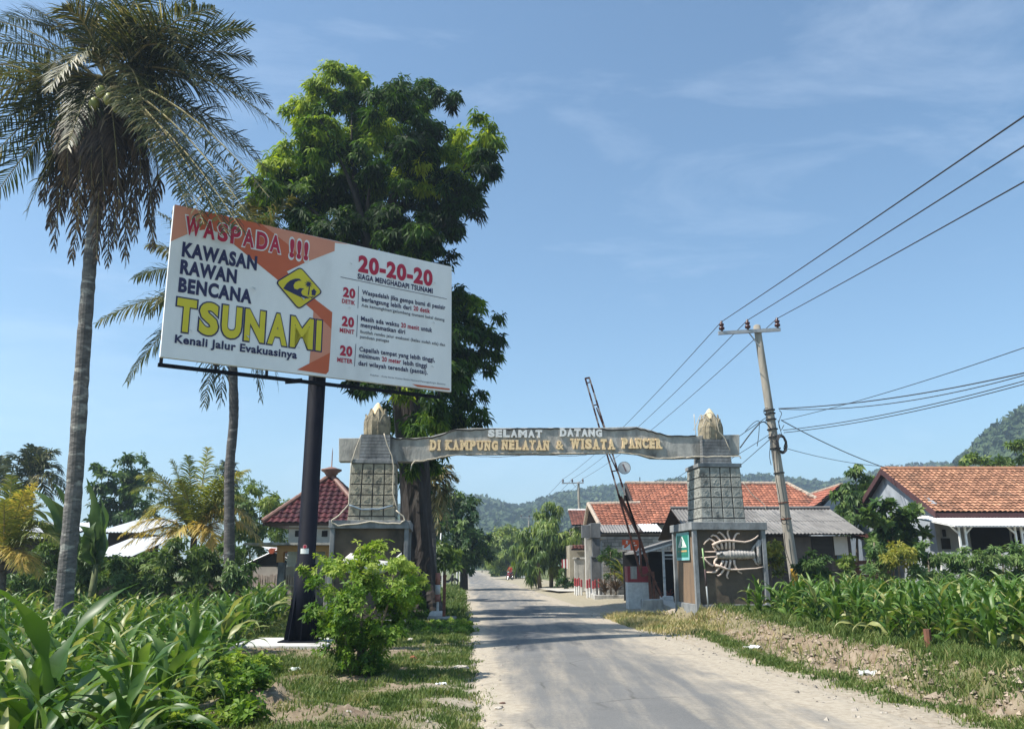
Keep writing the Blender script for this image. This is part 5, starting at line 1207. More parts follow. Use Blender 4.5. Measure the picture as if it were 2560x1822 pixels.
# ---- white-roofed shed behind the palms at the far left
hw_ = empty('white_roofed_shed', Vector((at(200, 1420, 34).x, 34, 0)), 'low shed with bright white sheet roof half hidden by palms and banana leaves', 'shed')
for (a_, b_, yt, yb_, Y0, Y1) in ((240, 356, 1309, 1330, 35.5, 38), (215, 328, 1354, 1390, 32, 34.8), (-60, 150, 1316, 1345, 35.2, 38)):
    p0, p1 = at(a_, yb_, Y0), at(b_, yb_, Y0); p3, p2 = at(a_, yt, Y1), at(b_, yt, Y1); p3.x, p2.x = p0.x, p1.x
    roof_sheet('roof', [p0, p1, p2, p3], [ZINC, DARKWD], hw_, tw=.15, th=4, amp=.02, step=.01, mode='corr', thick=.05)
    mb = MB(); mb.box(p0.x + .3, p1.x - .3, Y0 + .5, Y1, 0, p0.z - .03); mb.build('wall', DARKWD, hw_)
# grey garden wall overgrown with leaves
gwY = 29.5
mb = MB(); mb.box(at(-80, 1450, gwY).x, at(600, 1450, gwY).x, gwY, gwY + .2, -.1, at(300, 1452, gwY).z)
tag(mb.build('garden_wall', CONC_D, org=Vector((at(260, 1450, gwY).x, gwY, 0))), 'dark weathered garden wall under the creepers behind the corn', 'wall')
# ================================================================== PLANTS
def unit(a): return a / np.maximum(np.linalg.norm(a, axis=-1, keepdims=True), 1e-9)
def leaf_cloud(clusters, density, L, W, whorl=6, droop=.35, seed=1, sub=.26, spread=1.25, tint=(.35, .2), upb=.5, nsub=None, inner=.55):
    """sprays of leaves in sub-clumps over the outer part of each cluster (x, y, z, radius, tint offset, vertical squash)"""
    r = np.random.RandomState(seed); C, S, TB = [], [], []
    for cl_ in clusters:
        cx, cy, cz_, R_ = cl_[:4]; tb = cl_[4] if len(cl_) > 4 else 0.0; sq = cl_[5] if len(cl_) > 5 else .85
        ns = nsub or max(5, int(7 * (R_ / (sub * 3)) ** 1.2)); n_ = max(4, int(density * R_ * R_ / ns))
        d = unit(r.normal(0, 1, (ns, 3)) + np.array([0, 0, .25])); rad = R_ * r.uniform(inner, 1.0, ns) ** .7
        sc = d * rad[:, None]; sc[:, 2] *= sq; st = r.normal(0, tint[1], ns) + tb
        p = np.repeat(sc, n_, 0) + r.normal(0, 1, (ns * n_, 3)) * R_ * sub * np.array([.62, .62, .5])
        C.append(p + np.array([cx, cy, cz_])); S.append(unit(p * np.array([1, 1, .8]) / R_ + np.array([0, 0, upb]) + r.normal(0, .45, p.shape))); TB.append(np.repeat(st, n_) + r.normal(0, .10, ns * n_))
    C, A, TB = np.concatenate(C), np.concatenate(S), np.concatenate(TB); M = len(C)
    t1 = unit(np.cross(A, r.normal(0, 1, A.shape))); t2 = np.cross(A, t1)
    ph = (np.arange(whorl) / whorl * 2 * PI)[None, :] + r.uniform(0, 2 * PI, (M, 1)) + r.normal(0, .25, (M, whorl))
    th = spread + r.normal(0, .25, (M, whorl))
    dr = A[:, None] * np.cos(th)[..., None] + (t1[:, None] * np.cos(ph)[..., None] + t2[:, None] * np.sin(ph)[..., None]) * np.sin(th)[..., None]
    dr[..., 2] -= droop; dr = unit(dr)
    side = unit(np.cross(dr, np.broadcast_to(A[:, None], dr.shape) + .001)); l_ = (L * r.uniform(.65, 1.15, (M, whorl)))[..., None]; w_ = l_ * (W / L)
    b = C[:, None] + dr * l_ * .05; mid = C[:, None] + dr * l_ * .5 + np.array([0, 0, .06]) * l_; tip = C[:, None] + dr * l_; tip[..., 2] -= droop * .35 * l_[..., 0]
    V = np.stack([b, mid + side * w_ / 2, tip, mid - side * w_ / 2], 2).reshape(-1, 3)
    T = np.clip(np.repeat(TB + tint[0], whorl) + r.normal(0, .05, M * whorl), 0, 1)
    return V, np.arange(len(V)).reshape(-1, 4), T
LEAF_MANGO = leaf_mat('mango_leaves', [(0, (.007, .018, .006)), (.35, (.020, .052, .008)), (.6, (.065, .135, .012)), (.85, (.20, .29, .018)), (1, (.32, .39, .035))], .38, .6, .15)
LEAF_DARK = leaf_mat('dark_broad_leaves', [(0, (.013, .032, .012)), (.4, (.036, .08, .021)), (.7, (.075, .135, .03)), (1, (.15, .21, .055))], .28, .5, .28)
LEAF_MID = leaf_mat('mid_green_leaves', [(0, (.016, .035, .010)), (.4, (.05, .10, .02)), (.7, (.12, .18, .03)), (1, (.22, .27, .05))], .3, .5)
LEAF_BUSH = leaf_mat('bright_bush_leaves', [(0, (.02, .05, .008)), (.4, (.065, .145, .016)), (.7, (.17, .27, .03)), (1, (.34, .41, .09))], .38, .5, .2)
LEAF_YEL = leaf_mat('yellow_green_leaves', [(0, (.04, .06, .012)), (.4, (.11, .14, .022)), (.7, (.22, .23, .035)), (1, (.36, .33, .06))], .32, .5)
LEAF_CASS = leaf_mat('cassava_leaves', [(0, (.022, .05, .016)), (.4, (.07, .135, .035)), (.7, (.14, .22, .06)), (1, (.22, .28, .10))], .28, .5)
BARK = mat('brown_grey_bark', (.055, .044, .038), (.022, .018, .016), 5, bump=1.0, bscale=12, stretch=(1, 1, .25), c3=(.09, .078, .068), s3=2, t3=(.6, .72))  # darkened so the shade of tower and leaves sits in the bark colour
BARKS = mat('pale_stem_bark', (.22, .18, .13), (.12, .095, .07), 6, bump=.5, stretch=(1, 1, .4))
def pcl(lst, Y, jy=0.0, seed=0):
    """clusters given by photo pixel, radius in pixels and tint offset, standing around distance Y"""
    r = random.Random(seed); out = []
    for it in lst:
        px, py, pr = it[:3]; tb = it[3] if len(it) > 3 else 0; dy = it[4] if len(it) > 4 else r.uniform(-jy, jy)
        p = at(px, py, Y + dy); out.append((p.x, p.y, p.z, pr * mpp(px, py, Y + dy), tb, it[5] if len(it) > 5 else .85))
    return out
def plant(name, lab, cat, base, clusters, density, L, W, mt, trunk=None, bark=None, group=None, crown='crown', **kw):
    """a thing: trunk(s) as tubes [(points, radii), ...] in world space and one crown of many leaves"""
    r_ = empty(name, base, lab, cat, group); V, Q, T = leaf_cloud(clusters, density, L, W, **kw)
    mb = MB(); mb.arr(V, Q, T); mb.build(crown, mt, r_)
    for i, (pts, rad) in enumerate(trunk or []):
        mb = MB()
        if rad[0] > .4:                                       # an old fissured trunk: many rings, radius varied round the stem
            n_ = 26; P2, R2 = [], []
            for a in range(len(pts) - 1):
                for q in range(6): P2.append(Vector(pts[a]).lerp(Vector(pts[a + 1]), q / 6)); R2.append(rad[a] + (rad[a + 1] - rad[a]) * q / 6)
            P2.append(Vector(pts[-1])); R2.append(rad[-1]); mb.tube(P2, R2, n_); rr = random.Random(5); ph = [rr.uniform(0, 6) for _ in range(4)]
            for j in range(len(P2) * n_):
                ring, a_ = j // n_, j % n_ * 2 * PI / n_; f = .09 * math.sin(5 * a_ + ph[0] + ring * .12) + .06 * math.sin(9 * a_ + ph[1] - ring * .2) + .05 * math.sin(3 * a_ + ring * .5) + rr.uniform(-.045, .045)
                c = P2[ring]; v = Vector(mb.v[j]); mb.v[j] = tuple(c + (v - c) * (1 + f))
        else: mb.tube(pts, rad, 12 if rad[0] > .1 else 7)
        mb.build('trunk' if i == 0 else 'limb', bark or BARK, r_, smooth=rad[0] <= .4)
    return r_
def limb_to(p, q, bend=.2, n_=6, seed=0):
    r = random.Random(seed); p, q = Vector(p), Vector(q); m_ = p.lerp(q, .5) + Vector((r.uniform(-bend, bend), r.uniform(-bend, bend), r.uniform(-bend, bend) * .5)); out = []
    for k in range(n_ + 1):
        t_ = k / n_; out.append(p * (1 - t_) ** 2 + m_ * 2 * t_ * (1 - t_) + q * t_ ** 2)
    return out

# ---- the big mango tree behind the billboard and the left tower
YM = 28.0
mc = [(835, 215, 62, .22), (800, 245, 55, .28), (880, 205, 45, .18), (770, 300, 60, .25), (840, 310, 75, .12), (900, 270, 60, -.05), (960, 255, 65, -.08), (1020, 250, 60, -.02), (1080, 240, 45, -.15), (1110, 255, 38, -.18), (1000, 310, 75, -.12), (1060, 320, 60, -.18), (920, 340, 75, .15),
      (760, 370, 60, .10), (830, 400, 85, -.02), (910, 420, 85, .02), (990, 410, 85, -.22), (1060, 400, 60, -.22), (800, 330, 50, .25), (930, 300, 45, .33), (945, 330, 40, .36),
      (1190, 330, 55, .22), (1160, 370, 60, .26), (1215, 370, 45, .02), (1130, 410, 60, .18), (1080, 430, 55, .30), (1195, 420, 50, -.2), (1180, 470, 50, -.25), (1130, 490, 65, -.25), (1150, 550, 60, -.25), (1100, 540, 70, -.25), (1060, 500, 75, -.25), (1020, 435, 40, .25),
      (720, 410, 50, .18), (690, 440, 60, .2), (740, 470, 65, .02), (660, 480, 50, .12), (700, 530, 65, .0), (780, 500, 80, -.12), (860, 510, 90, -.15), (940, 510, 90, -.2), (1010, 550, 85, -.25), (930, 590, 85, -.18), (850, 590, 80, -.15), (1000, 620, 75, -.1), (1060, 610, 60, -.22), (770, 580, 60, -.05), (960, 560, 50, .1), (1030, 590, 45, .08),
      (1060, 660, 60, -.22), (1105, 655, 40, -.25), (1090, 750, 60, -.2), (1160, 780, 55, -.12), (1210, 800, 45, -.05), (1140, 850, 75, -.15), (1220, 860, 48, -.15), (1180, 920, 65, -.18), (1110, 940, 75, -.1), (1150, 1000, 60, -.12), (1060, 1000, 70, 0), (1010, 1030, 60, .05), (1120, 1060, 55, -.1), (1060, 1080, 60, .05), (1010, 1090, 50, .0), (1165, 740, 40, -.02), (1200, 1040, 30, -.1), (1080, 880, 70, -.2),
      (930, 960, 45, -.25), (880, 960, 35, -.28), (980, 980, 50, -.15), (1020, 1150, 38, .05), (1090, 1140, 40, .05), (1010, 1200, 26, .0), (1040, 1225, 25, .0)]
mcl = pcl([(a, b, c, d * (1.55 if d > 0 else 1.3)) for a, b, c, d in mc], YM, 2.0, 5)  # offsets: yellow-green shoots, plus inner-crown shade put into the leaf colour
mbase = gnd(1055, 1545); mbase = Vector((at(1055, 1545, YM).x, YM, 0))
fork = at(1000, 900, YM); tr = [mbase + Vector((0, 0, -.2)), mbase + Vector((.05, 0, .15)), at(1052, 1480, YM), at(1045, 1380, YM), at(1038, 1260, YM), at(1030, 1130, YM), at(1015, 1010, YM), fork, at(960, 760, YM), at(925, 640, YM)]
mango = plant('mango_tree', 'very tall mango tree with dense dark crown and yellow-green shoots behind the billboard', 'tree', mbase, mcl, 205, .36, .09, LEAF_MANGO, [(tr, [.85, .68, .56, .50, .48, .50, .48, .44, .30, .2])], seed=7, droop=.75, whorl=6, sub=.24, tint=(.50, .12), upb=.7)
for k, (px, py) in enumerate(((800, 300), (880, 280), (1000, 300), (1080, 300), (1170, 400), (1120, 540), (700, 470), (760, 560), (930, 420), (1000, 560), (1150, 830), (1180, 900))):
    s_ = at(*((925, 640) if k < 10 and k not in (4, 5, 9) else (985, 850) if k < 10 else (1015, 1000)), YM); mb = MB(); mb.tube(limb_to(s_, at(px, py, YM + ((k * 37) % 5 - 2) * .6), .8, 8, k), [.17, .15, .13, .11, .09, .07, .05, .04, .02], 7); mb.build('limb', BARK, mango, smooth=True)

# ---- coconut palms
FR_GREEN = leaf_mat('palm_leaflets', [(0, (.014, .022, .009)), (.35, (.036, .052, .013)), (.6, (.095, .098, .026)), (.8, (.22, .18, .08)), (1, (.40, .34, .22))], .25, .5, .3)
FR_DEAD = leaf_mat('dead_palm_leaflets', [(0, (.05, .036, .03)), (.4, (.11, .075, .055)), (.7, (.22, .16, .11)), (1, (.42, .33, .23))], .15, .6)
FR_YOUNG = leaf_mat('young_palm_leaflets', [(0, (.045, .065, .016)), (.35, (.11, .145, .028)), (.65, (.27, .28, .055)), (1, (.54, .39, .12))], .32, .5, .3)
PALMBK = mat('ringed_palm_bark', (.17, .16, .15), (.075, .07, .065), 4, bump=.8, bscale=8, stretch=(1, 1, 2.5), c3=(.36, .35, .31), s3=3, t3=(.55, .68))
PALMBK_D = mat('dark_ringed_palm_bark', (.13, .12, .115), (.06, .055, .055), 4, bump=.8, bscale=8, stretch=(1, 1, 2.5), c3=(.24, .23, .22), s3=3, t3=(.6, .7))
RACH = mat('frond_rib', (.30, .26, .10), (.2, .16, .08), 5)
def frond(parent, p0, p1, p2, ll=.75, n_=44, hang=.5, tint=.4, mt=None, name='frond', w_=.05, fwd=.55, seed=0, tj=.12, bare=.14, ratt=.0):
    """a feather leaf: midrib along a curve p0-p1-p2 and many narrow leaflets to both sides, each bent down by its weight"""
    r = random.Random(seed); p0, p1, p2 = Vector(p0), Vector(p1), Vector(p2); mb = MB()
    B = lambda t_: p0 * (1 - t_) ** 2 + p1 * 2 * t_ * (1 - t_) + p2 * t_ ** 2
    mb.tube([B(k / 8) for k in range(9)], [.035 - .0036 * k for k in range(9)], 5, 1)
    up0 = Vector((0, 0, 1)); VV, TT = [], []
    for k in range(n_):
        t_ = bare + (1 - bare) * (k + .5) / n_; c = B(t_); tan = (B(min(1, t_ + .02)) - B(t_ - .02)).normalized(); sd = tan.cross(up0)
        if sd.length < .15: sd = tan.cross(Vector((r.uniform(-1, 1), r.uniform(-1, 1), .1)))
        sd.normalize(); nrm = sd.cross(tan).normalized(); s = (t_ - bare) / (1 - bare); l_ = ll * (.45 + .55 * math.sin(PI * min(1, .22 + s * .78) ** 1.0)) * (1 - .45 * s ** 3)
        for sg in (-1, 1):
            if r.random() < ratt: continue
            q = r.uniform(.7, 1.15); f_ = fwd + .5 * s + r.gauss(0, .16); d1 = (sd * sg + tan * f_ + nrm * r.gauss(.15, .22)).normalized(); h = hang * r.uniform(.7, 1.3)
            a = c; b_ = a + d1 * l_ * q * .45 + Vector((0, 0, -h * l_ * .12)); d2 = (d1 + Vector((0, 0, -h * 1.1))).normalized(); e = b_ + d2 * l_ * q * .33; d3 = (d2 + Vector((0, 0, -h))).normalized(); g = e + d3 * l_ * q * .25
            wv = d1.cross(nrm).normalized() * w_ / 2
            VV += [a - wv * .6, a + wv * .6, b_ + wv, b_ - wv, b_ - wv, b_ + wv, e + wv * .8, e - wv * .8, e - wv * .8, e + wv * .8, g + wv * .1, g - wv * .1]; tt = min(1, max(0, tint + r.gauss(0, tj))); TT += [tt] * 3
    V = np.array([tuple(v) for v in VV]); mb.arr(V, np.arange(len(V)).reshape(-1, 4), TT)
    return mb.build(name, [mt or FR_GREEN, RACH], parent)
def palm_trunk(parent, pts, r0, r1, mt, name='trunk', seed=0):
    r = random.Random(seed); P = [Vector(p) for p in pts]; n_ = 70; Q, Rr = [], []
    for k in range(n_ + 1):
        t_ = k / n_ * (len(P) - 1); i = min(int(t_), len(P) - 2); f = t_ - i; a, b, c, d = P[max(i - 1, 0)], P[i], P[i + 1], P[min(i + 2, len(P) - 1)]
        Q.append(.5 * ((2 * b) + (c - a) * f + (2 * a - 5 * b + 4 * c - d) * f ** 2 + (3 * b - a - 3 * c + d) * f ** 3)); s = k / n_
        Rr.append((r0 + (r1 - r0) * s ** .6) * (1 + .05 * r.uniform(-1, 1) + (.035 if k % 2 else 0)) + .12 * r0 * math.exp(-k / 3))
    mb = MB(); mb.tube(Q, Rr, 16); return mb.build(name, mt, parent, smooth=False)
YA = 18.4
def dA(x, y, dy=0): return at(x * D, y * D, YA + dy)
pbase_ = Vector((dA(137, 1430).x, YA, -.1))
palm = empty('coconut_palm', pbase_, 'tall coconut palm with a heavy ragged crown and hanging dead fronds beside the billboard', 'palm tree')
palm_trunk(palm, [dA(135, 1432), dA(150, 1260), dA(166, 1080), dA(178, 900), dA(190, 720), dA(203, 560), dA(222, 380), dA(236, 200)], .195, .14, PALMBK)
CC = dA(240, 190)
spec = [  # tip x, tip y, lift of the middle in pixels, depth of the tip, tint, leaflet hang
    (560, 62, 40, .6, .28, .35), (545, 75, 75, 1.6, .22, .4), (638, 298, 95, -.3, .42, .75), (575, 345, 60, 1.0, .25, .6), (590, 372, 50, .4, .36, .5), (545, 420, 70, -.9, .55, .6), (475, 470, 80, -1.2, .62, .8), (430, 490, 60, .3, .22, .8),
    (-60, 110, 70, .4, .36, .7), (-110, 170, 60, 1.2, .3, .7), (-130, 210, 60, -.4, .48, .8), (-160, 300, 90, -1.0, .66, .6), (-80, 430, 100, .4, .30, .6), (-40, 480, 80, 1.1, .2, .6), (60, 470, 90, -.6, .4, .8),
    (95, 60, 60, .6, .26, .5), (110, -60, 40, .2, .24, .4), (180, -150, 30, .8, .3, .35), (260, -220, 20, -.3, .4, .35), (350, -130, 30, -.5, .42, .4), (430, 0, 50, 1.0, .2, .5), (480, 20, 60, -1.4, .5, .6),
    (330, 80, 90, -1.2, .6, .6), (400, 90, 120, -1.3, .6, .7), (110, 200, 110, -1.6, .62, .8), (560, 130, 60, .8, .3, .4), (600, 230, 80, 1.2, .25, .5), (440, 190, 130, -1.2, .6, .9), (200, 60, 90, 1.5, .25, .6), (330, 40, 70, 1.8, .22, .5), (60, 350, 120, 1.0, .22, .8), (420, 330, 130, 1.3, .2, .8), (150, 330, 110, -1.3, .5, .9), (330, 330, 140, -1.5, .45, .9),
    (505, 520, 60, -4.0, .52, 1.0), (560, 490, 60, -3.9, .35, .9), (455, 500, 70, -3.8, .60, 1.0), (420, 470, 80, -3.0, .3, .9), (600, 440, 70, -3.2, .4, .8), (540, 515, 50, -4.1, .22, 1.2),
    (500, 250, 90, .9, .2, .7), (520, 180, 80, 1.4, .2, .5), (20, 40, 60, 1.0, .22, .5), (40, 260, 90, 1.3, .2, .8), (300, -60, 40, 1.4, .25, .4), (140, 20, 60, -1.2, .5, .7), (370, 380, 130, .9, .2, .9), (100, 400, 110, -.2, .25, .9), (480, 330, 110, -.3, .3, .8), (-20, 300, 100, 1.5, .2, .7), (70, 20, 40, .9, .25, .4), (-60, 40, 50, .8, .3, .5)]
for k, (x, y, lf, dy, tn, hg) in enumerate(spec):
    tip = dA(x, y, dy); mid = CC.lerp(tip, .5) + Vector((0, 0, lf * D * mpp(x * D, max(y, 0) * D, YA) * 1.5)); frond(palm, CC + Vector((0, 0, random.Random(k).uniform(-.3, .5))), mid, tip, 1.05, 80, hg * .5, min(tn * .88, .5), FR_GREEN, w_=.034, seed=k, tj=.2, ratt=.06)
for k, (x, y, dx, dy) in enumerate(((120, 610, -40, -.3), (175, 560, -30, -.8), (215, 640, 0, -.6), (255, 600, 20, -.5), (300, 590, 40, -.2), (330, 555, 60, .2), (140, 520, -50, .5), (280, 650, 10, .4), (232, 500, 0, -1.0), (95, 500, -60, .1), (190, 620, 0, .5), (340, 610, 55, -.2), (310, 480, 60, -.7), (150, 450, -40, -.9), (265, 520, 20, -1.0), (205, 480, -10, -1.1), (350, 500, 60, .6), (110, 560, -50, .7), (240, 660, 0, .1), (285, 560, 30, .7), (160, 640, -20, .2))):
    tip = dA(x, y * .9, dy); mid = CC.lerp(tip, .45) + Vector((dx * D * .011, dy * .5, .55)); f_ = frond(palm, CC + Vector((0, 0, -.15)), mid, tip, .8, 80, 1.3, .18 + .25 * ((k * 5) % 3) / 2, FR_DEAD, 'dead_frond', .036, fwd=1.0, seed=60 + k, tj=.2)
    f_['label'] = 'dry brown frond hanging against the trunk'
COCO = mat('green_coconut_husk', (.26, .27, .05), (.18, .19, .04), 4, rough=.45)
for k, (x, y, dy) in enumerate(((225, 205, -.42), (243, 222, -.5), (318, 248, -.35), (372, 258, -.2), (210, 232, -.3), (262, 238, -.45), (300, 232, -.4))):
    c = dA(x, y, dy - .75); mb = MB(); mb.lathe([(.02, -.17), (.09, -.13), (.125, -.03), (.12, .06), (.07, .14), (.02, .165)], 12, c); mb.build('coconut', COCO, palm, smooth=True)
# second palm, mostly behind the billboard
YB2 = 27.0
def dB(x, y, dy=0): return at(x * D, y * D, YB2 + dy)
pb2 = Vector((dB(510, 1400).x, YB2, -.1)); palm2 = empty('coconut_palm', pb2, 'slim coconut palm whose crown is hidden behind the billboard', 'palm tree')
palm_trunk(palm2, [pb2, dB(511, 1300), dB(511, 1150), dB(512, 1040), dB(521, 930), dB(519, 830), dB(515, 690)], .19, .14, PALMBK_D, seed=3)
C2 = dB(515, 690)
for k, (x, y, lf, dy, tn, hg) in enumerate(((215, 720, 60, -.5, .55, .9), (283, 850, 90, .3, .4, .7), (300, 620, 70, .8, .4, .8), (330, 545, 50, -.6, .6, .7), (400, 410, 30, .3, .35, .5), (350, 470, 40, 1, .3, .6), (520, 380, 20, -.8, .55, .5), (600, 380, 40, .3, .5, .6), (650, 440, 50, -.4, .6, .7), (705, 520, 60, .3, .5, .8), (690, 640, 70, .8, .3, .8), (580, 890, 110, -.3, .35, .9), (455, 905, 110, -.2, .3, .9), (490, 900, 100, .4, .2, 1.0), (620, 860, 110, .5, .3, .8), (380, 560, 60, -1, .65, .8), (470, 360, 20, .9, .3, .4), (560, 460, 60, -1.2, .6, .7), (330, 700, 90, .9, .3, .8), (640, 560, 70, -1, .5, .8))):
    tip = dB(x, y, dy); mid = C2.lerp(tip, .5) + Vector((0, 0, lf * D * mpp(x * D, y * D, YB2) * 1.5)); frond(palm2, C2, mid, tip, 1.15, 62, hg, tn, FR_GREEN, w_=.05, seed=200 + k)
# young low palms and others further back
def palm_small(lab, base, Cp, tips, mt, ll, n_, w_, Y, name='coconut_palm', trunk_r=.14, group=None, hang=.45, cat='palm tree', mtb=None):
    r_ = empty(name, base, lab, cat, group); palm_trunk(r_, [base, base.lerp(Cp, .5), Cp], trunk_r, trunk_r * .8, mtb or PALMBK_D)
    for k, (x, y, lf, dy, tn) in enumerate(tips):
        tip = at(x, y, Y + dy); tn = min(1, tn + .08); mid = Cp.lerp(tip, .5) + Vector((0, 0, lf * mpp(x, y, Y) * 1.5)); frond(r_, Cp, mid, tip, ll, n_, hang, tn, mt, w_=w_, seed=300 + k + int(x))
    return r_
Y = 30.5; b = Vector((at(480, 1460, Y).x, Y, 0))
palm_small('young low coconut palm with yellowish arching fronds behind the slim palm trunk', b, at(485, 1345, Y), [(520, 1120, 10, 0, .55), (470, 1140, 10, .5, .3), (430, 1150, 20, -.5, .35), (555, 1160, 20, .4, .25), (380, 1180, 40, .3, .3), (345, 1190, 60, -.4, .45), (330, 1230, 70, .6, .3), (600, 1180, 40, -.3, .5), (620, 1175, 50, .8, .62), (570, 1240, 60, .5, .25), (350, 1300, 70, -.6, .6), (300, 1340, 60, -.9, .8), (305, 1370, 50, -.7, .85), (640, 1320, 80, -.6, .85), (655, 1360, 70, -.3, .9), (550, 1400, 70, -.9, .95), (530, 1390, 60, -1.1, .9), (340, 1410, 60, -.8, .9), (410, 1400, 70, -1.2, .75), (590, 1300, 60, .9, .3), (450, 1200, 30, -1, .4), (545, 1200, 30, -.9, .35), (610, 1250, 60, -.7, .4), (400, 1260, 60, .8, .25)], FR_YOUNG, .85, 74, .036, Y)
Y = 24.0; b = Vector((at(10, 1470, Y).x, Y, -.1))
palm_small('young yellow-orange coconut palm at the left edge beside the banana plants', b, at(8, 1400, Y), [(85, 1210, 20, 0, .8), (60, 1230, 20, -.4, .7), (30, 1190, 10, .4, .5), (-20, 1200, 10, -.4, .4), (100, 1260, 30, .5, .45), (120, 1310, 50, -.3, .4), (150, 1360, 60, -.6, .3), (60, 1430, 50, -.8, .85), (100, 1440, 50, -.4, .8), (-60, 1260, 30, .3, .5), (-80, 1350, 40, -.2, .7), (-60, 1420, 40, -.6, .9), (10, 1250, 10, -.8, .5), (45, 1280, 30, .8, .35)], FR_YOUNG, .75, 66, .032, Y)
Y = 48; b = Vector((at(80, 1440, Y).x, Y, 0))
palm_small('distant dark coconut palm standing above the yellow palm at the left edge', b, at(78, 1205, Y), [(75, 1112, 5, 0, .3), (95, 1118, 10, .5, .3), (60, 1125, 10, -.5, .25), (140, 1130, 30, .3, .4), (155, 1180, 40, .3, .35), (20, 1140, 30, -.3, .3), (0, 1175, 30, .4, .25), (165, 1225, 45, -.3, .3), (10, 1230, 40, -.4, .2), (120, 1260, 40, -.5, .5), (45, 1270, 40, .5, .2), (160, 1255, 50, -.6, .6), (110, 1130, 15, .5, .25)], FR_GREEN, 1.2, 30, .10, Y)
Y = 60; b = Vector((at(-10, 1440, Y).x, Y, 0))
palm_small('distant coconut palm cut off by the left edge of the view', b, at(-5, 1230, Y), [(20, 1150, 10, 0, .3), (55, 1200, 30, .3, .35), (60, 1250, 40, -.3, .3), (-60, 1160, 20, 0, .3), (30, 1290, 40, .3, .25), (-40, 1290, 40, 0, .3), (0, 1140, 10, .2, .3)], FR_GREEN, 1.3, 26, .12, Y)
Y = 38; b = Vector((at(1085, 1460, Y).x, Y, 0))
palm_small('coconut palm with drooping pale fronds between the mango trunk and the roadside trees', b, at(1080, 1215, Y), [(1125, 1165, 20, 0, .6), (1145, 1200, 30, .4, .75), (1140, 1250, 50, -.3, .6), (1135, 1290, 60, .3, .65), (1120, 1320, 60, -.4, .6), (1050, 1170, 20, .5, .5), (1035, 1220, 30, .3, .4), (1040, 1280, 40, -.3, .5), (1095, 1330, 60, -.5, .7), (1070, 1150, 10, -.5, .5), (1110, 1180, 15, .7, .4), (1060, 1320, 50, .2, .4)], FR_GREEN, .9, 30, .08, Y, trunk_r=.17)
Y = 70; b = Vector((at(600, 1440, Y).x, Y, 0))
palm_small('small far palm top peeping out behind the slim palm trunk', b, at(566, 1190, Y), [(560, 1155, 5, 0, .2), (585, 1160, 10, .3, .2), (540, 1180, 20, -.3, .25), (600, 1190, 20, .3, .3), (550, 1225, 30, 0, .25), (590, 1225, 30, -.3, .2)], FR_GREEN, 1.2, 24, .12, Y)

# ---- corn, banana and other strap-leaved plants
CORN = leaf_mat('corn_leaves', [(0, (.016, .045, .010)), (.35, (.030, .082, .012)), (.65, (.070, .145, .021)), (.85, (.135, .215, .05)), (1, (.30, .31, .12))], .3, .42, .38)
CORNST = mat('corn_stalk', (.14, .20, .05), (.10, .15, .04), 6, rough=.5)
def strap(mb, base, az, el, L, W, droop, r, n_=9, fold=.22, tint=.5, wave=.04, mi=0, twist=.0, shape=.6, roll=0.0):
    """an arching strap leaf with a folded midrib"""
    p = Vector(base); dx, dy = math.cos(az), math.sin(az); VV = []; e = el; seg = L / n_; sd = Vector((-dy, dx, 0)); rows = []
    ph = r.uniform(0, 6)
    for k in range(n_ + 1):
        s = k / n_; w_ = W * (math.sin(PI * min(1, .12 + s * .88) ** shape) if s < 1 else .02); w_ = max(w_, .004)
        up = Vector((-dx * math.sin(e), -dy * math.sin(e), math.cos(e))); s2 = (sd * math.cos(roll) + up * (math.sin(roll) + twist * s)).normalized(); up = (up * math.cos(roll) - sd * math.sin(roll)).normalized(); wv = wave * w_ * 6 * math.sin(ph + s * 14)
        rows += [p + s2 * w_ / 2 + up * (fold * w_ + wv), p - up * .0, p - s2 * w_ / 2 + up * (fold * w_ - wv)]
        p = p + Vector((dx * math.cos(e), dy * math.cos(e), math.sin(e))) * seg; e -= droop / n_ * (.4 + 1.2 * s)
    f = []
    for k in range(n_):
        a = k * 3; f += [(a, a + 1, a + 4, a + 3), (a + 1, a + 2, a + 5, a + 4)]
    tt = [min(1, max(0, tint + r.gauss(0, .05) + .12 * (i // 2) / n_)) for i in range(len(f))]
    mb.add(rows, f, mi, tt)
def corn_plant(seed, H):
    r = random.Random(seed); root = empty('corn_plant', (0, 0, 0), None, 'corn plant'); st = MB(); P = [Vector((.02 * math.sin(k), .02 * math.cos(k * 2), -.05 + H * .62 * k / 5)) for k in range(6)]; st.tube(P, [.022, .02, .018, .016, .012, .006], 7); st.build('stalk', CORNST, root, world=False, smooth=True)
    lf = MB(); az = r.uniform(0, PI); n_ = r.randint(8, 10)
    for k in range(n_):
        s = k / (n_ - 1); z = H * (.08 + .5 * s); a = az + PI * (k % 2) + r.gauss(0, .35); L = H * r.uniform(.7, 1.0) * (1 - .35 * abs(s - .45)); strap(lf, (0, 0, z), a, R(52 + 30 * s) + r.gauss(0, .12), L, .105 * H * r.uniform(.8, 1.2), r.uniform(1.8, 2.9) * (1 - .35 * s), r, 10, tint=r.uniform(.3, .9) if r.random() > .06 else 1.0, twist=r.gauss(0, .7))
    lf.build('leaves', CORN, root, world=False, smooth=True)
    return root
protos = [corn_plant(900 + k, 1.0) for k in range(8)]
rs = random.Random(77); spots = []
row = 0
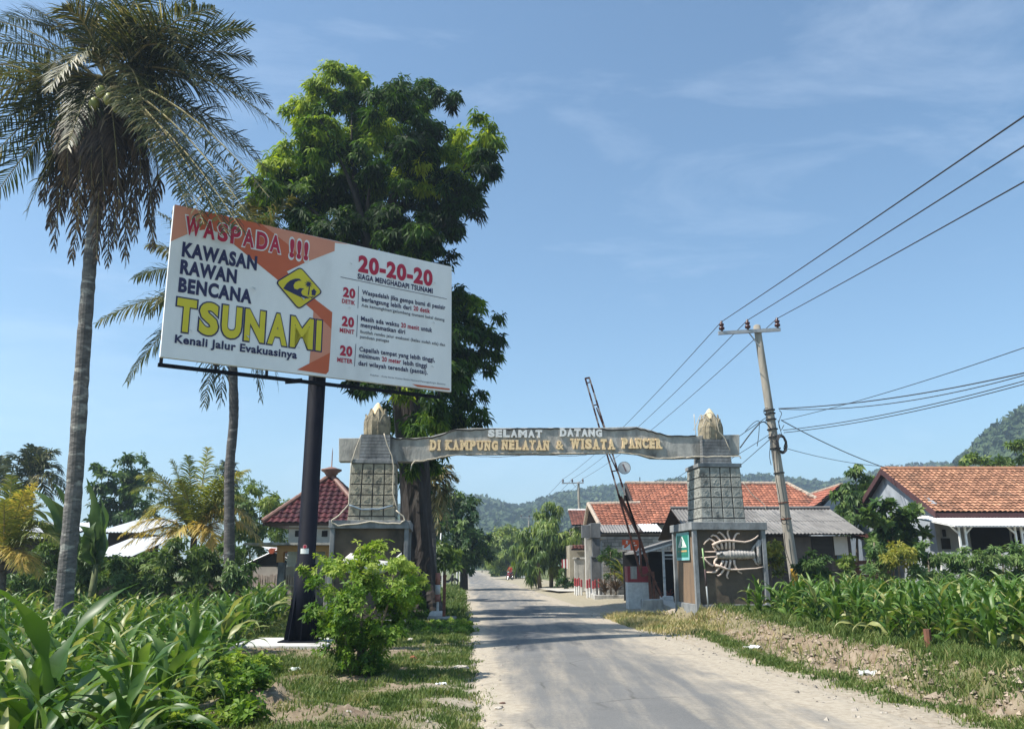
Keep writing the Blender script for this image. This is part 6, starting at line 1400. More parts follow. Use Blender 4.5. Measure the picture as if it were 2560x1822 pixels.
for gy_ in np.arange(5.3, 27, .46):
    for gx_ in np.arange(-17.5, -1.5, .48):
        x, y = gx_ + rs.gauss(0, .09), gy_ + rs.gauss(0, .09)
        if not field_left(np.array([x + .25]), np.array([y]))[0] or x < -.66 * y - .9: continue
        if math.hypot(x - pbase_.x, y - pbase_.y) < .35 or math.hypot(x + 4.5, y - 17) < 1.25: continue
        spots.append((x, y, 'L'))
for gy_ in np.arange(11.6, 24.5, .43):
    for gx_ in np.arange(4.5, 17, .43):
        x, y = gx_ + rs.gauss(0, .10), gy_ + rs.gauss(0, .10); l_ = lat(x, y); f_ = float(bank_foot(np.array([y]))[0])
        if l_ < f_ + 1.3 + .05 * max(0, 16 - y) or x > .67 * y + .6: continue
        if y > 21.6 and CXR + 1.05 - 1.6 < x - 1 < CXR + 2.6: continue
        spots.append((x, y, 'R'))
spots.sort(key=lambda s: math.hypot(s[0], s[1]))
used = set(); stuffV = []
LABL = 'young corn plant in the dense left field between the palm trunk and the billboard'; LABR = 'low young corn plant in the field on the bank below the tiled house'
SPEC = {0: 'large corn plant with broad pale leaves at the bottom left corner of the field'}
rest = []
nmax = 295
for k, (x, y, side) in enumerate(spots):
    if k >= nmax: rest.append((x, y, side)); continue
    i = rs.randrange(8); p = protos[i]; H_ = rs.uniform(.78, 1.08) if side == 'L' else rs.uniform(.66, .88)
    lab = LABL if side == 'L' else LABR; g_ = 'corn plants in the left field' if side == 'L' else 'corn plants in the right field'
    loc = Vector((x, y, hz(x, y)))
    if i not in used:
        used.add(i); o = p; o.location = loc; o.rotation_euler = (0, 0, rs.uniform(0, 6.3)); o.scale = (H_,) * 3; o['label'] = lab; o['group'] = g_
    else: o = dup(p, loc=loc, rotz=rs.uniform(0, 6.3), scale=H_, label=lab, group=g_)
if rest:
    src = [[(np.array([v.co[:] for v in ch.data.vertices]), np.array([list(q.vertices) for q in ch.data.polygons if len(q.vertices) == 4]), np.array([d.value for d in ch.data.attributes['tint'].data])) for ch in KIDS[p.name] if 'leaves' in ch.name][0] for p in protos]
    mb = MB()
    for x, y, side in rest:
        V, Q, T = src[rs.randrange(8)]; a = rs.uniform(0, 6.3); H_ = rs.uniform(.78, 1.08) if side == 'L' else rs.uniform(.7, .92); c_, s_ = math.cos(a) * H_, math.sin(a) * H_
        W_ = np.stack([V[:, 0] * c_ - V[:, 1] * s_ + x, V[:, 0] * s_ + V[:, 1] * c_ + y, V[:, 2] * H_ + hz(x, y)], 1); mb.arr(W_, Q, T)
    tag(mb.build('corn_field', CORN, smooth=True), kind='stuff')
print('corn spots', len(spots), sum(1 for s in spots if s[2] == 'L'))
# foremost tall corn plant
big = dup(protos[3], loc=Vector((-3.55, 6.5, -.30)), rotz=.6, scale=1.5, label='tallest corn plant with one upright broad leaf near the bottom left', group='corn plants in the left field')
# bananas
BAN = leaf_mat('banana_leaves', [(0, (.03, .065, .02)), (.4, (.055, .11, .03)), (.7, (.10, .16, .045)), (1, (.2, .24, .09))], .35, .35, .5)
def banana(lab, base, tips, Y):
    r = random.Random(int(base.x * 100)); root = empty('banana_plant', base, lab, 'banana plant', 'banana plants by the left palms'); top = base + Vector((0, 0, at(tips[0][0], tips[0][1] + 100, Y).z * .6)); mb = MB(); mb.tube([base, base.lerp(top, .5), top], [.14, .12, .07], 10); mb.build('stem', mat('banana_stem', (.16, .19, .08), (.10, .11, .05), 4), root, smooth=True)
    for x, y, dr in tips:
        tip = at(x, y, Y); d_ = tip - top; L = d_.length * 1.12; az = math.atan2(d_.y + r.uniform(-.4, .4), d_.x); lf = MB(); el = math.atan2(d_.z, math.hypot(d_.x, d_.y)) + dr * .5; strap(lf, top, az, el, L, .48, dr, r, 16, fold=.12, tint=r.uniform(.35, .75), wave=.03, shape=.8, roll=r.choice((-1, 1)) * r.uniform(.5, 1.0)); lf.build('leaf', BAN, root, smooth=True)
    return root
banana('banana plant with torn arching leaves left of the tall palm trunk', Vector((at(165, 1450, 25).x, 25, 0)), [(95, 1270, 1.2), (70, 1305, 1.5), (20, 1340, 1.5), (160, 1200, .6), (215, 1220, .8), (110, 1235, .9), (50, 1260, 1.2), (10, 1310, 1.4), (60, 1370, 1.9), (120, 1340, 1.6)], 25)
banana('banana plant with a folded upright leaf right of the tall palm trunk', Vector((at(235, 1450, 26).x, 26, 0)), [(212, 1220, .4), (235, 1255, .6), (260, 1310, 1.3), (270, 1340, 1.6), (200, 1300, 1.0), (175, 1330, 1.4)], 26)

# ---- shrubs and trees
def gp_(px, Y): return Vector((at(px, 1450, Y).x, Y, hz(at(px, 1450, Y).x, Y)))
# the bush in front of the left pedestal
YBU = 12.6; bbp = Vector((at(890, 1680, YBU).x, YBU, hz(at(890, 1680, YBU).x, YBU)))
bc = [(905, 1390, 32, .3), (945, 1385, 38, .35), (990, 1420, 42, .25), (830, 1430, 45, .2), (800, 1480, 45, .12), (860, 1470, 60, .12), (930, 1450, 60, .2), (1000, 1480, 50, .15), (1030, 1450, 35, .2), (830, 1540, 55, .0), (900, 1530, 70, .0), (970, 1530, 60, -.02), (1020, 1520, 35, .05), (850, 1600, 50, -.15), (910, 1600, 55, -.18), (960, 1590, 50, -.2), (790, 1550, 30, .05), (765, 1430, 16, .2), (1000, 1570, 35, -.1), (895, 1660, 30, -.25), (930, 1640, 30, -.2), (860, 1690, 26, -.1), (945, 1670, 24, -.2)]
st_ = [(limb_to(bbp + Vector((dx * .04, dy * .04, -.05)), at(px, py, YBU + dy * .3), .15, 6, k), [.035, .03, .026, .02, .016, .012, .007]) for k, (px, py, dx, dy) in enumerate(((900, 1380, 0, 0), (830, 1440, -1, 1), (985, 1430, 1, -1), (860, 1500, -1, -1), (950, 1490, 1, 1), (800, 1540, -1.5, 0), (1010, 1520, 1.5, 0)))]
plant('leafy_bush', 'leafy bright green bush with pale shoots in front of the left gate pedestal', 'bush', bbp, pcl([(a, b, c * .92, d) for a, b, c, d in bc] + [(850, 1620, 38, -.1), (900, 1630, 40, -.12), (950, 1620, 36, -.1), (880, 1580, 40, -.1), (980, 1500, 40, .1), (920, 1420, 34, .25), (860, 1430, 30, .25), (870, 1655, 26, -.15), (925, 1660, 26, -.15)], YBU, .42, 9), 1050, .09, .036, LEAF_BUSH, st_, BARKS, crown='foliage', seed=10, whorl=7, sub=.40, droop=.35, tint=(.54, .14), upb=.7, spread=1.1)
# weeping trees and others on the right of the road
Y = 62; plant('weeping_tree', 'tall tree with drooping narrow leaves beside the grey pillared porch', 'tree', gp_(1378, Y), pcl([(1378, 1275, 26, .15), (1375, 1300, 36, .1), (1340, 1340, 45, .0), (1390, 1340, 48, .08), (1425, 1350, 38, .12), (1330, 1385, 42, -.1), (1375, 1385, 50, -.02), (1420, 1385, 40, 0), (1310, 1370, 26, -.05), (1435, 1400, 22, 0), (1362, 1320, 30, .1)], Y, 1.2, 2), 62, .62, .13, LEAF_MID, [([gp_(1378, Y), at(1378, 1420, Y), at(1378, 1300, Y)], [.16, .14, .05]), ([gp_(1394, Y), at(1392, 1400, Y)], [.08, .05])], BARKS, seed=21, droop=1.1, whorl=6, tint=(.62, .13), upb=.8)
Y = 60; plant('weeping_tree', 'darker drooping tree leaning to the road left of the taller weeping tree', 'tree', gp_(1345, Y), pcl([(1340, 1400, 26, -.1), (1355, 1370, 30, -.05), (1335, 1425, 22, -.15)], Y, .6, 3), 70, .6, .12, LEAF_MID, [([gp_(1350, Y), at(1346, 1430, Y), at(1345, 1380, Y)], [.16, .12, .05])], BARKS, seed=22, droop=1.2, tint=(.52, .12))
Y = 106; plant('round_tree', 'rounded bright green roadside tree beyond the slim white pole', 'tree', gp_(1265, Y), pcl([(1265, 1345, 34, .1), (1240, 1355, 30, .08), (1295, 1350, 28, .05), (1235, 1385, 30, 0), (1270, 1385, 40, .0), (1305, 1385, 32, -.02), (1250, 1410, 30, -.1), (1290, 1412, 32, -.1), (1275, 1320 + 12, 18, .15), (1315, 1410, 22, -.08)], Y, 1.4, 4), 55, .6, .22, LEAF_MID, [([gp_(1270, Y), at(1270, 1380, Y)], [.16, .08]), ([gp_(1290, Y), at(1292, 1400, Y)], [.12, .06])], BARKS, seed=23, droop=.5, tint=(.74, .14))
for k, (px, Y, cl_, lab) in enumerate(((1225, 180, [(1222, 1390, 16, .1), (1210, 1398, 14, .1), (1232, 1405, 14, 0), (1215, 1410, 12, 0)], 'small yellowish tree leaning over the road far along its right side'), (1205, 230, [(1203, 1405, 9, 0), (1196, 1408, 8, -.1), (1210, 1411, 7, -.1)], 'far bushy tree low at the right side of the distant road'), (1245, 135, [(1245, 1412, 18, -.05), (1255, 1425, 13, -.1), (1238, 1425, 12, -.1)], 'low tree under the rounded bright green tree'), (1185, 260, [(1182, 1398, 10, -.15), (1174, 1402, 9, -.2), (1192, 1400, 8, -.2), (1178, 1390, 8, -.1)], 'tiny dark tree closing the far end of the road'), (1160, 220, [(1160, 1396, 14, -.2), (1150, 1390, 14, -.2), (1168, 1404, 8, -.2)], 'far dark tree on the left side at the end of the road'))):
    plant('roadside_tree', lab, 'tree', gp_(px, Y), pcl(cl_, Y, 1.5, 6 + k), 45, .8, .3, LEAF_YEL if k == 0 else LEAF_MID, [([gp_(px, Y), at(px, 1405, Y)], [.15, .08])], BARKS, 'roadside trees far along the road', seed=30 + k, tint=(.56, .13), nsub=16)
Y = 130; plant('roadside_tree', 'dark leafy tree arching over the far left side of the road', 'tree', gp_(1195, Y), pcl([(1190, 1365, 20, 0), (1205, 1380, 18, 0), (1180, 1385, 22, -.05), (1210, 1395, 14, 0), (1195, 1400, 16, -.1), (1170, 1400, 18, -.1)], Y, 1.5, 3), 45, .7, .28, LEAF_DARK, [([gp_(1178, Y), at(1182, 1390, Y)], [.2, .1])], BARK, 'roadside trees far along the road', seed=36, tint=(.5, .12), nsub=18)
Y = 150; plant('roadside_tree', 'light green tree filling the gap left of the rounded tree', 'tree', gp_(1238, Y), pcl([(1235, 1370, 20, .05), (1222, 1385, 18, .05), (1245, 1390, 20, 0), (1230, 1405, 18, 0), (1215, 1405, 12, 0)], Y, 1.5, 4), 45, .7, .26, LEAF_MID, [([gp_(1236, Y), at(1236, 1390, Y)], [.2, .1])], BARKS, 'roadside trees far along the road', seed=37, tint=(.62, .12), nsub=18)
Y = 55; plant('hedge_bush', 'dark rounded bush by the driveway under the weeping trees', 'bush', gp_(1415, Y), pcl([(1415, 1440, 22, 0), (1400, 1450, 16, 0), (1430, 1452, 18, 0), (1412, 1462, 18, -.1)], Y, .4, 3), 160, .22, .1, LEAF_DARK, None, crown='foliage', seed=41, tint=(.5, .12))
Y = 70; plant('potted_shrub', 'low shrub around a pot beside the weeping tree trunk', 'shrub', gp_(1330, Y), pcl([(1330, 1445, 14, 0), (1322, 1438, 10, .1), (1342, 1448, 10, 0)], Y, .4, 4), 140, .3, .12, LEAF_YEL, None, crown='foliage', seed=42, tint=(.35, .12))
# dark trees on the left of the road
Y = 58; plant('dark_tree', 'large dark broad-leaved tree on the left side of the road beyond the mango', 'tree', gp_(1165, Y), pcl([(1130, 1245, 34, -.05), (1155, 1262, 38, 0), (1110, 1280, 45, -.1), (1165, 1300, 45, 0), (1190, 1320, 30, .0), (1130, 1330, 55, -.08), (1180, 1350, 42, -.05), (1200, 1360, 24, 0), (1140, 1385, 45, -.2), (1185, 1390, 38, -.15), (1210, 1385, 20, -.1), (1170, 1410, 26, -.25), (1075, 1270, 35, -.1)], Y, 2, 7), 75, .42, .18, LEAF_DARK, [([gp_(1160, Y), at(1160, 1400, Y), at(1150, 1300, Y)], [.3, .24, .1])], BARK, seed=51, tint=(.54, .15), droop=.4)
Y = 40; plant('small_tree', 'small bright broad-leaved tree behind the pale flagpole by the mango trunk', 'tree', gp_(1110, Y), pcl([(1100, 1375, 26, .1), (1125, 1382, 26, .1), (1085, 1395, 24, .0), (1115, 1400, 28, 0), (1140, 1400, 20, 0), (1100, 1412, 22, -.1)], Y, .8, 8), 130, .38, .17, LEAF_MID, [([gp_(1112, Y), at(1112, 1400, Y)], [.07, .05])], BARKS, seed=52, tint=(.5, .12), droop=.6, whorl=5)
# left background
def shrub(name, lab, Y, px, cl_, dens, L, W, mt, seed, cat='shrub', group=None, trunk=True, **kw):
    b_ = gp_(px, Y); c = at(px, cl_[0][1], Y); return plant(name, lab, cat, b_, pcl(cl_, Y, kw.pop('jy', .6), seed), dens, L, W, mt, [([b_, b_.lerp(c, .6), c], [kw.pop('tr', .05), .03, .015])] if trunk else None, BARKS, group, crown=kw.pop('crown', 'crown'), seed=seed, **kw)
shrub('broad_tree', 'dark leafy tree rising behind the white shed left of the young palm', 52, 300, [(335, 1150, 26, .1), (310, 1180, 36, 0), (345, 1185, 36, .05), (270, 1190, 28, -.1), (255, 1230, 32, -.1), (300, 1230, 48, -.1), (345, 1240, 40, 0), (250, 1275, 36, -.15), (300, 1285, 50, -.15), (240, 1175, 16, -.05), (350, 1290, 40, -.1)], 75, .42, .16, LEAF_DARK, 61, cat='tree', tr=.2, tint=(.6, .15), droop=.5, jy=1.6)
shrub('mango_tree', 'mid-green mango tree between the slim palm trunk and the maroon hip roof', 42, 650, [(620, 1240, 34, .15), (660, 1250, 36, .12), (700, 1265, 26, .1), (600, 1280, 40, 0), (650, 1290, 44, .02), (690, 1300, 36, -.05), (620, 1330, 45, -.1), (670, 1345, 40, -.1), (710, 1340, 30, -.1), (590, 1340, 36, -.1), (640, 1380, 36, -.15), (560, 1250, 36, 0), (540, 1290, 36, -.1)], 110, .34, .12, LEAF_MID, 62, cat='tree', tr=.16, tint=(.60, .14), droop=.55, jy=1.2)
shrub('bare_tree', 'thin bluish sparse-leaved tree top far behind the mid-green mango', 80, 625, [(610, 1205, 24, 0), (635, 1212, 22, 0), (655, 1228, 16, 0), (592, 1215, 16, 0)], 22, .3, .12, LEAF_DARK, 63, cat='tree', tr=.15, tint=(.7, .1), jy=1.0)
for k, (px, Y, cl_, mt_, lab) in enumerate((
    (60, 28.3, [(20, 1440, 40, 0), (70, 1430, 45, 0), (110, 1440, 40, .05), (40, 1475, 40, -.1), (90, 1480, 40, -.1), (130, 1460, 30, 0)], LEAF_CASS, 'creeper-like shrub heaped over the garden wall at the left edge'),
    (240, 28.3, [(210, 1400, 35, 0), (240, 1420, 42, 0), (275, 1440, 40, 0), (220, 1460, 45, -.1), (262, 1480, 40, -.1)], LEAF_CASS, 'leafy shrub over the garden wall just right of the tall palm trunk'),
    (350, 28.0, [(310, 1440, 45, .05), (350, 1450, 50, .1), (390, 1430, 45, .05), (330, 1490, 45, -.05), (380, 1490, 50, 0)], LEAF_CASS, 'pale green cassava shrub under the white shed roof'),
    (450, 28.0, [(420, 1400, 45, .05), (460, 1410, 50, .05), (500, 1420, 45, .05), (430, 1460, 55, -.05), (480, 1470, 55, -.05), (520, 1460, 40, 0)], LEAF_MID, 'dense green shrub below the young low palm'),
    (585, 28.4, [(560, 1400, 32, .1), (590, 1410, 34, .1), (610, 1440, 28, 0), (575, 1450, 34, 0), (590, 1485, 28, -.05)], LEAF_CASS, 'vine-covered shrub right of the slim palm trunk at the bamboo fence'),
    (150, 30.5, [(150, 1400, 40, -.05), (120, 1390, 32, 0), (185, 1385, 36, 0), (170, 1430, 40, -.1)], LEAF_MID, 'dark undergrowth shrub below the banana plants'))):
    shrub('garden_shrub', lab, Y - 1.0, px, [(c[0], c[1] - 8, c[2] * 1.15) + tuple(c[3:]) for c in cl_], 250, .24, .075, mt_, 70 + k, trunk=False, crown='foliage', tint=(.60, .16), droop=.5, whorl=7, jy=.5)
# right side: tree and shrubs between shack and house, the hedge above the corn
shrub('leafy_tree', 'cone-shaped dark leafy tree between the shack roof and the grey gable house', 38, 2140, [(2145, 1180, 26, .05), (2130, 1210, 38, 0), (2160, 1215, 36, 0), (2115, 1250, 42, -.05), (2155, 1255, 48, -.02), (2190, 1240, 28, 0), (2120, 1290, 45, -.08), (2165, 1295, 50, -.08), (2195, 1280, 30, -.05), (2145, 1230, 30, .1)], 170, .30, .12, LEAF_DARK, 81, cat='tree', tr=.12, tint=(.70, .15), droop=.8, jy=.9)
shrub('broadleaf_shrub', 'dark shrub with large paddle leaves against the grey gable wall', 30.2, 2230, [(2170, 1300, 30, 0), (2210, 1290, 36, .05), (2250, 1310, 40, 0), (2275, 1300, 28, .05), (2200, 1340, 42, -.05), (2250, 1350, 48, -.05), (2290, 1350, 32, 0), (2230, 1385, 40, -.1), (2275, 1385, 32, -.1), (2225, 1270, 16, .1), (2285, 1280, 16, .1)], 150, .34, .17, LEAF_DARK, 82, tr=.06, tint=(.66, .14), droop=.1, whorl=6, jy=.6)
for k, (px, Y, cl_, mt_, lab) in enumerate((
    (1925, 27.3, [(1935, 1365, 18, .15), (1920, 1375, 16, .1), (1945, 1385, 18, .0), (1930, 1400, 18, .0), (1938, 1420, 18, -.1)], LEAF_YEL, 'thin yellowish shrub between the lobster pedestal and the leaning pole'),
    (2030, 26.5, [(2025, 1405, 28, 0), (2050, 1415, 28, .0), (2010, 1425, 24, -.05), (2040, 1445, 32, -.1)], LEAF_DARK, 'low dark rounded bush right of the leaning pole foot'),
    (2122, 26.5, [(2122, 1400, 16, .1), (2112, 1415, 20, .05), (2132, 1420, 20, .05), (2122, 1445, 20, 0)], LEAF_MID, 'small green bush in front of the blue panel of the shack'),
    (2185, 26.0, [(2182, 1355, 14, .05), (2188, 1372, 16, 0), (2180, 1400, 24, 0), (2200, 1420, 28, -.05), (2170, 1430, 26, -.05)], LEAF_CASS, 'tall thin cassava plant in front of the brown plank wall'),
    (2245, 25.5, [(2240, 1370, 20, .2), (2262, 1385, 24, .2), (2228, 1390, 20, .15), (2250, 1405, 24, .05)], LEAF_YEL, 'yellow-green shrub standing out in the hedge by the plank wall'),
    (2320, 25.5, [(2300, 1385, 28, .05), (2330, 1375, 30, .05), (2350, 1400, 30, 0), (2310, 1425, 36, -.05), (2345, 1440, 32, -.1)], LEAF_CASS, 'big cassava bush in the hedge at the corner of the gable house'),
    (2410, 25.5, [(2395, 1395, 28, .0), (2425, 1390, 28, .0), (2450, 1400, 26, 0), (2405, 1425, 32, -.1), (2440, 1430, 32, -.1)], LEAF_CASS, 'dark cassava bush in the hedge below the first white lattice post'),
    (2505, 25.5, [(2490, 1385, 26, .05), (2520, 1380, 28, .05), (2545, 1395, 28, 0), (2500, 1420, 34, -.05), (2535, 1430, 34, -.1), (2480, 1440, 28, -.1)], LEAF_CASS, 'cassava bush in the hedge below the second white lattice post'),
    (2590, 25.5, [(2575, 1390, 30, .0), (2600, 1400, 30, 0), (2580, 1435, 34, -.1)], LEAF_CASS, 'cassava bush cut off by the right edge of the view'))):
    shrub('hedge_shrub', lab, Y, px, cl_, 330, .20, .06, mt_, 90 + k, group='hedge bushes behind the right corn field', tint=(.56, .16), droop=.45, whorl=8, jy=.5, crown='foliage')
shrub('mango_tree', 'bright green tree crown showing above the sandy-orange roof at the right edge', 55, 2560, [(2440, 1150, 26, .15), (2480, 1155, 22, .1), (2515, 1160, 20, .05), (2545, 1130, 30, .15), (2580, 1120, 34, .15), (2420, 1165, 18, .1), (2560, 1165, 24, 0)], 90, .4, .16, LEAF_MID, 99, cat='tree', tr=.2, tint=(.5, .12), jy=1.2)
# strap-leaved plants by the block wall and barrier
def tuft(lab, base, n_, L, W, tint, seed, name='strap_leaf_plant', mt=None, cat='plant', group=None, dr=(1.2, 2.4), stem=0.0):
    r = random.Random(seed); root = empty(name, base, lab, cat, group); lf = MB()
    for k in range(n_):
        strap(lf, base + Vector((0, 0, stem * r.uniform(.5, 1))), r.uniform(0, 2 * PI), R(r.uniform(35, 85)), L * r.uniform(.6, 1.1), W, r.uniform(*dr), r, 7, tint=tint + r.gauss(0, .12))
    lf.build('leaves', mt or CORN, root, smooth=True)
    if stem:
        mb = MB(); mb.tube([base, base + Vector((0, 0, stem))], [.06, .05], 7); mb.build('stem', BARKS, root, smooth=True)
    return root
b_ = at(1563, 1460, 41); tuft('arching striped strap-leaf plant behind the planter kerb next to the barrier block', Vector((b_.x, 41, .1)), 46, 1.7, .075, .7, 3, mt=LEAF_YEL, stem=.9)
b_ = at(1540, 1480, 40.6); tuft('dry dark strap-leaf plant in the planter below the block wall', Vector((b_.x, 40.6, .1)), 34, 1.2, .07, .25, 4, mt=FR_DEAD, stem=.4)
b_ = at(1512, 1480, 40.8); tuft('brown drooping strap-leaf plant at the left end of the planter', Vector((b_.x, 40.8, .1)), 30, 1.1, .07, .3, 5, mt=FR_DEAD, stem=.3)
shrub('young_tree', 'slim young dark tree against the grey block wall', 41.5, 1526, [(1525, 1378, 16, .05), (1516, 1395, 18, 0), (1535, 1395, 18, 0), (1526, 1412, 20, -.05), (1540, 1415, 14, -.05), (1528, 1440, 14, -.1)], 300, .22, .05, LEAF_DARK, 120, cat='tree', tint=(.5, .12), jy=.3)
b_ = at(1672, 1440, 34.5); tuft('small reddish potted plant under the lean-to', Vector((b_.x, 34.5, .3)), 22, .7, .04, .4, 8, mt=leaf_mat('reddish_leaves', [(0, (.08, .02, .02)), (1, (.25, .06, .05))]))
# dark climber leaves low on the mango trunk and weeds at its foot
shrub('leafy_weed', 'clump of bright weeds growing at the foot of the mango trunk', 26.2, 1035, [(1030, 1465, 16, .1), (1050, 1455, 14, .15), (1060, 1470, 12, .1), (1040, 1520, 18, .0), (1065, 1540, 16, 0), (1048, 1500, 12, 0)], 380, .16, .07, LEAF_BUSH, 130, trunk=False, crown='foliage', tint=(.55, .14), jy=.2)
# ================================================================== GRASS, WEEDS, LITTER
GRASS = leaf_mat('grass_blades', [(0, (.035, .068, .014)), (.35, (.08, .13, .027)), (.6, (.145, .185, .052)), (.8, (.26, .25, .10)), (1, (.42, .35, .18))], .25, .6, .25)
def blades(X, Y, h, w, tint, lean, r):
    n_ = len(X); Z = hgt(X, Y) - .008; a = r.uniform(0, 2 * PI, n_); la_ = r.uniform(0, 2 * PI, n_); ln = lean * r.uniform(.2, 1.2, n_) * h
    sx, sy = np.cos(a) * w / 2, np.sin(a) * w / 2; B0 = np.stack([X - sx, Y - sy, Z], 1); B1 = np.stack([X + sx, Y + sy, Z], 1)
    mx, my = X + np.cos(la_) * ln * .35, Y + np.sin(la_) * ln * .35; M0 = np.stack([mx - sx * .8, my - sy * .8, Z + h * .6], 1); M1 = np.stack([mx + sx * .8, my + sy * .8, Z + h * .6], 1)
    T_ = np.stack([X + np.cos(la_) * ln, Y + np.sin(la_) * ln, Z + h], 1); T1 = T_ + np.stack([sx * .15, sy * .15, 0 * sx], 1)
    V = np.stack([B0, B1, M1, M0, M0, M1, T1, T_], 1).reshape(-1, 3); return V, np.arange(len(V)).reshape(-1, 4), np.repeat(tint, 2)
def scatter(n_, x0, x1, y0, y1, seed, wfn, hb, wb, tb, clump=.5):
    r = np.random.RandomState(seed); u = r.uniform(0, 1, n_); Y = y0 * (y1 / y0) ** u if y0 > 0 else r.uniform(y0, y1, n_); X = r.uniform(x0, x1, n_) + XL(Y)
    w = wfn(X, Y); c = .5 + .5 * snoise(X, Y, .35, seed + 1); keep = r.uniform(0, 1, n_) < w * (1 - clump + clump * c) ; X, Y, c, w = X[keep], Y[keep], c[keep], w[keep]
    vis = np.abs(X) < .69 * Y + .6; X, Y, c, w = X[vis], Y[vis], c[vis], w[vis]
    big = .55 + .75 * np.clip(.5 + .5 * snoise(X, Y, 1.4, seed + 2), 0, 1)
    h = r.uniform(.45, 1.1, len(X)) * hb * big * (.6 + .5 * w); t_ = np.clip(tb + .22 * snoise(X, Y, 1.1, seed + 3) + r.normal(0, .13, len(X)), 0, 1)
    return blades(X, Y, h, wb * r.uniform(.7, 1.3, len(X)) * (1 + Y / 30), t_, .7, r)
mb = MB()
mb.arr(*scatter(300000, -7.5, .35, 6.0, 27, 201, grass_w, .095, .011, .47))
mb.arr(*scatter(30000, -6, .1, 26, 70, 205, grass_w, .20, .02, .36))
tag(mb.build('grass', GRASS), kind='stuff')
def topw(X, Y):
    l = lat(X, Y); return grass_w(X, Y) * (1 - sstep(8.5, 10, l) * .5)
mb = MB(); mb.arr(*scatter(190000, 4.3, 9.0, 7.0, 26, 211, topw, .10, .012, .40))
mb.arr(*scatter(60000, 4.9, 7.6, 7.0, 25, 231, lambda X, Y: sstep(.8, 1.3, lat(X, Y) - bank_foot(Y) + .3 * snoise(X, Y, .8, 34)) * (1 - sstep(1.6, 2.4, lat(X, Y) - bank_foot(Y))), .15, .013, .42))
tag(mb.build('grass', GRASS), kind='stuff')
# dry straw by the barrier
def dryw(X, Y):
    w = np.zeros_like(X)
    for px, py, r_ in ((1590, 1545, 1.0), (1640, 1552, 1.0), (1690, 1556, .9), (1560, 1535, .6), (1720, 1550, .6), (1610, 1533, .7)):
        p = gnd(px, py, .15); w = np.maximum(w, np.exp(-(((X - p.x) / r_) ** 2 + ((Y - p.y) / (r_ * 1.6)) ** 2)))
    return w
mb = MB(); mb.arr(*scatter(60000, 4.2, 8, 18, 32, 221, dryw, .22, .016, .93, .3)); tag(mb.build('dry_grass', GRASS), kind='stuff')
# low broad weeds at the corn's edge and by the gate
def weedpatch(pts, seed, name='weeds', dens=240, mt=None, L=.11):
    V, Q, T = leaf_cloud([(p[0], p[1], hz(p[0], p[1]) + p[2] * .3, p[2], p[3] if len(p) > 3 else 0, .55) for p in pts], dens, L, L * .42, whorl=6, droop=.2, seed=seed, tint=(.55, .14), upb=1.0, inner=.2); mb = MB(); mb.arr(V, Q, T); return tag(mb.build(name, mt or LEAF_BUSH), kind='stuff')
r_ = random.Random(4); pts = []
for k in range(46):
    y = r_.uniform(7.4, 13.5); x = -.85 - .26 * y + r_.uniform(-.55, .45); pts.append((x, y, r_.uniform(.16, .32), r_.uniform(-.05, .12)))
for k in range(26):
    p = gnd(r_.uniform(1000, 1180), r_.uniform(1560, 1592)); pts.append((p.x, p.y, r_.uniform(.10, .2), .05))
for k in range(16):
    p = gnd(r_.uniform(770, 900), r_.uniform(1560, 1600)); pts.append((p.x, p.y, r_.uniform(.15, .3), .05))
weedpatch(pts, 12, dens=900)
# loose stones on the sandy edges
r = np.random.RandomState(9); n_ = 800; Y = 7.2 * (30 / 7.2) ** r.uniform(0, 1, n_); l_ = np.where(r.uniform(0, 1, n_) < .6, r.normal(4.4, .35, n_), r.normal(-.1, .35, n_)); X = XL(Y) + l_; Z = np.maximum(hgt(X, Y), np.where((l_ > -.1) & (l_ < 4.5), .02, -9)); s_ = r.gamma(2, .007, n_) + .005
oc = np.array([[1, 0, 0], [0, 1, 0], [-1, 0, 0], [0, -1, 0], [.2, .1, .7], [.1, 0, -.6]]); V = X[:, None, None] * 0 + oc[None] * r.uniform(.6, 1.4, (n_, 6, 1)) * s_[:, None, None]; V = V + np.stack([X, Y, Z], 1)[:, None]
tri = np.array([[0, 1, 4], [1, 2, 4], [2, 3, 4], [3, 0, 4], [1, 0, 5], [2, 1, 5], [3, 2, 5], [0, 3, 5]]); mb = MB(); mb.arr(V.reshape(-1, 3), (np.arange(n_)[:, None, None] * 6 + tri[None]).reshape(-1, 3), np.repeat(r.uniform(0, 1, n_), 8)); tag(mb.build('gravel', mat('pebble', (.30, .265, .22), (.19, .17, .145), 30, tint=.5)), kind='stuff')
r = np.random.RandomState(19); n_ = 2600; Y = 8.5 * (23 / 8.5) ** r.uniform(0, 1, n_); l_ = bank_foot(Y) + r.normal(.45, .38, n_); X = XL(Y) + l_; Z = hgt(X, Y); s_ = r.gamma(2, .010, n_) + .006
V = oc[None] * r.uniform(.6, 1.4, (n_, 6, 1)) * s_[:, None, None] + np.stack([X, Y, Z], 1)[:, None]
mb = MB(); mb.arr(V.reshape(-1, 3), (np.arange(n_)[:, None, None] * 6 + tri[None]).reshape(-1, 3), np.repeat(r.uniform(0, 1, n_), 8)); tag(mb.build('gravel', mat('dry_clod', (.31, .25, .185), (.22, .17, .125), 12, tint=.4)), kind='stuff')
mb = MB(); mb.arr(*scatter(18000, 4.8, 7.4, 8.0, 24, 241, lambda X, Y: np.exp(-((lat(X, Y) - bank_foot(Y) - .5) / .45) ** 2), .12, .010, .70, .6)); tag(mb.build('dry_grass', GRASS), kind='stuff')
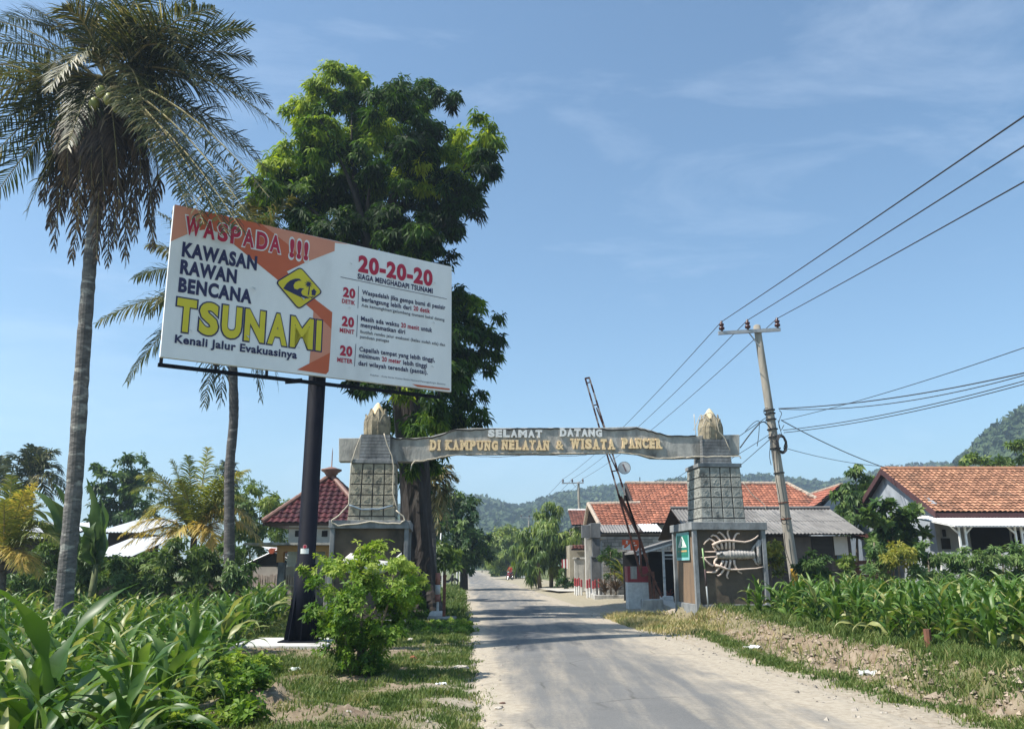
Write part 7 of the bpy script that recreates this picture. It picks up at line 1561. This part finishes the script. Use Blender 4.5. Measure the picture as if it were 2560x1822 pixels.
def rockbit(name, lab, px, py, s, mt, seed, flat=.5, cat='stone', z=0.0):
    p = gnd(px, py, z); p.z = max(hz(p.x, p.y), .02 if 0 < lat(p.x, p.y) < 4.4 else -9); r = random.Random(seed); mb = MB(); N_ = 9
    mb.lathe([(s * .5, -.01), (s * .95, s * flat * .25), (s, s * flat * .5), (s * .7, s * flat * .85), (s * .2, s * flat)], N_, p); mb.v = [(x + r.uniform(-.2, .2) * s, y + r.uniform(-.2, .2) * s, z_ + r.uniform(-.08, .08) * s) for x, y, z_ in mb.v]
    return tag(mb.build(name, mt, org=p), lab, cat)
STONE = mat('pale_stone', (.55, .50, .43), (.38, .34, .29), 14, bump=.4)
rockbit('stone', 'small whitish stone on the road sand near the bottom of the view', 1246, 1776, .045, STONE, 1); rockbit('stone', 'small dark leaf-brown stone just above the whitish stone on the road', 1256, 1763, .04, mat('brown_stone', (.16, .09, .06), (.10, .06, .045), 9), 2)
rockbit('stone', 'roundish pale stone in the grass below the striped bollard', 1025, 1606, .07, STONE, 3, .8); rockbit('brick', 'broken red brick standing in the verge grass right of the bush', 1032, 1657, .06, mat('red_brick', (.34, .11, .06), (.25, .08, .05), 12), 4, 1.6, 'brick')
rockbit('stone', 'flat whitish rubble on the verge near the road edge', 1150, 1672, .14, STONE, 5, .3); rockbit('stone', 'pale clod on the bare mound at the bottom of the view', 868, 1800, .05, STONE, 6, .8)
def wrapper(lab, px, py, w, mt, seed, z=0.0, name='plastic_wrapper'):
    p = gnd(px, py, z); p.z = hz(p.x, p.y) + .012; r = random.Random(seed); mb = MB(); g = 6; vs = [(p.x + (i / g - .5) * w + r.uniform(-.1, .1) * w, p.y + (j / g - .5) * w * .6 + r.uniform(-.06, .06) * w, p.z + r.uniform(0, .28) * w) for j in range(g + 1) for i in range(g + 1)]
    mb.add(vs, [(j * (g + 1) + i, j * (g + 1) + i + 1, (j + 1) * (g + 1) + i + 1, (j + 1) * (g + 1) + i) for j in range(g) for i in range(g)]); o = mb.build(name, mt, org=p); sd = o.modifiers.new('thickness', 'SOLIDIFY'); sd.thickness = .002; return tag(o, lab, 'litter')
wrapper('crumpled white plastic litter on the dirt bank below the lobster pedestal', 1880, 1598, .34, WHITE, 1, .2); wrapper('white plastic litter on the sand at the foot of the dirt bank', 2175, 1678, .32, WHITE, 2, .1); wrapper('small white paper scrap in the verge grass near the red brick', 1096, 1657, .13, WHITE, 3); wrapper('white paper scrap on the sandy verge below the other scrap', 1102, 1716, .14, WHITE, 4); wrapper('crushed bright blue carton at the foot of the leafy bush', 907, 1692, .16, mat('carton_blue', (.04, .22, .52), (.03, .17, .42), 9, rough=.4), 5, name='carton'); wrapper('small white litter on the bank grass below the barrier', 1690, 1556, .3, WHITE, 6, .2); wrapper('clear plastic scrap in the grass left of the bush', 737, 1680, .16, mat('clear_plastic', (.5, .55, .52), (.4, .46, .42), 8, rough=.3), 7)
p = gnd(2322, 1625, .4); mb = MB(); mb.tube([p + Vector((0, 0, -.1)), p + Vector((.01, 0, .30))], [.05, .055], 8); tag(mb.build('wooden_stake', mat('red_brown_wood', (.20, .085, .05), (.13, .06, .04), 8), org=p), 'short red-brown wooden stake at the edge of the right corn field', 'stake')

# ================================================================== MOTORBIKES AND RIDERS
RUBBER = mat('tyre_rubber', (.018, .018, .018), (.025, .025, .025), 9); MRED = mat('red_bike_paint', (.40, .02, .02), (.32, .018, .018), 4, rough=.3, coat=.4); CHROME = mat('bike_metal', (.5, .5, .5), (.4, .4, .4), 9, rough=.3, metal=.8); LENS = mat('lamp_lens', (.8, .8, .78), (.7, .7, .7), 9, rough=.15)
def motorbike(loc, rz, lab, body=MRED):
    root = empty('motorbike', loc, lab, 'motorbike', None, rz)
    def wheel(x):
        mb = MB(); R0, r0 = .285, .045
        pr = [(R0 - r0 + r0 * math.cos(a), r0 * math.sin(a)) for a in np.linspace(0, 2 * PI, 9)]; mb.lathe(pr, 24); mb.v = [(x + v[0], v[2], .285 + v[1]) for v in mb.v]; mb.f = mb.f[:-2]; mb.m = mb.m[:-2]; mb.t = mb.t[:-2]; w = mb.build('wheel', RUBBER, root, world=False, smooth=True)
        m2 = MB(); m2.tube([(x, -.04, .285), (x, .04, .285)], .05, 10)
        for k in range(6): m2.bar((x, 0, .285), (x + .22 * math.cos(k * PI / 3), 0, .285 + .22 * math.sin(k * PI / 3)), .02)
        m2.build('rim', CHROME, w, world=False)
    wheel(.62); wheel(-.60)
    def part(name, fn, mt, bev=.01): mb = MB(); fn(mb); return mb.build(name, mt, root, world=False, bevel=bev)
    part('frame', lambda m: (m.tube([(.40, 0, .88), (.30, 0, .62), (.12, 0, .40), (-.2, 0, .38), (-.45, 0, .62)], [.05, .07, .10, .11, .06], 10), m.tube([(-.2, 0, .36), (-.60, .09, .285)], .03, 6), m.tube([(-.2, 0, .36), (-.60, -.09, .285)], .03, 6)), RUBBER, 0)
    part('fairing', lambda m: (m.hexa([Vector(p) for p in ((.28, -.17, .38), (.44, -.15, .42), (.44, .15, .42), (.28, .17, .38), (.36, -.17, .86), (.50, -.12, .86), (.50, .12, .86), (.36, .17, .86))]), m.hexa([Vector(p) for p in ((-.78, -.06, .66), (-.15, -.11, .46), (-.15, .11, .46), (-.78, .06, .66), (-.82, -.06, .78), (-.12, -.12, .70), (-.12, .12, .70), (-.82, .06, .78))])), body, .02)
    part('front_mudguard', lambda m: m.tube([(.62 + .33 * math.cos(a), 0, .285 + .33 * math.sin(a)) for a in np.linspace(R(20), R(150), 7)], .055, 6, flat=.5), body, 0)
    part('seat', lambda m: m.hexa([Vector(p) for p in ((-.72, -.10, .77), (-.08, -.11, .70), (-.08, .11, .70), (-.72, .10, .77), (-.70, -.12, .85), (-.08, -.12, .78), (-.08, .12, .78), (-.70, .12, .85))]), BLACKM, .02)
    part('fork', lambda m: [m.tube([(.42, s * .09, .92), (.62, s * .09, .285)], .025, 6) for s in (-1, 1)], CHROME, 0)
    part('handlebar', lambda m: (m.tube([(.34, -.34, 1.02), (.40, -.12, .96), (.40, .12, .96), (.34, .34, 1.02)], .022, 6), [m.tube([(.40, s * .22, .98), (.38, s * .26, 1.16)], .012, 5) for s in (-1, 1)]), BLACKM, 0)
    part('headlight', lambda m: m.lathe([(.02, 0), (.09, .02), (.1, .06), (.02, .1)], 12, (.46, 0, .88)), LENS, 0)
    part('exhaust', lambda m: m.tube([(.1, -.12, .3), (-.3, -.16, .3), (-.75, -.17, .42)], [.03, .035, .05], 8), CHROME, 0)
    return root
def skinned(name, verts, edges, rad, mats, pick, parent=None, loc=None, rz=0):
    me = bpy.data.meshes.new(name); me.from_pydata([tuple(v) for v in verts], edges, []); o = bpy.data.objects.new(name, me); COL.objects.link(o)
    o.modifiers.new('skin', 'SKIN'); sv = me.skin_vertices[0].data if me.skin_vertices else None
    if sv is None: me.attributes.new; 
    for i, r in enumerate(rad):
        sv[i].radius = (r, r) if not hasattr(r, '__len__') else r
        sv[i].use_root = (i == 0)
    ss = o.modifiers.new('smooth', 'SUBSURF'); ss.levels = ss.render_levels = 2
    dg = bpy.context.evaluated_depsgraph_get(); dg.update(); m2 = bpy.data.meshes.new_from_object(o.evaluated_get(dg)); bpy.data.objects.remove(o)
    m2.materials.clear()
    for m_ in mats: m2.materials.append(m_)
    for p in m2.polygons: p.material_index = pick(p.center); p.use_smooth = True
    o = bpy.data.objects.new(name, m2); link(o, parent)
    if loc is not None: o.location = loc; o.rotation_euler = (0, 0, rz)
    return o
SKIN = mat('brown_skin', (.30, .16, .10), (.26, .14, .085), 9, rough=.6); SHIRT_R = mat('red_shirt', (.42, .02, .025), (.36, .018, .02), 7); TROUS = mat('dark_trousers', (.03, .03, .045), (.04, .04, .055), 7); HAIR = mat('black_hair', (.012, .010, .009), (.018, .015, .013), 9, rough=.5); SHIRT_W = mat('pinkish_shirt', (.62, .45, .45), (.55, .4, .4), 7); SHIRT_Y = mat('pale_yellow_shirt', (.65, .55, .35), (.6, .5, .32), 7)
def rider(loc, rz, lab, shirt, group=None):
    """a seated rider, hands on the handlebar and feet on the pegs, grown as one skin from a skeleton"""
    v = [(-.22, 0, .92), (-.20, 0, 1.08), (-.15, 0, 1.28), (-.12, 0, 1.41), (-.09, 0, 1.49), (-.06, 0, 1.60), (-.03, 0, 1.70)]; e = [(0, 1), (1, 2), (2, 3), (3, 4), (4, 5), (5, 6)]; rd = [(.13, .16), (.12, .15), (.13, .17), (.085, .13), .055, .092, .07]
    for s in (-1, 1):
        k = len(v); v += [(-.12, s * .19, 1.40), (-.02, s * .27, 1.16), (.20, s * .30, 1.06), (.33, s * .31, 1.05), (.39, s * .30, 1.02)]; e += [(3, k), (k, k + 1), (k + 1, k + 2), (k + 2, k + 3), (k + 3, k + 4)]; rd += [.065, .05, .04, .035, .025]
        k = len(v); v += [(-.16, s * .13, .86), (.20, s * .19, .78), (.10, s * .19, .52), (.04, s * .19, .34), (.17, s * .2, .30)]; e += [(0, k), (k, k + 1), (k + 1, k + 2), (k + 2, k + 3), (k + 3, k + 4)]; rd += [.10, .072, .055, .04, .032]
    def pick(c):
        if c.z > 1.47 or (c.x > .12 and c.z > .95) or c.z < .37: return 0
        return 1 if c.z > .93 else 2
    p = skinned('person', v, e, rd, [SKIN, shirt, TROUS], pick, None, loc, rz); tag(p, lab, 'person', group)
    mb = MB(); mb.lathe([(.095, -.04), (.108, .02), (.10, .08), (.06, .125), (.01, .14)], 12, (-.075, 0, 1.655)); mb.build('hair', HAIR, p, world=False, smooth=True)
    fc = MB(); fc.lathe([(.004, 0), (.016, .01), (.012, .03), (.004, .045)], 6, (.045, 0, 1.60)); fc.build('nose', SKIN, p, world=False)
    return p
def onroad(px, py):
    p = gnd(px, py); return Vector((p.x, p.y, .03))
hd_ = math.atan2(-.90, -.42); l1 = onroad(1275, 1450)
motorbike(l1, hd_, 'nearest red motorbike coming towards the viewer on the right of the road'); rider(l1, hd_, 'person in a red shirt riding the nearest motorbike on the road', SHIRT_R)
BDARK = mat('dark_bike_paint', (.03, .03, .035), (.04, .04, .045), 5, rough=.3)
for px, py, lab, sh_, bd in ((1231, 1436, 'red motorbike far ahead at the right road edge', SHIRT_R, MRED), (1190, 1426, 'dark motorbike in the group far down the middle of the road', SHIRT_W, BDARK), (1197, 1425, 'red-fronted motorbike furthest right in the distant group', SHIRT_W, MRED), (1178, 1428, 'dark motorbike riding alone far down the road', TROUS, BDARK), (1160, 1426, 'red motorbike far down the left road edge', SHIRT_R, MRED)):
    l_ = onroad(px, py); h_ = -PI / 2 - .06; motorbike(l_, h_, lab, bd); rider(l_, h_, 'person riding the ' + lab.replace(' riding alone', ''), sh_)
# things along the left road edge far ahead
Y = 66; q = at(1118, 1440, Y); motorbike(Vector((q.x, Y, .05)), .3, 'dark parked motorbike in the shade under the left roadside trees', BDARK)
for px, y0_, y1_, Y, lab in ((1107, 1418, 1448, 60, 'pale fence post nearest the mango trunk by the parked motorbike'), (1143, 1408, 1440, 72, 'white gate post at the road edge in front of the blue cloth'), (1150, 1406, 1433, 90, 'thin white post beyond the white gate post')):
    a = at(px, y1_, Y); a.z = 0; b = at(px, y0_, Y); mb = MB(); mb.tube([a, b], .07, 8); tag(mb.build('fence_post', OFFW, org=a), lab, 'post')
Y = 74; a, b = at(1127, 1436, Y), at(1141, 1409, Y); mb = MB(); g = 12
mb.add([(a.x + (b.x - a.x) * i / g, Y + .12 * math.sin(i * 1.7), z) for z in (a.z + .2, b.z) for i in range(g + 1)], [(i, i + 1, g + 2 + i, g + 1 + i) for i in range(g)]); o = mb.build('hanging_cloth', mat('blue_cloth', (.04, .14, .30), (.03, .10, .22), 3), org=Vector((a.x, Y, 0))); sd = o.modifiers.new('thickness', 'SOLIDIFY'); sd.thickness = .02; tag(o, 'blue cloth hanging behind the white gate post under the trees', 'cloth')
